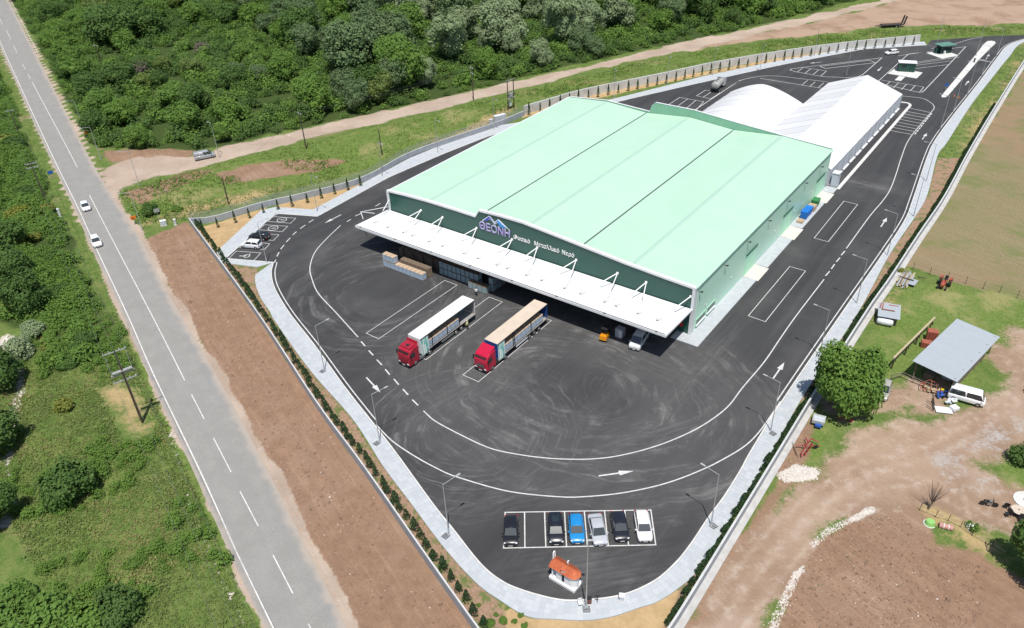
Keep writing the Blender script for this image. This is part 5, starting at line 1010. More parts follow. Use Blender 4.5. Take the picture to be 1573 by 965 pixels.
lamps = [((-28.91,94.31), (-24.89,98.18), 'second lamp post along the left footway, level with the white-roofed lorry'), ((-18.56,77.94), (-13.88,81.53), 'lamp post on the left footway beside the painted lane arrow'), ((-8.52,61.60), (-5.46,64.11), 'lamp post on the left footway nearest the parked cars'),
    ((22.24,61.30), (19.64,64.24), 'lamp post on the right footway nearest the parked cars'), ((33.90,76.82), (30.97,80.02), 'lamp post on the right footway below the big tree'), ((45.98,92.65), (42.80,95.88), 'lamp post on the right footway rising behind the big tree'), ((57.08,106.49), (53.48,110.12), 'lamp post on the right footway beside the small farm shack'),
    ((68.62,121.66), (65.12,125.58), 'lamp post on the right footway beside the lane arrow past the bays'), ((80.04,136.27), (76.66,139.79), 'lamp post on the right footway level with the marquee corner'), ((89.94,152.06), (86.24,155.54), 'lamp post on the right footway level with the long marquee wall'), ((106.96,181.08), (104.05,184.83), 'lamp post on the right footway level with the hatched stripes'),
    ((115.93,192.69), (113.03,196.84), 'lamp post just below the near end of the traffic island'), ((126.32,205.76), (123.82,210.04), 'lamp post beside the middle of the traffic island'), ((138.06,220.63), (135.36,224.17), 'lamp post opposite the upper traffic island'), ((151.61,237.99), (148.95,241.28), 'lamp post opposite the far end of the traffic island'),
    ((-46.02,128.86), (-42.00,133.20), 'lamp post beside the wheelchair bay in the corner car park'), ((-40.38,150.09), (-35.06,145.04), 'lamp post at the corner of the back footway near the parking'), ((-28.58,167.18), (-24.58,161.74), 'lamp post on the back footway left of the hall'), ((-16.45,180.39), (-13.47,175.56), 'lamp post on the back footway beside the wire fence'), ((-2.56,194.07), (0.02,188.95), 'lamp post beside the white electricity cabinets'),
    ((31.29,214.98), (31.51,207.24), 'lamp post by the cypress row behind the hall roof corner'), ((48.28,225.10), (48.39,217.88), 'lamp post on the back footway before the tank lorry'), ((63.25,231.89), (63.44,225.49), 'lamp post on the back footway beside the tank lorry'), ((77.96,234.07), (77.90,228.52), 'lamp post on the back footway beyond the marquee roof'), ((99.09,247.46), (98.59,241.72), 'lamp post on the back footway near the far lane arrow'), ((101.27,226.48), (95.36,226.05), 'lamp post inside the marked island behind the marquees')]
for base, aim, lab in lamps: place(lpA, (*base, .02), math.atan2(aim[1] - base[1], aim[0] - base[0]), lab, 'yard lamp posts')
place(lpC, (*(6.54,51.04), .1), 0, 'tall bare mast behind the chapel shrine at the bottom footway')
for b_, h in (((137.14,246.81), 'slim lighting mast beside the green-roofed booth'), ((146.57,240.20), 'slim lighting mast on the traffic island')): place(lpC, (*b_, .1), 0, h)
for base, aim, lab in (((-101.01,185.13), (-106.04,183.60), 'roadside lamp with long arm at the dug earth heap'), ((-114.51,206.69), (-119.39,205.79), 'roadside lamp with long arm above the orange sign'), ((-75.72,145.11), (-79.34,144.46), 'roadside lamp with long arm right below the junction'), ((-84.92,167.89), (-89.82,167.31), 'slim roadside lamp in the mouth of the dirt road')): place(lpA, (*base, 0), math.atan2(aim[1] - base[1], aim[0] - base[0]), lab, 'roadside lamp posts')
place(lpB, (*(-70.83,183.24), 0), R(150), 'lamp post beside the silver grey van on the dirt road')

# ================================================================ UTILITY POLES AND WIRES
mup = mat('creosoted_pole', (.075, .05, .035), (.05, .034, .025), 3, .9); mins = mat('steel_crossarm', (.34, .34, .34), None, 3, .6); mwire = mat('cable', (.10, .10, .10), None, 3, .5)
tips = {}
def upole(key, base, h, rz, label, arms=(0,), w=1.1, twin=False, lean=(0, 0)):
    r = thing('utility_pole', label, 'utility pole', (*base, 0), rz); tp = (lean[0], lean[1], h)
    MB().tube((0, 0, -.3), tp, .17, .11, 8).build('pole', mup, r)
    if twin: MB().tube((.45, 0, -.3), (tp[0] + .2, tp[1], h - .4), .16, .11, 8).build('pole', mup, r)
    for k in arms:
        z_ = h - .15 - k; a = MB().box((lean[0] * z_ / h, lean[1] * z_ / h, z_), (.12, 2 * w, .12)).build('crossarm', mins, r)
        for s in (-1, -.45, .45, 1): MB().tube((lean[0], s * w * .93, z_ + .06), (lean[0], s * w * .93, z_ + .3), .05, .035, 6).build('insulator', mtrim, a)
    tips[key] = (base, rz, h, w)
    return r
ax = hd((-52.97,84.15), (-101.61,154.36))
u1 = upole('a', (-52.97,84.15), 12.6, ax, 'twin-legged utility pole with three crossarms in the straw patch', (0, 3.6, 4.7), 1.5, True)
MB().box((0, 0, 9.3), (.5, 2.6, .12)).box((.0, 1.3, 10.6), (.05, .05, 2.6)).box((0, -1.3, 10.6), (.05, .05, 2.6)).build('switch_frame', mins, u1)
upole('b', (-102.73,160.30), 9.5, ax, 'utility pole with white insulators among roadside bushes', (0, .9), 1.2); upole('c', (-130.12,203.17), 7.6, ax, 'utility pole beside the far left edge of the road'); tips['a0'] = ((-21.42,35.82), ax, 12.6, 1.5)
ax2 = hd((-60.47,154.88), (-49.85,185.82))
upole('d', (-132.25,262.58), 9.0, R(60), 'dark utility pole among the trees right of the road', (0,), 1.0); upole('e', (-60.47,154.88), 6.6, R(45), 'short dark pole in the grass behind the grey corner wall', (), 1.0)
upole('f', (-49.73,185.81), 9.4, R(40), 'utility pole in the grass strip below the dirt road', (0,), .8); upole('g', (-30.00,179.40), 6.6, R(30), 'short pole with low crossarm near the wire fence', (3.4,), .9); upole('h', (-8.34,217.33), 9.6, R(20), 'utility pole with two crossarms beside the dirt road', (0, 1.5), 1.1)
tf = thing('transformer_pole', 'pair of poles carrying a transformer beside the white cabinets', 'utility pole', (*(2.19,209.37), 0), R(42))
for s in (-1, 1): MB().tube((s * 1.1, 0, 0), (s * 1.1, 0, 8.3), .17, .12, 8).build('pole', mup, tf)
MB().box((0, 0, 8.1), (3.2, .15, .15)).box((0, 0, 4.6), (2.6, .2, .2)).box((0, 0, 3.2), (2.6, .6, .15)).build('crossarm', mins, tf); MB().box((0, 0, 3.9), (1.1, .8, 1.1)).build('transformer', mins, tf, bevel=.08); MB().box((0, .3, 1.6), (.6, .4, 1.4)).build('meter_box', mtrim, tf)
for k in (-.35, 0, .35): MB().tube((k, 0, 4.45), (k, 0, 4.95), .07, .04, 6).build('bushing', mup, tf)
def wire(k1, k2, label, sides=(-.93, 0, .93)):
    (b1, r1, h1, w1), (b2, r2, h2, w2) = tips[k1], tips[k2]
    for i, s in enumerate(sides):
        a = Vector((b1[0] - math.sin(r1) * s * w1, b1[1] + math.cos(r1) * s * w1, h1 + .1)); c = Vector((b2[0] - math.sin(r2) * s * w2, b2[1] + math.cos(r2) * s * w2, h2 + .1))
        pts = [a.lerp(c, f) - Vector((0, 0, 4 * f * (1 - f) * (a - c).length * .018)) for f in np.linspace(0, 1, 15)]
        tag(MB().path([p - a for p in pts], .018, 4).build('overhead_wire', mwire, loc=a), label, 'cable', label)
wire('a0', 'a', 'overhead wire running down from the twin-legged pole'); wire('a', 'b', 'overhead wire over the bushes left of the road'); wire('b', 'c', 'overhead wire above the far roadside bushes'); wire('e', 'f', 'overhead wire above the grass strip', (0,)); wire('f', 'h', 'overhead wire along the dirt road', (-.9, .9)); wire('d', 'f', 'overhead wire across the wood edge', (0,))

# ================================================================ ROADSIDE BITS
mora = mat('orange_sign', (.75, .20, .02), None, 3, .5); mbls = mat('blue_sign', (.03, .10, .38), None, 3, .5)
def sign(label, base, rz, m, shape='disc', h=1.6):
    r = thing('road_sign', label, 'road sign', (*base, 0), rz); MB().tube((0, 0, 0), (0, 0, h + .4), .035).build('post', mpole, r)
    if shape == 'disc': MB().tube((.04, 0, h), (.07, 0, h), .5, .5, 16).build('plate', m, r)
    else: MB().box((.05, 0, h), (.04, 1.1, .8)).build('plate', m, r)
    return r
sign('orange sign plate in the grass right of the road junction', (-78.10,147.57), R(-60), mora, 'box'); sign('orange sign plate beside the road above the junction', (-112.37,203.50), R(-60), mora, 'box', .6); sign('small blue sign left of the road opposite the junction', (-108.54,175.15), R(-55), mbls, 'box', 1.2); sign('round blue sign at the near tip of the traffic island', (122.21,209.69), R(-90), mbls)
sign('grey backed sign beside the dark shrub at the junction', (-73.64,149.25), R(120), mins, 'box', 2.2)
def cabinet(label, base, rz, d, n=1):
    r = thing('service_cabinet', label, 'cabinet', (*base, 0), rz); MB().box((0, 0, .1), (d[0] + .15, d[1] + .15, .2)).build('plinth', mkerb, r); MB().box((0, 0, .2 + d[2] / 2), d).build('housing', mtrim, r, bevel=.03); MB().box((0, 0, .23 + d[2]), (d[0] + .12, d[1] + .12, .08)).build('lid', mtrim, r)
    for k in range(n): MB().box((-d[0] / 2 + (k + .5) * d[0] / n, -d[1] / 2 - .01, .25 + d[2] / 2), (d[0] / n * .9, .03, d[2] * .85)).build('door', mside, r)
    return r
cabinet('white meter box with dark opening beside the soil strip top', (-71.72,146.53), R(20), (1.1, .7, .9)); cabinet('slim white marker box near the grey wall corner', (-69.25,146.45), R(20), (.4, .35, 1.1)); cabinet('small white box on a post left of the road', (-96.27,152.92), R(-55), (.5, .4, 1.6))
cabinet('pair of tall white electricity cabinets by the fence left of the hall', (-1.04,198.50), R(28), (3.2, 1.0, 2.1), 3); cabinet('single white electricity cabinet nearest the back footway', (-3.36,196.84), R(28), (.8, .7, 1.6))
cabinet('low white service box on the kerb right of the mast', (10.43,51.78), R(-10), (.5, .45, .6))
mbin = mat('bin_brown', (.16, .06, .05), None, 3, .5)
bn = thing('litter_bin', 'brown litter bin beside the tall bare mast', 'bin', (*(6.92,51.55), .13)); MB().box((0, 0, .35), (.45, .42, .7), top=(1.1, 1.1)).build('body', mbin, bn, bevel=.03); MB().box((0, .05, .74), (.5, .46, .08)).build('lid', mblk, bn)
ch = thing('white_chair', 'white plastic chair left of the tall bare mast', 'chair', (*(5.95,51.28), .13), R(10)); MB().box((0, 0, .42), (.45, .45, .04)).build('seat', mtrim, ch); MB().box((0, .22, .68), (.45, .04, .5)).build('backrest', mtrim, ch)
for x in (-.2, .2):
    for y in (-.2, .2): MB().tube((x, y, 0), (x, y, .42), .02).build('leg', mtrim, ch)
ps = thing('kerb_sign', 'small dark post sign on the kerb right of the bin', 'sign', (*(7.78,51.51), .13)); MB().tube((0, 0, 0), (0, 0, 1.1), .03).build('post', mblk, ps); MB().box((0, 0, 1.1), (.4, .05, .25)).build('plate', mblk, ps)
# bins and boxes beside the hall
for (u_, w_, d, c, lab) in ((1.25, 48.9, (1.2, 1.7, 1.35), (.01, .16, .55), 'large blue waste container nearer the camera by the hall side wall'), (1.25, 50.8, (1.2, 1.6, 1.3), (.01, .17, .58), 'large blue waste container beside the brown boxes'), (1.2, 55.2, (1.2, 1.8, 1.3), (.04, .22, .07), 'green waste container by the hall side wall')):
    r = thing('waste_container', lab, 'container', BF(u_, w_, .12), TH); m_ = mat('bin_%d' % int(c[2] * 100), c, None, 2, .5)
    MB().box((0, 0, .15 + d[2] / 2), d, top=(1.12, 1.08)).build('body', m_, r, bevel=.04); MB().box((0, 0, .2 + d[2]), (d[0] * 1.16, d[1] * 1.1, .1)).build('lid', m_, r, bevel=.03)
    for x in (-.45, .45):
        for y in (-.6, .6): MB().tube((x - .03, y, .08), (x + .03, y, .08), .08, .08, 8).build('castor', mblk, r)
for u_, w_, d, lab in ((1.3, 53.0, (1.4, 1.6, 1.1), 'brown cardboard stack between blue and green containers'), (1.2, 46.6, (1.2, 1.3, .5), 'low tan box in front of the blue containers')):
    r = thing('cardboard_box', lab, 'box', BF(u_, w_, .12), TH); MB().box((0, 0, d[2] / 2), d).build('box_body', mcard, r, bevel=.02); MB().box((0, 0, d[2] + .02), (d[0] * .9, .1, .02)).build('tape', mwood, r)
# barrier machine and cones by the traffic island
r = thing('barrier_post', 'dark barrier machine on the traffic island', 'barrier', (*(142.61,233.74), .16), R(50)); MB().box((0, 0, .55), (.35, .4, 1.1)).build('housing', mblk, r, bevel=.03); MB().box((0, -1.6, .95), (.08, 3.2, .1)).build('boom', mtrim, r)
for i, q in enumerate([(121.88,204.15),(122.32,202.74)]):
    r = thing('traffic_cone', ['orange traffic cone nearer the traffic island tip', 'orange traffic cone nearer the right footway'][i], 'cone', (*q, .02)); MB().box((0, 0, .02), (.4, .4, .04)).build('base', mblk, r); MB().tube((0, 0, .04), (0, 0, .75), .16, .04, 10).build('cone_body', mora, r); MB().tube((0, 0, .35), (0, 0, .5), .108, .08, 10).build('white_band', mtrim, r)

# ================================================================ PEOPLE
def person(label, loc, rz, top, bot, hat=None):
    r = thing('person', label, 'person', loc, rz); V = [(0, 0, .98), (0, 0, 1.2), (0, 0, 1.42), (0, 0, 1.52), (.02, 0, 1.66), (0, .1, .9), (.06, .11, .5), (.0, .12, .08), (.12, .13, .03), (0, -.1, .9), (-.06, -.11, .5), (-.1, -.12, .08), (.02, -.13, .03), (0, .2, 1.4), (.05, .27, 1.13), (.22, .24, .95), (.3, .22, .9), (0, -.2, 1.4), (.02, -.28, 1.13), (.14, -.27, .92), (.2, -.26, .85)]
    E_ = [(0, 1), (1, 2), (2, 3), (3, 4), (0, 5), (5, 6), (6, 7), (7, 8), (0, 9), (9, 10), (10, 11), (11, 12), (2, 13), (13, 14), (14, 15), (15, 16), (2, 17), (17, 18), (18, 19), (19, 20)]
    rad = [.15, .145, .15, .065, .105, .1, .07, .05, .045, .1, .07, .05, .045, .075, .055, .04, .035, .075, .055, .04, .035]
    me = bpy.data.meshes.new('body'); me.from_pydata(V, E_, []); o = bpy.data.objects.new('body', me); C.objects.link(o); o.parent = r
    o.modifiers.new('Skin', 'SKIN'); o.modifiers.new('Sub', 'SUBSURF').levels = 1; o.modifiers['Sub'].render_levels = 1
    for k, q in enumerate(rad): me.skin_vertices[0].data[k].radius = (q, q)
    me.skin_vertices[0].data[0].use_root = True
    m_, t_, b_ = nt('clothes_' + label[:14]); z_ = t_.nodes.new('ShaderNodeSeparateXYZ'); t_.links.new(coord(t_), z_.inputs[0])
    f1 = mth(t_, 'GREATER_THAN', z_.outputs[2], 1.0); f2 = mth(t_, 'GREATER_THAN', z_.outputs[2], 1.5)
    t_.links.new(mixc(t_, f2, mixc(t_, f1, bot, top), (.45, .28, .2)), b_.inputs['Base Color']); me.materials.append(m_)
    MB().ball((0, 0, 1.735), .115, 10, 6, sq=(1.05, .95, .7)).build('hair' if hat is None else 'cap', mat('hair_dark', (.02, .015, .012), None, 3, .7) if hat is None else hat, r, smooth=True)
person('worker in white top and dark trousers walking by the wrapped pallets', BF(-35.5, -9.7, .02), TH + R(120), (.72, .72, .70), (.02, .02, .025))
person('worker in pale yellow vest standing beside the white-roofed trailer', BF(-30.4, -18.4, .02), TH + R(190), (.72, .70, .30), (.03, .03, .035), mat('cap_pale', (.75, .72, .5), None, 3, .7))

# ================================================================ THE FARM
mtin, t, b = nt('corrugated_tin'); v = coord(t); wv = t.nodes.new('ShaderNodeTexWave'); wv.inputs['Scale'].default_value = 1.2; wv.bands_direction = 'X'; t.links.new(v, wv.inputs['Vector'])
t.links.new(mixc(t, mth(t, 'MULTIPLY', wv.outputs['Fac'], .3), mixc(t, noise(t, v, .8, 4), (.33, .365, .395), (.38, .415, .44)), (.30, .335, .365)), b.inputs['Base Color']); b.inputs['Roughness'].default_value = .5; bump(t, b, wv.outputs['Fac'], .4, .04)
mgrey_w = mat('weathered_timber', (.20, .16, .12), (.13, .10, .08), 3, .9); mpalew = mat('pale_timber', (.44, .37, .24), (.36, .30, .19), 3, .9); mred = mat('farm_red', (.30, .03, .035), (.22, .03, .03), 3, .6); mrust = mat('rust_red', (.34, .10, .06), (.24, .07, .045), 3, .8)
A = np.array((56.6, 86.1)); B1 = np.array((61.0, 82.7)); Cc = np.array((71.8, 92.2)); D1 = np.array((67.3, 95.4)); ce = (A + B1 + Cc + D1) / 4
sx = (B1 - A + Cc - D1) / 2; sy = (D1 - A + Cc - B1) / 2; lx, ly = np.hypot(*sx), np.hypot(*sy); ang = math.atan2(sy[1], sy[0]) - math.pi / 2
sd_ = thing('farm_shed', 'open timber shed with blue-grey corrugated roof on the farm', 'shed', (*ce, 0), ang)
for k in range(10):
    x_ = -ly / 2 - .3 + k * (ly + .6) / 10
    MB().box((0, x_ + (ly + .6) / 20, 3.12 + (k % 2) * .012), (lx + .7, (ly + .6) / 10 + .05, .05), ry=R(3)).build('roof_sheet', mtin, sd_)
for y in np.linspace(-ly / 2 + .2, ly / 2 - .2, 6):
    for x in (-lx / 2 + .2, lx / 2 - .2): MB().tube((x, y, 0), (x, y, 3.05), .11, .09, 7).build('post', mgrey_w, sd_)
    MB().box((0, y, 2.98), (lx, .12, .16), ry=R(3)).build('rafter', mgrey_w, sd_)
MB().box((lx / 2 - .2, 0, 1.2), (.08, ly * .7, 2.0)).build('board_wall', mgrey_w, sd_)
for k in range(5):
    MB().box((random.uniform(-1.6, 1.2), -ly / 2 + 2 + k * 1.9, .5), (1.3, 1.1, 1.0)).build('stored_crate', [mgrey_w, mside, mrust][k % 3], sd_)
# raised beam on posts
pa, pb = np.array((54.97,88.61)), np.array((65.61,98.34)); dd = pb - pa; l_ = np.hypot(*dd)
bm_ = thing('beam_rack', 'long pale timber beam raised on dark posts left of the shed', 'timber rack', (*pa, 0), math.atan2(dd[1], dd[0])); MB().box((l_ / 2, 0, 2.25), (l_, .26, .26)).build('beam', mpalew, bm_)
for q in (.05, .35, .62, .95): MB().tube((l_ * q, .1, 0), (l_ * q, 0, 2.15), .11, .1, 7).build('post', mup, bm_); MB().tube((l_ * q + .7, 0, .9), (l_ * q, 0, 2.1), .06, .06, 6).build('brace', mup, bm_)
# small shack
pc = np.array((60.06,101.60)); sk = thing('tin_shack', 'small low shack with red boards on its grey tin roof', 'shack', (*pc, 0), hd((57.49,100.68), (59.90,99.57)))
MB().box((0, 0, .8), (2.6, 3.0, 1.5)).build('walls', mgrey_w, sk)
for k in range(4): MB().box((-1.2 + k * .8, 0, 1.68 + (k % 2) * .012), (.84, 4.0, .05), rx=R(4)).build('roof_sheet', mtin, sk)
for x, y, lx_, rz_ in ((-.2, -.1, 1.9, .02), (-1.0, .9, 1.8, 1.5), (.6, 1.5, 1.5, .05), (-1.3, 1.0, 1.6, 1.45)): MB().box((x, y, 1.83), (lx_, .16, .08), rz=rz_).build('red_board', mrust, sk)
tk_ = thing('white_tank', 'rounded white tank lying below the small shack', 'tank', (*(58.99,100.16), 0), R(-28)); mb = MB(); mb.rings([[(x, r_ * math.cos(2 * math.pi * i / 12), .62 + r_ * math.sin(2 * math.pi * i / 12)) for i in range(12)] for x, r_ in ((-1.2, .3), (-1.05, .55), (-.3, .62), (.5, .6), (1.05, .52), (1.2, .3))]); mb.build('shell', mtrim, tk_, smooth=True, fixn=True); MB().box((.1, 0, 1.22), (.5, .25, .05)).build('blue_mark', mbls, tk_); MB().box((-.6, 0, .08), (.15, .9, .16)).box((.6, 0, .08), (.15, .9, .16)).build('cradle', mgrey_w, tk_)
# timber pile by the wall
tp = thing('timber_pile', 'pile of long grey planks against the outside of the right wall', 'timber pile', (*(68.09,113.18), 0), hd((63.94,108.26), (71.15,116.93)))
for k in range(16): MB().box((random.uniform(-.5, .5), -.9 + (k % 8) * .25, .12 + (k // 8) * .16), (random.uniform(4, 6), .2, .1), rz=random.uniform(-.06, .06)).build('plank', [mpalew, mgrey_w, mtin][k % 3], tp)
MB().box((-.6, -1.5, .35), (2.6, 1.0, .05), ry=R(6)).build('tin_sheet', mtin, tp); MB().tube((-.3, -1.4, .5), (-.2, 1.2, .55), .1, .07, 6).tube((1.9, -1.6, .2), (1.7, -3.0, .5), .09, .05, 6).build('log', mup, tp)
for p_, d, lab in (((64.40,95.86), (1.5, 1.2, 1.6), 'tall rust red crate left of the shed roof'), ((62.73,94.10), (1.4, 1.1, .9), 'low rust red crate left of the shed roof')):
    r = thing('red_crate', lab, 'crate', (*p_, 0), R(-25)); MB().box((0, 0, d[2] / 2), d).build('crate_body', mrust, r, bevel=.03)
    for x in (-.4, 0, .4): MB().box((x, -d[1] / 2 - .015, d[2] / 2), (.1, .03, d[2] * .95)).build('slat', mred, r)
# fence panels by the shed
fp = [(54.07,86.30), (55.85,86.93), (56.96,85.66), (58.13,84.55), (59.34,83.59)]
fn = thing('rail_fence', 'broken wooden rail fence before the shed mouth', 'fence', (*fp[0], 0))
for k, q in enumerate(fp):
    q0 = np.array(q) - np.array(fp[0]); MB().tube((*q0, 0), (q0[0] + random.uniform(-.1, .1), q0[1], 1.15), .06, .05, 6).build('post', mgrey_w, fn)
    if k: 
        for z_ in (.5, .95): MB().tube((*pq, z_), (*q0, z_ + random.uniform(-.1, .05)), .05, .05, 6).build('rail', mgrey_w, fn)
    pq = q0
fl_ = [(70.85,116.27), (73.01,114.53), (75.13,112.60), (77.52,111.12), (79.54,109.28), (81.53,107.88), (83.47,106.11), (85.47,104.37)]
fn2 = thing('wire_fence', 'thin post and wire fence between the lawn and the big field', 'fence', (*fl_[0], 0))
for k, q in enumerate(fl_):
    q0 = np.array(q) - np.array(fl_[0]); MB().tube((*q0, 0), (*q0, 1.5), .05, .04, 6).build('post', mup, fn2)
    if k:
        for z_ in (.6, 1.2): MB().tube((*pq, z_), (*q0, z_), .012, .012, 4).build('wire', mwire, fn2)
    pq = q0
gl = [(47.15,62.30), (48.40,61.04), (49.52,60.39), (50.45,59.38), (51.20,58.20), (52.66,56.65), (53.65,55.52)]
fn3 = thing('garden_fence', 'low tumbledown wire fence along the lower farm track', 'fence', (*gl[0], 0))
for k, q in enumerate(gl):
    q0 = np.array(q) - np.array(gl[0]); MB().tube((*q0, 0), (q0[0] + .08, q0[1], 1.2), .045, .04, 6).build('post', mup, fn3)
    if k: MB().tube((*pq, .5), (*q0, .4), .03, .03, 5).build('rail', mpalew, fn3)
    pq = q0
# scrap heap in front of the shed
def junk(name, label, cat, p_, rz, parts):
    r = thing(name, label, cat, (*p_, 0), rz)
    for nm, m_, fn_ in parts:
        mb = MB(); fn_(mb); mb.build(nm, m_, r)
    return r
def frame(mb):
    for a, c in (((-1.3, -.6, .5), (1.3, -.5, .6)), ((-1.3, .6, .5), (1.3, .6, .7)), ((-1.3, -.6, .5), (-1.3, .6, .5)), ((1.3, -.5, .6), (1.3, .6, .7)), ((0, -.6, .5), (0, .6, 1.3)), ((-1.3, .6, .5), (-.3, .6, 1.4)), ((-.3, .6, 1.4), (1.2, .6, .9)), ((-.8, -.6, .1), (-.8, .6, 1.0)), ((.7, -.6, .1), (.7, .6, 1.0))): mb.tube(a, c, .05, .05, 5)
def heap(mb):
    for k in range(9): mb.box((random.uniform(-1.2, 1.2), random.uniform(-.5, .5), .2 + random.uniform(0, .3)), (random.uniform(.3, .8), random.uniform(.2, .5), .12), rz=random.uniform(0, 3), rx=random.uniform(-.4, .4))
junk('scrap_frame', 'rusty red farm implement frame heaped at the shed mouth', 'scrap', (58.52,83.79), R(-22), [('frame', mrust, frame), ('scrap_boards', mpalew, heap)])
junk('tool_heap', 'heap of blue and dark scrap left of the white minibus', 'scrap', (59.67,82.57), R(20), [('scrap', mbls, heap), ('dark_scrap', mblk, heap), ('yellow_tub', mat('yellow_plastic', (.7, .5, .02), None, 3, .5), lambda mb: mb.tube((.5, .6, .2), (.5, .6, .6), .22, .26, 10))])
junk('plank_stand', 'dark upright timbers leaning left of the white panels', 'timber', (57.23,80.50), R(60), [('timber', mup, lambda mb: [mb.tube((x, -.3, 0), (x + .15, .3, 1.9 - abs(x) * .4), .07, .06, 6) for x in (-1.0, -.6, 0, .5)])])
for p_, d, rz_, lab in (((58.35,79.47), (2.1, 1.3, .08), -.25, 'large flat white panel lying on the ground below the scrap'), ((59.79,79.52), (1.0, .9, .5), .3, 'small white box beside the flat white panel')):
    r = thing('discarded_sheet', lab, 'sheet', (*p_, 0), rz_); MB().box((0, 0, d[2] / 2 + .1), d).build('panel_body', mtrim, r, bevel=.02); MB().box((0, 0, .05), (d[0] * .8, d[1] * .8, .1)).build('support', mgrey_w, r)
junk('white_scrap', 'heap of crumpled white sheets beside the minibus front', 'scrap', (60.57,81.25), R(30), [('white_sheets', mtrim, heap), ('more_sheets', mside, heap)])
# implements beside the right wall
def plough(mb):
    for a, c in (((-1.6, -.3, .5), (1.4, .5, .7)), ((-.9, 1.0, .4), (.2, -.2, .6)), ((.2, -.2, .6), (1.5, -.9, .35)), ((-.3, 0, .6), (-.6, .2, 1.2)), ((.5, .2, .65), (1.2, 1.2, .5)), ((1.4, .5, .7), (1.8, -.5, .5)), ((-1.6, -.3, .5), (-1.9, -.6, .2))): mb.tube(a, c, .08, .07, 6)
    for x in (-1.2, -.5, .2, .9): mb.box((x, x * .25 - .25, .25), (.4, .1, .45), rz=.6, rx=.4)
junk('red_plough', 'red plough lying in grass outside the right wall', 'plough', (37.52,73.24), R(35), [('plough_frame', mred, plough), ('dark_wheel', mblk, lambda mb: mb.tube((.9, -.7, .3), (.98, -.55, .3), .3, .3, 12)), ('harrow_tines', mgrey_w, lambda mb: [mb.tube((-2.2 + .2 * k, -.4 + .25 * k, .05), (-1.9 + .2 * k, .3 + .25 * k, .5), .03, .03, 5) for k in range(7)])])
junk('red_implement', 'slender red drawbar implement at the foot of the big tree', 'implement', (44.39,78.37), R(-25), [('drawbar', mred, lambda mb: mb.tube((-.9, .25, .4), (.9, .05, .45), .08, .06, 6).tube((-.9, -.2, .4), (.9, 0, .45), .08, .06, 6).tube((-.9, .3, .4), (-.9, -.25, .4), .08).box((.8, 0, .35), (.3, .5, .4))), ('shaft', mgrey_w, lambda mb: mb.tube((-2.2, -.9, .1), (-.9, -.1, .4), .05, .04, 6))])
tr_ = thing('box_trailer', 'small grey box trailer with dark blue front outside the wall', 'trailer', (*(40.66,77.95), 0), R(-28)); MB().box((0, 0, .75), (1.6, 1.5, .5)).build('box_body', mat('trailer_grey', (.40, .42, .40), None, 2, .6), tr_); MB().box((0, .1, 1.01), (1.3, .5, .03)).box((0, -.45, 1.01), (1.1, .35, .03)).build('panel_inset', mside, tr_); MB().box((.1, -1.0, .5), (.8, .45, .4)).build('front_box', mbls, tr_, bevel=.05)
for s in (-1, 1): wheel(tr_, 0, s * .85, .3, .2)
# garden corner at the lower right
mtan = mat('table_tan', (.55, .47, .38), None, 3, .7)
tb = thing('garden_table', 'round pale garden table at the lower right edge', 'table', (*(58.03,61.10), 0)); MB().tube((0, 0, .7), (0, 0, .76), .8, .8, 20).build('tabletop', mtan, tb); MB().tube((0, 0, 0), (0, 0, .7), .08, .08, 8).tube((0, 0, 0), (0, 0, .05), .35, .3, 12).build('pedestal', mblk, tb); MB().tube((0, 0, .76), (0, 0, .85), .06, .06, 8).build('umbrella_socket', mblk, tb)
for p_, rz_, lab in (((57.31,62.14), R(60), 'black garden chair above the round table'), ((56.76,60.88), R(170), 'black garden chair left of the round table'), ((57.83,59.94), R(250), 'black garden chair below the round table')):
    c_ = thing('garden_chair', lab, 'chair', (*p_, 0), rz_); MB().box((0, 0, .42), (.5, .5, .05)).build('seat', mblk, c_); MB().box((-.25, 0, .75), (.05, .5, .6), ry=R(-12)).build('backrest', mblk, c_)
    for x in (-.22, .22):
        for y in (-.22, .22): MB().tube((x, y, 0), (x, y, .42), .025, .025, 5).build('leg', mblk, c_)
mo = thing('motorcycle', 'black and silver motorcycle beside the lower farm track', 'motorcycle', (*(55.45,62.55), 0), R(-18))
for x in (-.68, .68): MB().tube((x, -.06, .32), (x, .06, .32), .32, .32, 16).build('wheel', mtyre, mo)
MB().tube((-.65, 0, .35), (.1, 0, .75), .07).tube((.1, 0, .75), (.65, 0, .35), .06).tube((.45, 0, .6), (.3, 0, 1.05), .05).build('frame', mblk, mo); MB().box((.1, 0, .82), (.5, .28, .25)).build('fuel_tank', mrim, mo, bevel=.08); MB().box((-.35, 0, .8), (.65, .28, .12)).build('seat', mblk, mo, bevel=.04); MB().tube((.32, -.35, 1.05), (.32, .35, 1.05), .025).build('handlebar', mblk, mo); MB().box((0, 0, .42), (.45, .3, .35)).build('engine', mrim, mo)
gt = thing('green_tub', 'pale green upturned tub beside the lower farm fence', 'tub', (*(47.40,60.22), 0)); MB().tube((0, 0, .0), (0, 0, .5), .62, .45, 16).build('tub_body', mat('green_plastic', (.25, .50, .14), None, 3, .5), gt); MB().tube((0, 0, 0), (0, 0, .06), .68, .68, 16).build('rim', mtrim, gt)
br = thing('pink_barrel', 'pinkish barrel lying beside the green tub', 'barrel', (*(48.84,59.47), 0), R(-25)); MB().tube((-.7, 0, .35), (.7, 0, .35), .35, .35, 14).build('drum', mat('pink_drum', (.45, .24, .2), None, 2, .6), br)
for x in (-.25, .25): MB().tube((x - .03, 0, .35), (x + .03, 0, .35), .37, .37, 14).build('hoop', mtrim, br)
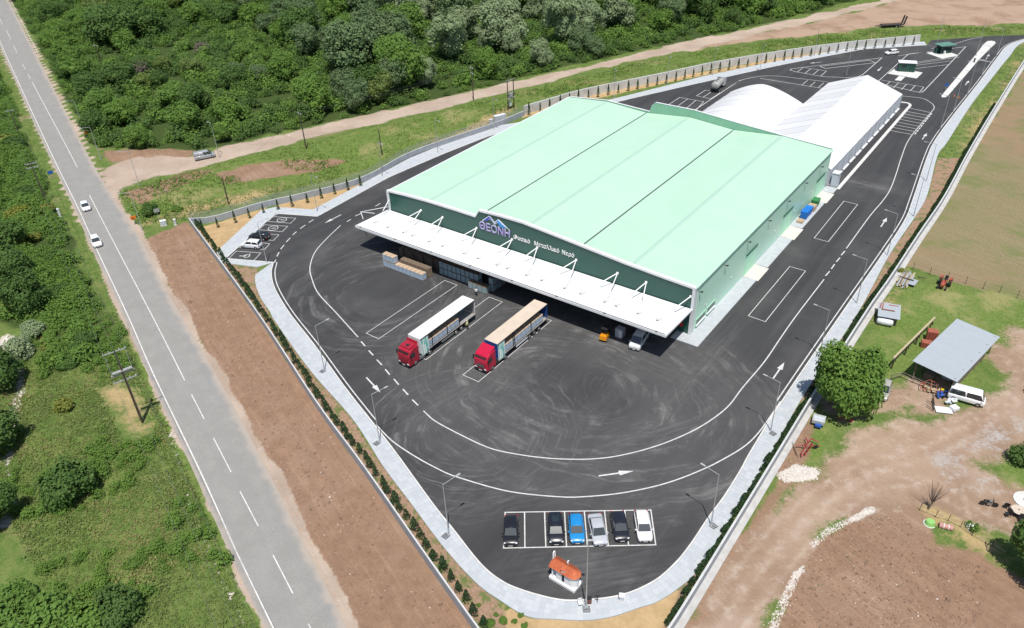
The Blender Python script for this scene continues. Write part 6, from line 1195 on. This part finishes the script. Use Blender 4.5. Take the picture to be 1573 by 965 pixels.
pv = thing('stone_circle', 'pale paved ring at the right edge by the garden', 'paving', (*(60.34,62.99), 0)); MB().tube((0, 0, -.05), (0, 0, .12), 1.5, 1.5, 20).build('slab', mkerb, pv); MB().tube((0, 0, .1), (0, 0, .3), .4, .4, 12).build('well_cap', mblk, pv)

# ================================================================ VEGETATION
def leafmat(name, c1, c2, c3):
    m, t, b = nt(name); at = t.nodes.new('ShaderNodeAttribute'); at.attribute_name = 'tint'; oi = t.nodes.new('ShaderNodeObjectInfo').outputs['Random']
    c = mixc(t, at.outputs['Fac'], c1, c2); c = mixc(t, mth(t, 'MULTIPLY', oi, .55), c, c3)
    t.links.new(c, b.inputs['Base Color']); b.inputs['Roughness'].default_value = .7; b.inputs['Specular IOR Level'].default_value = .2
    tl = t.nodes.new('ShaderNodeBsdfTranslucent'); t.links.new(c, tl.inputs[0]); mx = t.nodes.new('ShaderNodeMixShader'); mx.inputs[0].default_value = .28
    t.links.new(b.outputs[0], mx.inputs[1]); t.links.new(tl.outputs[0], mx.inputs[2]); t.links.new(mx.outputs[0], t.nodes['Material Output'].inputs[0]); return m
ML = dict(dark=leafmat('leaf_dark', (.054, .112, .025), (.115, .195, .045), (.075, .13, .035)), mid=leafmat('leaf_mid', (.088, .175, .028), (.17, .275, .052), (.11, .195, .042)), lime=leafmat('leaf_lime', (.10, .165, .03), (.19, .25, .06), (.14, .19, .06)),
    silver=leafmat('leaf_silver', (.18, .25, .115), (.33, .40, .22), (.22, .285, .15)), dusk=leafmat('leaf_dusk', (.09, .15, .06), (.17, .24, .105), (.12, .175, .075)), cyp=leafmat('leaf_conifer', (.022, .052, .02), (.05, .095, .034), (.035, .065, .024)), yg=leafmat('leaf_yellow', (.15, .19, .025), (.24, .25, .05), (.18, .19, .05)),
    meadow=leafmat('leaf_meadow', (.10, .155, .04), (.20, .255, .075), (.15, .19, .06)), straw=leafmat('leaf_straw', (.20, .19, .07), (.34, .29, .13), (.26, .24, .10)), dead=leafmat('dry_twig', (.16, .125, .10), (.26, .22, .19), (.20, .16, .13)))
mbark = mat('bark', (.11, .08, .055), (.07, .05, .035), 4, .9)
def quads(P, N, size, g):
    """leaf-clump quads at P facing about N"""
    n = len(P); r = g.normal(size=(n, 3)); T = np.cross(N, r); T /= np.linalg.norm(T, axis=1)[:, None] + 1e-9; Bn = np.cross(N, T)
    s = size * g.uniform(.55, 1.25, n)[:, None]; a = s * T; c = s * Bn * g.uniform(.5, .9, n)[:, None]
    V = np.stack([P - a, P - c * .9 + a * .1, P + a, P + c], 1).reshape(-1, 3); F = np.arange(4 * n).reshape(n, 4); return V, F
def crown(seed, n, lobes, leaf, h=1.0, flat=1.0, rough=.2, base=.35, lob_r=(.28, .5), core=(8, 5)):
    """crown of radius 1, bottom near z=base, built from uneven lobes covered with leaf clumps"""
    g = np.random.default_rng(seed); cs = []; zc = base + h * .55
    for k in range(lobes):
        a = g.uniform(0, 2 * math.pi); rr = math.sqrt(g.uniform(0, 1)) * .68; z = g.uniform(-.38, .48) * h * flat * (1.15 - rr * .6)
        cs.append((rr * math.cos(a), rr * math.sin(a), zc + z, g.uniform(*lob_r) * (1.1 - .3 * rr)))
    cs = np.array(cs); w = cs[:, 3] ** 2; pick = g.choice(len(cs), n, p=w / w.sum()); d = g.normal(size=(n, 3)); d[:, 2] += .25; d /= np.linalg.norm(d, axis=1)[:, None]
    rad = cs[pick, 3] * (1 - rough * g.random(n) ** 2 + .10 * g.random(n)); P = cs[pick, :3] + d * rad[:, None]
    N = d + g.normal(scale=.42, size=(n, 3)); N[:, 2] += .75; N[:, 1] -= .2; N /= np.linalg.norm(N, axis=1)[:, None]
    V, F = quads(P, N, leaf, g); tint = np.clip(.5 * g.random(n) + .5 * g.random(lobes)[pick], 0, 1)
    if core:                                    # twiggy leaf mass inside each lobe
        mb = MB(); m_, k_ = core
        for c_ in (cs if m_ > 6 else [(0, 0, zc, .62)]): mb.ball(c_[:3], c_[3] * .78, m_, k_, sq=(1, 1, .9 if m_ > 6 else h * .8))
        q4 = [f_ for f_ in mb.f if len(f_) == 4]; V2 = np.array(mb.v) + g.normal(scale=.02, size=(len(mb.v), 3)); F = np.vstack([F, np.array(q4) + len(V)]); V = np.vstack([V, V2]); tint = np.concatenate([tint, g.uniform(.1, .6, len(q4))])
    return V, F, tint
def limbs(seed, h, r, spread):
    g = random.Random(seed); mb = MB(); top = (g.uniform(-.04, .04), g.uniform(-.04, .04), h * .55); mb.tube((0, 0, -.05), top, r, r * .7, 7)
    for k in range(5):
        a = 2 * math.pi * k / 5 + g.uniform(-.4, .4); e = (spread * math.cos(a), spread * math.sin(a), h * g.uniform(.75, 1.05)); mb.tube(top, e, r * .55, r * .18, 5)
    return mb
PROTO = {}
def tree_proto(key, kind, seed, n, lobes, leaf, **kw):
    r = thing(kw.pop('nm', 'tree'), 'x', kw.pop('cat', 'tree')); V, F, ti = crown(seed, n, lobes, leaf, **kw); bulk('crown', V, F, ML[kind.split('_')[0]], r, ti); limbs(seed, kw.get('h', 1.0) + kw.get('base', .35) * .6, .06, .45).build('trunk', mbark, r); PROTO[key] = r
for i in range(3): tree_proto('mid%d' % i, 'mid', 20 + i, 5600, 30, .054, h=1.15)
for i in range(3): tree_proto('dark%d' % i, 'dark', 30 + i, 5600, 30, .052, h=1.1)
for i in range(2): tree_proto('silver%d' % i, 'silver', 40 + i, 5600, 34, .047, h=1.35, lob_r=(.2, .42))
for i in range(2): tree_proto('dusk%d' % i, 'dusk', 50 + i, 5600, 30, .05, h=1.25)
for i in range(2): tree_proto('lime%d' % i, 'lime', 60 + i, 4800, 24, .058, h=1.1)
for i in range(2): tree_proto('bush%d' % i, 'mid', 70 + i, 3200, 20, .066, h=.75, base=.02, nm='shrub', cat='shrub')
for i in range(2): tree_proto('dbush%d' % i, 'dark', 75 + i, 3400, 22, .062, h=.8, base=.0, nm='shrub', cat='shrub')
tree_proto('ybush', 'yg', 80, 1200, 16, .10, h=.7, base=.02, nm='shrub', cat='shrub')
tree_proto('sbush', 'silver', 81, 3000, 18, .056, h=.8, base=.02, nm='shrub', cat='shrub')
tree_proto('dead', 'dead', 82, 900, 16, .07, h=1.0, base=.1, rough=.7, core=None, nm='bare_shrub', cat='shrub')
def plant(key, xy, s, label, group, sz=None, z=-.1): 
    o = place(PROTO[key], (xy[0], xy[1], z + float(gh(np.array(xy, float))[0])), random.uniform(0, 6.28), label, group); o.scale = (s * random.uniform(.9, 1.1), s * random.uniform(.9, 1.1), (sz or s) * random.uniform(.88, 1.1)); return o
# ---- the wood beyond the dirt road
wood = [(-235.29,400.96),(-160.66,282.20),(-109.64,197.98),(-105.11,192.92),(-95.95,191.00),(-78.21,187.71),(-63.65,195.45),(-48.20,204.22),(-29.21,215.54),(-6.13,228.84),(18.25,244.42),(50.28,264.31),(83.10,281.26),(118.44,303.52),(149.72,325.93),(178.24,354.34),(45.60,430.82),(-132.15,473.67),(-313.02,540.52)]
wp = np.array(wood); lo, hi = wp.min(0), wp.max(0)
cam_xy = np.array([0., 0.])
TYPES = dict(mid='leafy green tree', dark='dark green tree', silver='pale silvery willow', dusk='grey-green tree', lime='bright yellow-green tree')
big = [] 
def kindpx(p):       # silvery willows stand behind the hall, darker broadleaf trees to the left
    x, y = p; a = x / max(y, 1)
    r_ = random.random()
    if -.12 < a < .24 and y > 225: return 'silver' if r_ < .55 else ('dusk' if r_ < .75 else 'mid')
    if -.35 < a < -.12 and y > 205: return 'dusk' if r_ < .35 else ('dark' if r_ < .6 else 'mid')
    return 'dark' if r_ < .36 else ('mid' if r_ < .86 else 'lime')
tries = 0
while len(big) < 290 and tries < 40000:
    tries += 1; p = np.array([random.uniform(lo[0], hi[0]), random.uniform(lo[1], hi[1])])
    a = p[0] / p[1]
    if not (-.72 < a < .62): continue
    rad = random.uniform(3.2, 6.6) if p[1] < 300 else random.uniform(4.5, 8.0)
    if p[0] / p[1] < -.28: rad *= .72
    if sdist(p[None], wood)[0] < rad * .45: continue
    if any((p[0] - q[0]) ** 2 + (p[1] - q[1]) ** 2 < (.62 * (rad + q[2])) ** 2 for q in big): continue
    big.append((p[0], p[1], rad))
for x, y, rad in big:
    k = kindpx((x, y)); n_ = {'mid': 3, 'dark': 3}.get(k, 2); left = x / y < -.28
    side = x / y; where = ('beside the main road' if side < -.45 else 'between the road and the tall trees' if side < -.28 else 'left of the pale willows' if side < -.08 else 'behind the hall roof' if side < .12 else 'behind the cypress wall' if side < .3 else 'at the right end of the wood')
    dep = 'in the front rows' if sdist(np.array([[x, y]]), wood)[0] < 22 else 'deep inside the wood'
    plant(k + str(random.randrange(n_)), (x, y), rad * 1.1, TYPES[k] + ' ' + where + ', ' + dep, 'trees of the wood beyond the dirt road', rad * (.95 if left else 1.22))
# trees that stand out
for key, p_, s, sz, lab in (('dark0', (-142.67,296.50), 9.5, 7.5, 'broad dark round-topped tree near the road at the upper left'), ('dark1', (-132.90,305.98), 9, 7, 'second dark broad tree right of the round-topped one'), ('dusk0', (-47.16,251.78), 10, 9, 'big grey-green tree standing tallest in the middle of the wood'), ('dusk1', (-36.65,261.23), 9, 9, 'grey-green tree right behind the tallest one'), ('silver0', (-17.08,258.30), 8, 9, 'pale willow left of the others behind the hall'), ('silver1', (1.24,267.15), 8.5, 9.5, 'pale willow at the centre of the willow group'), ('silver0', (21.45,272.16), 7.5, 9, 'pale round willow near the dirt road right of centre'),
        ('silver1', (42.40,286.28), 7, 8, 'pale willow at the right end of the willow group'), ('mid0', (-28.42,229.40), 6, 8, 'fresh green tree standing alone before the pale willows'), ('lime0', (-35.41,219.70), 4.2, 5, 'bright green small tree at the dirt road edge'), ('dead', (-116.36,256.01), 4, 3.5, 'grey leafless thicket in the upper left wood'), ('dead', (-106.28,283.84), 3.5, 3, 'small grey leafless thicket deeper in the wood'), ('dead', (-144.38,369.40), 5, 4.5, 'bare grey thicket at the top edge of the wood')):
    plant(key, p_, s, lab, None, sz)
# ---- left of the main road
LV = [('dark0', (-83.79,114.70), 4.6, 4.6, 'large dark tree overhanging the bushes left of the cars'), ('dark1', (-92.71,126.38), 4.2, 4, 'dark tree at the left edge above the large one'), ('dark2', (-100.07,138.27), 4.5, 4, 'dark green tree at the far left below the bushes'), ('dbush0', (-56.72,70.46), 3.6, 4.4, 'dark round shrub standing alone in the lower left meadow'), ('dbush1', (-43.43,52.17), 3.0, 3.6, 'dark shrub at the lower left beside the pale-leaved bush'), ('bush0', (-50.35,49.79), 4.6, 4.6, 'big fresh green bush in the lower left corner'), ('bush1', (-55.43,52.35), 4.2, 4, 'leafy green bush at the left edge of the lower corner'), ('bush1', (-46.51,49.61), 3.6, 3.6, 'green bush between the corner bush and the dark shrub'),
      ('sbush', (-78.91,102.02), 3.0, 2.8, 'greyish shrub beside the dry gully'), ('sbush', (-80.05,107.54), 2.6, 2.6, 'grey-green shrub above the dry gully'), ('dark0', (-78.13,94.49), 3.6, 3.6, 'dark tree at the left edge beside the gully'), ('dark2', (-71.38,79.86), 4.0, 4, 'dark tree at the left edge below the gully'), ('dark1', (-64.74,66.85), 3.5, 3.5, 'dark foliage at the left edge above the corner bush'), ('ybush', (-65.54,87.62), 1.6, 1.5, 'yellow-green shrub in the middle of the left thicket'), ('ybush', (-96.31,142.03), 1.6, 1.5, 'yellowish shrub among bushes near the roadside pole'), ('dbush1', (-80.77,119.76), 2.4, 2.0, 'dark shrub by the road edge level with the following car'), ('bush0', (-103.61,149.93), 2.8, 2.2, 'green shrub left of the white roadside box')]
for key, p_, s, sz, lab in LV: plant(key, p_, s, lab, None, sz)
leftp = [(-232.19,354.60),(-195.07,306.64),(-156.53,246.65),(-120.19,189.35),(-99.47,157.35),(-86.80,137.11),(-72.70,115.91),(-66.43,98.57),(-72.46,94.10),(-80.36,110.44),(-96.63,115.69),(-154.70,188.88)]
cnt = 0; put = []
while cnt < 75:
    p = np.array([random.uniform(-170, -45), random.uniform(85, 300)])
    if sdist(p[None], leftp)[0] < 1.5 or p[0] / p[1] < -.82: continue
    rad = random.uniform(1.8, 3.4)
    if any((p[0] - q[0]) ** 2 + (p[1] - q[1]) ** 2 < (.6 * (rad + q[2])) ** 2 for q in put): cnt += .02; continue
    put.append((p[0], p[1], rad)); cnt += 1; kk = random.choice(['bush0', 'bush1', 'bush0', 'dbush0', 'dbush1', 'ybush']); plant(kk, p, rad, {'b': 'leafy green shrub', 'd': 'dark green shrub', 'y': 'yellowish shrub'}[kk[0]] + ' in left thicket ' + ('above the junction, ' if p[1] > 190 else 'opposite the junction, ' if p[1] > 140 else 'below the white cars, ') + ('near the road' if sdist(p[None], road_poly)[0] > -12 else 'further from the road'), 'thicket shrubs left of the road', rad * .75)
# ---- the big tree of the farm and neighbours
pt = (45.18,80.46); bt_ = thing('plane_tree', 'big leafy tree overhanging the right wall beside the farm', 'tree', (*pt, 0)); V, F, ti = crown(5, 11000, 38, .046, h=1.25, base=.1, rough=.3, lob_r=(.26, .46)); bulk('crown', V * np.array([4.7, 4.7, 7.0]), F, ML['mid'], bt_, ti); o = limbs(5, 7.6, .3, 2.4).build('trunk', mbark, bt_)
plant('dark1', (55.09,53.02), 3.3, 'dark leafy tree cut by the right edge beside the lower track', None, 4.0); plant('dbush0', (63.84,69.07), 2.4, 'dark bush at the right edge above the garden table', None, 2.0); plant('dbush1', (72.39,82.01), 1.6, 'small dark bush at the right edge beside the track', None, 1.3)
plant('dbush0', (-76.28,151.96), 2.0, 'dark shrub in the grass right of the junction', None, 2.2); plant('bush1', (-71.52,154.02), 1.5, 'green shrub behind the grey wall corner', None, 1.2); plant('ybush', (68.57,115.79), .7, 'small yellow-green bush at the end of the timber pile', None, .7)
dt = thing('bare_tree', 'leafless grey tree beside the lower farm fence', 'tree', (*(48.17,62.35), 0)); g_ = random.Random(4); mb = MB(); mb.tube((0, 0, 0), (.3, .1, 1.0), .12, .09, 6); mb.build('trunk', mbark, dt); mb = MB()
for k in range(34):
    a = g_.uniform(0, 6.28); s_ = g_.uniform(.3, 1.3); mid_ = (.3 + s_ * .4 * math.cos(a), .1 + s_ * .4 * math.sin(a), g_.uniform(1.6, 2.2)); mb.tube((.3, .1, 1.0), mid_, .035, .022, 4); mb.tube(mid_, (.3 + s_ * math.cos(a), .1 + s_ * math.sin(a), g_.uniform(2.8, 4.2)), .022, .008, 4)
mb.build('branches', mat('bare_branch', (.15, .11, .09), None, 3, .9), dt)
fb = thing('flower_bush', 'small bush with white blossoms beside the lower farm track', 'shrub', (*(51.55,59.03), 0)); V, F, ti = crown(9, 400, 8, .09, h=.8, base=.3); bulk('foliage', V * .75, F, ML['mid'], fb, ti); V, F, ti = crown(10, 30, 8, .12, h=.9, base=.35, core=None); bulk('blossoms', V * .85, F, mtrim, fb, ti); MB().tube((0, 0, 0), (0, 0, .6), .06, .05, 6).build('stem', mbark, fb)
# ---- conifer rows
def conifer(key, seed, h, r, n, leaf, label, nm='young_conifer'):
    g = np.random.default_rng(seed); q = thing(nm, 'x', 'tree' if nm != 'hedge_plant' else 'hedge plant'); f = g.random(n) ** .8; a = g.uniform(0, 6.283, n); lump = 1 + .25 * np.sin(a * 3 + f * 17) + .12 * g.normal(size=n); rr = r * (1 - f) ** .75 * lump + .03
    P = np.stack([rr * np.cos(a), rr * np.sin(a), .12 + f * h], 1); N = np.stack([np.cos(a), np.sin(a), np.full(n, .5)], 1) + g.normal(scale=.35, size=(n, 3)); N /= np.linalg.norm(N, axis=1)[:, None]
    V, F = quads(P, N, leaf, g); bulk('foliage', V, F, ML['cyp'], q, g.random(n)); MB().tube((0, 0, -.05), (0, 0, h * .8), .04, .02, 5).build('trunk', mbark, q); PROTO[key] = q
conifer('con0', 1, 1.9, .55, 420, .11, ''); conifer('con1', 2, 2.0, .5, 420, .11, ''); conifer('cyp0', 3, 2.9, .36, 380, .11, '', 'cypress'); conifer('hp0', 5, 1.05, .42, 260, .11, '', 'hedge_plant'); conifer('hp1', 6, 1.25, .38, 260, .11, '', 'hedge_plant')
def row(path, step, keys, label, group, jit=.15, sc=(.8, 1.15), off=0, skip=0, parts=()):
    line_ = offset(resample(path, step), off); lab0 = label
    for i_, q in enumerate(line_):
        if parts: label = lab0 + ' ' + parts[int(i_ * len(parts) / len(line_))]
        if random.random() < skip: continue
        k = random.choice(keys); o = place(PROTO[k], (q[0] + random.uniform(-jit, jit), q[1] + random.uniform(-jit, jit), 0), random.uniform(0, 6.28), label, group); s = random.uniform(*sc); o.scale = (s, s, s * random.uniform(.9, 1.12))
row(WL[:6], 1.75, ['con0', 'con1'], 'young conifer between left footway and grey wall', 'conifers along the left wall', .2, (.75, 1.05), 1.15, 0, ('near the corner bays', 'level with the pallets', 'level with the trucks', 'beside the lane arrow', 'above the parked cars', 'at the bottom bend'))
row([(-63.10,144.13),(-58.35,146.33),(-52.70,150.96),(-43.87,155.53),(-33.26,162.97)], 3.3, ['cyp0'], 'young cypress on the sandy bed before the grey back wall', 'cypresses before the grey back wall', .15, (.75, .95), -.9)
row([(6.63,204.86),(13.81,209.23),(23.44,215.44),(49.61,228.04),(65.21,235.91),(87.70,244.43),(110.89,251.66),(133.56,255.50)], 3.4, ['cyp0'], 'slim cypress in the row before the whitish retaining wall', 'cypresses before the retaining wall', .12, (.85, 1.1), -.8, 0, ('left of the hall roof', 'behind the hall roof', 'beside the tank lorry', 'behind the arched marquee', 'before the far white car'))
row(WR[1:11], .85, ['hp0', 'hp1'], 'small dark evergreen in the hedge along the right wall', 'hedge along the right wall', .18, (.75, 1.2), .75, .06, ('at the bottom bend', 'near the parked cars', 'below the big tree', 'behind the big tree', 'beside the tin shack', 'beside the timber pile', 'beside the field', 'opposite the marquee'))
for p_, s in zip([(-3.73,49.63),(-2.29,49.80),(-0.43,50.40),(-0.06,49.15),(-1.13,49.74),(-3.04,50.61),(-4.92,51.89)], (.6, .5, .35, .4, .35, .3, .3)): plant('bush0', p_, s, 'small weed tuft shrub in the bed at the bottom footway', 'weeds in the bottom bed', s, 0)

# ---- undergrowth, meadow tufts and stones (nobody could count them)
def scatter(name, kindmat, pts, sizes, base, seed, label, cat, zf=1.0):
    V0, F0, t0 = base; g = np.random.default_rng(seed); n = len(pts); a = g.uniform(0, 6.283, n); c, s = np.cos(a), np.sin(a); S = np.asarray(sizes)
    X = V0[None, :, 0] * c[:, None] - V0[None, :, 1] * s[:, None]; Y = V0[None, :, 0] * s[:, None] + V0[None, :, 1] * c[:, None]
    V = np.stack([X * S[:, None] + pts[:, 0:1], Y * S[:, None] + pts[:, 1:2], V0[None, :, 2] * (S * zf * g.uniform(.8, 1.2, n))[:, None] - .04 + gh(pts)[:, None]], 2).reshape(-1, 3)
    F = (F0[None] + (np.arange(n) * len(V0))[:, None, None]).reshape(-1, F0.shape[1]); ti = np.clip(np.tile(t0, n) * .5 + np.repeat(g.random(n), len(F0)) * .5, 0, 1)
    return tag(bulk(name, V, F, kindmat, None, ti), label, cat, kind='stuff')
def inpoly(polys, n, seed, box=None, margin=0.0):
    g = np.random.default_rng(seed); allp = np.vstack([np.array(p) for p in polys]); lo_, hi_ = allp.min(0), allp.max(0); out = np.zeros((0, 2))
    while len(out) < n:
        q = g.uniform(lo_, hi_, (n * 4, 2)); ok = np.max([sdist(q, p) for p in polys], 0) > margin; ok &= (np.abs(q[:, 0]) < q[:, 1] * .85 + 6) & (q[:, 1] < 430); out = np.vstack([out, q[ok]])
        if ok.sum() < 3: break
    return out[:n]
def gn_scatter(name, m, pts, sizes, seed, label, cat):
    """uncountable undergrowth: leafy clumps instanced on points"""
    V, F, ti = crown(seed, 420, 11, .092, h=.75, base=-.12, core=(6, 4)); src = bulk('leaf_clump', V, F, m, None, ti); C.objects.unlink(src)
    me = bpy.data.meshes.new(name); me.from_pydata([(x, y, z) for (x, y), z in zip(pts, gh(pts) - .05)], [], []); me.attributes.new('size', 'FLOAT', 'POINT').data.foreach_set('value', np.asarray(sizes, np.float32))
    o = bpy.data.objects.new(name, me); C.objects.link(o); me.materials.append(m)
    g = bpy.data.node_groups.new(name, 'GeometryNodeTree'); g.interface.new_socket('Geometry', in_out='INPUT', socket_type='NodeSocketGeometry'); g.interface.new_socket('Geometry', in_out='OUTPUT', socket_type='NodeSocketGeometry')
    N = g.nodes.new; L = g.links.new; gi, go = N('NodeGroupInput'), N('NodeGroupOutput'); ip = N('GeometryNodeInstanceOnPoints'); ob = N('GeometryNodeObjectInfo'); ob.inputs['Object'].default_value = src
    na = N('GeometryNodeInputNamedAttribute'); na.data_type = 'FLOAT'; na.inputs['Name'].default_value = 'size'
    rv = N('FunctionNodeRandomValue'); rv.data_type = 'FLOAT_VECTOR'; rv.inputs['Min'].default_value = (-.12, -.12, 0); rv.inputs['Max'].default_value = (.12, .12, 6.28)
    L(gi.outputs[0], ip.inputs['Points']); L(ob.outputs['Geometry'], ip.inputs['Instance']); L(rv.outputs['Value'], ip.inputs['Rotation']); L(na.outputs['Attribute'], ip.inputs['Scale']); L(ip.outputs[0], go.inputs[0])
    md = o.modifiers.new('scatter', 'NODES'); md.node_group = g
    return tag(o, label, cat, kind='stuff')
und_l, und_f, und_t = crown(90, 120, 9, .185, h=.75, base=-.12, core=(6, 4))
base_b = (und_l, und_f, und_t)
clear = lambda P: (np.maximum(sdist(P, road_poly), sdist(P, yard_poly)) < -1.5)
q = inpoly([wood], 4300, 1, margin=.6); sz = np.random.default_rng(2).uniform(1.6, 3.9, len(q)); dedge = sdist(q, wood); sz = np.minimum(sz, .9 + dedge * .7); k = np.random.default_rng(3).random(len(q))
gn_scatter('undergrowth', ML['mid'], q[k < .55], sz[k < .55], 90, 'leafy green undergrowth filling the wood beyond the dirt road', 'undergrowth'); gn_scatter('undergrowth', ML['dark'], q[k >= .55], sz[k >= .55], 92, 'dark undergrowth between the trees of the wood', 'undergrowth')
q = inpoly([leftp], 1900, 6, margin=.3); q = q[clear(q)]; sz = np.random.default_rng(7).uniform(.9, 2.3, len(q)); sz = np.minimum(sz, .7 + .6 * -np.maximum(sdist(q, road_poly), -9)); gn_scatter('thicket_undergrowth', ML['mid'], q, sz, 93, 'bramble thicket covering the ground left of the main road', 'undergrowth')
mead = [(-82.37,114.59),(-75.07,116.10),(-65.18,111.26),(-49.53,85.18),(-37.79,67.45),(-27.69,52.20),(-25.48,48.62),(-56.04,48.94),(-80.86,93.11),(-79.18,99.46)]
tuft = crown(91, 13, 4, .27, h=.7, base=-.05, core=None)
q = inpoly([mead], 17000, 9); q = q[clear(q)]; nz = vnoise(q, 6, 21); dp = sdist(q, Z['dry'][0]); keep = dp < -.3; q, nz = q[keep], nz[keep]; sz = np.random.default_rng(10).uniform(.16, .5, len(q)) * (.8 + .6 * nz)
h_ = np.clip(np.random.default_rng(12).random(len(q)) * .5 + vnoise(q, 5, 24) * .6, 0, 1); q3 = q[h_ > .76]; scatter('dry_meadow_grass', ML['straw'], q3, sz[h_ > .76] * .9, tuft, 55, 'straw coloured grass patches of the left meadow', 'grass'); q, sz, h_ = q[h_ <= .76], sz[h_ <= .76], h_[h_ <= .76]; scatter('meadow_weeds', ML['meadow'], q[h_ < .42], sz[h_ < .42], tuft, 11, 'green weeds of the meadow left of the road', 'weeds'); scatter('meadow_grass', ML['lime'], q[h_ >= .42], sz[h_ >= .42] * .8, tuft, 13, 'pale tall grass of the meadow left of the road', 'grass')
q = inpoly([mead], 520, 14); q = q[clear(q)]; q = q[(vnoise(q, 9, 22) > .56) & (sdist(q, Z['dry'][0]) < -1)]; gn_scatter('low_bushes', ML['mid'], q, np.random.default_rng(15).uniform(.6, 1.5, len(q)), 94, 'low brambles dotted over the left meadow', 'undergrowth')
strip = [Z['grass'][1]]; q = inpoly(strip, 9000, 17); q = q[clear(q)]; nz = vnoise(q, 8, 23); bare = np.max([sdist(q, p) for p in (Z['soil'][3], Z['soil'][4])], 0); keep = (bare < -.5) | (nz > .52); q, nz = q[keep], nz[keep]
sz = np.random.default_rng(18).uniform(.22, .75, len(q)) * (.5 + nz); h_ = np.random.default_rng(19).random(len(q)); h_ = np.clip(h_ * .55 + vnoise(q, 7, 61) * .6, 0, 1); q3 = h_ > .68; scatter('verge_straw', ML['straw'], q[q3], sz[q3] * .7, tuft, 62, 'straw coloured patches in the strip below the dirt road', 'grass'); q, sz, h_ = q[~q3], sz[~q3], h_[~q3]; scatter('verge_grass', ML['lime'], q[h_ < .45], sz[h_ < .45], tuft, 20, 'tall grass strip between dirt road and back wall', 'grass'); scatter('verge_weeds', ML['mid'], q[h_ >= .45], sz[h_ >= .45] * 1.2, tuft, 21, 'green weeds in the strip below the dirt road', 'weeds')
q = inpoly([Z['dry'][4], Z['dry'][5], Z['grass'][2], Z['dry'][3]], 1300, 24); scatter('dry_weeds', ML['dusk'], q, np.random.default_rng(25).uniform(.2, .45, len(q)), tuft, 26, 'dull dry weeds along the walls', 'weeds')
edge = [(-193.98,304.63),(-173.79,277.74),(-133.28,214.54),(-108.26,175.89),(-89.67,147.15),(-77.33,127.48),(-65.53,109.32),(-54.08,91.32),(-41.67,72.06),(-33.14,59.33),(-26.16,48.65),(-27.10,48.33),(-34.02,58.47),(-42.57,70.99),(-55.78,90.67),(-67.80,109.49),(-78.43,125.21),(-92.80,147.44),(-112.22,176.30),(-138.36,215.16),(-175.45,270.28)]; q = inpoly([edge], 1500, 27); q = q[clear(q) & (vnoise(q, 3, 29) > .35)]; scatter('roadside_weeds', ML['mid'], q, np.random.default_rng(28).uniform(.15, .4, len(q)), tuft, 30, 'weeds along the left edge of the main road', 'weeds')
q = inpoly([Z['grass'][0], Z['grass'][3], Z['grass'][4], Z['grass'][5]], 1500, 31); scatter('farm_grass', ML['lime'], q, np.random.default_rng(32).uniform(.08, .2, len(q)), tuft, 33, 'short grass of the farm lawn', 'grass')
q = inpoly([Z['bed'][0]], 800, 34); q = q[vnoise(q, 2.5, 35) > .45]; scatter('bed_weeds', ML['mid'], q, np.random.default_rng(36).uniform(.08, .25, len(q)), tuft, 37, 'weeds in the planting bed along the left wall', 'weeds')
q = inpoly([Z['soil'][1]], 150, 38); q = q[vnoise(q, 4, 39) > .6]; scatter('field_weeds', ML['mid'], q, np.random.default_rng(40).uniform(.15, .35, len(q)), tuft, 41, 'few green weeds on the stony field', 'weeds')
# stones
st_v = np.array([(-.5, -.35, 0), (.45, -.4, 0), (.5, .4, 0), (-.4, .45, 0), (-.25, -.2, .45), (.28, -.15, .5), (.2, .25, .42), (-.2, .22, .5)]); st_f = np.array([(4, 5, 6, 7), (0, 1, 5, 4), (1, 2, 6, 5), (2, 3, 7, 6), (3, 0, 4, 7)]); st = (st_v, st_f, np.full(5, .5))
mstone = mat('limestone', (.66, .62, .57), (.52, .48, .43), 2, .9, world_pos=True)
q = inpoly([Z['soil'][1]], 1500, 42); scatter('field_stones', mstone, q, np.random.default_rng(43).gamma(1.3, .028, len(q)) + .03, st, 44, 'pale stones strewn over the stony field', 'stones')
q = inpoly(Z['white'], 5200, 45); scatter('rubble_streak', mstone, q, np.random.default_rng(46).gamma(1.6, .035, len(q)) + .03, st, 47, 'white rubble heaped along the farm track', 'rubble')
mclod = mat('soil_clod', (.25, .16, .108), (.17, .108, .073), 2, .95, world_pos=True); q = inpoly([Z['soil'][0]], 6000, 63, margin=.8); q = q[clear(q) & (sdist(q, Z['bed'][0]) < -1.5)]; scatter('soil_clods', mclod, q, np.random.default_rng(64).gamma(1.6, .06, len(q)) + .05, st, 65, 'earth clods on the ploughed strip', 'clods'); q = inpoly([Z['soil'][1]], 7000, 66, margin=1.5); scatter('field_clods', mclod, q, np.random.default_rng(67).gamma(1.6, .05, len(q)) + .05, st, 68, 'earth clods on the stony field', 'clods')
q = inpoly([Z['soil'][0]], 900, 48); scatter('strip_stones', mstone, q, np.random.default_rng(49).gamma(1.4, .03, len(q)) + .03, st, 50, 'small pale stones on the ploughed strip', 'stones')
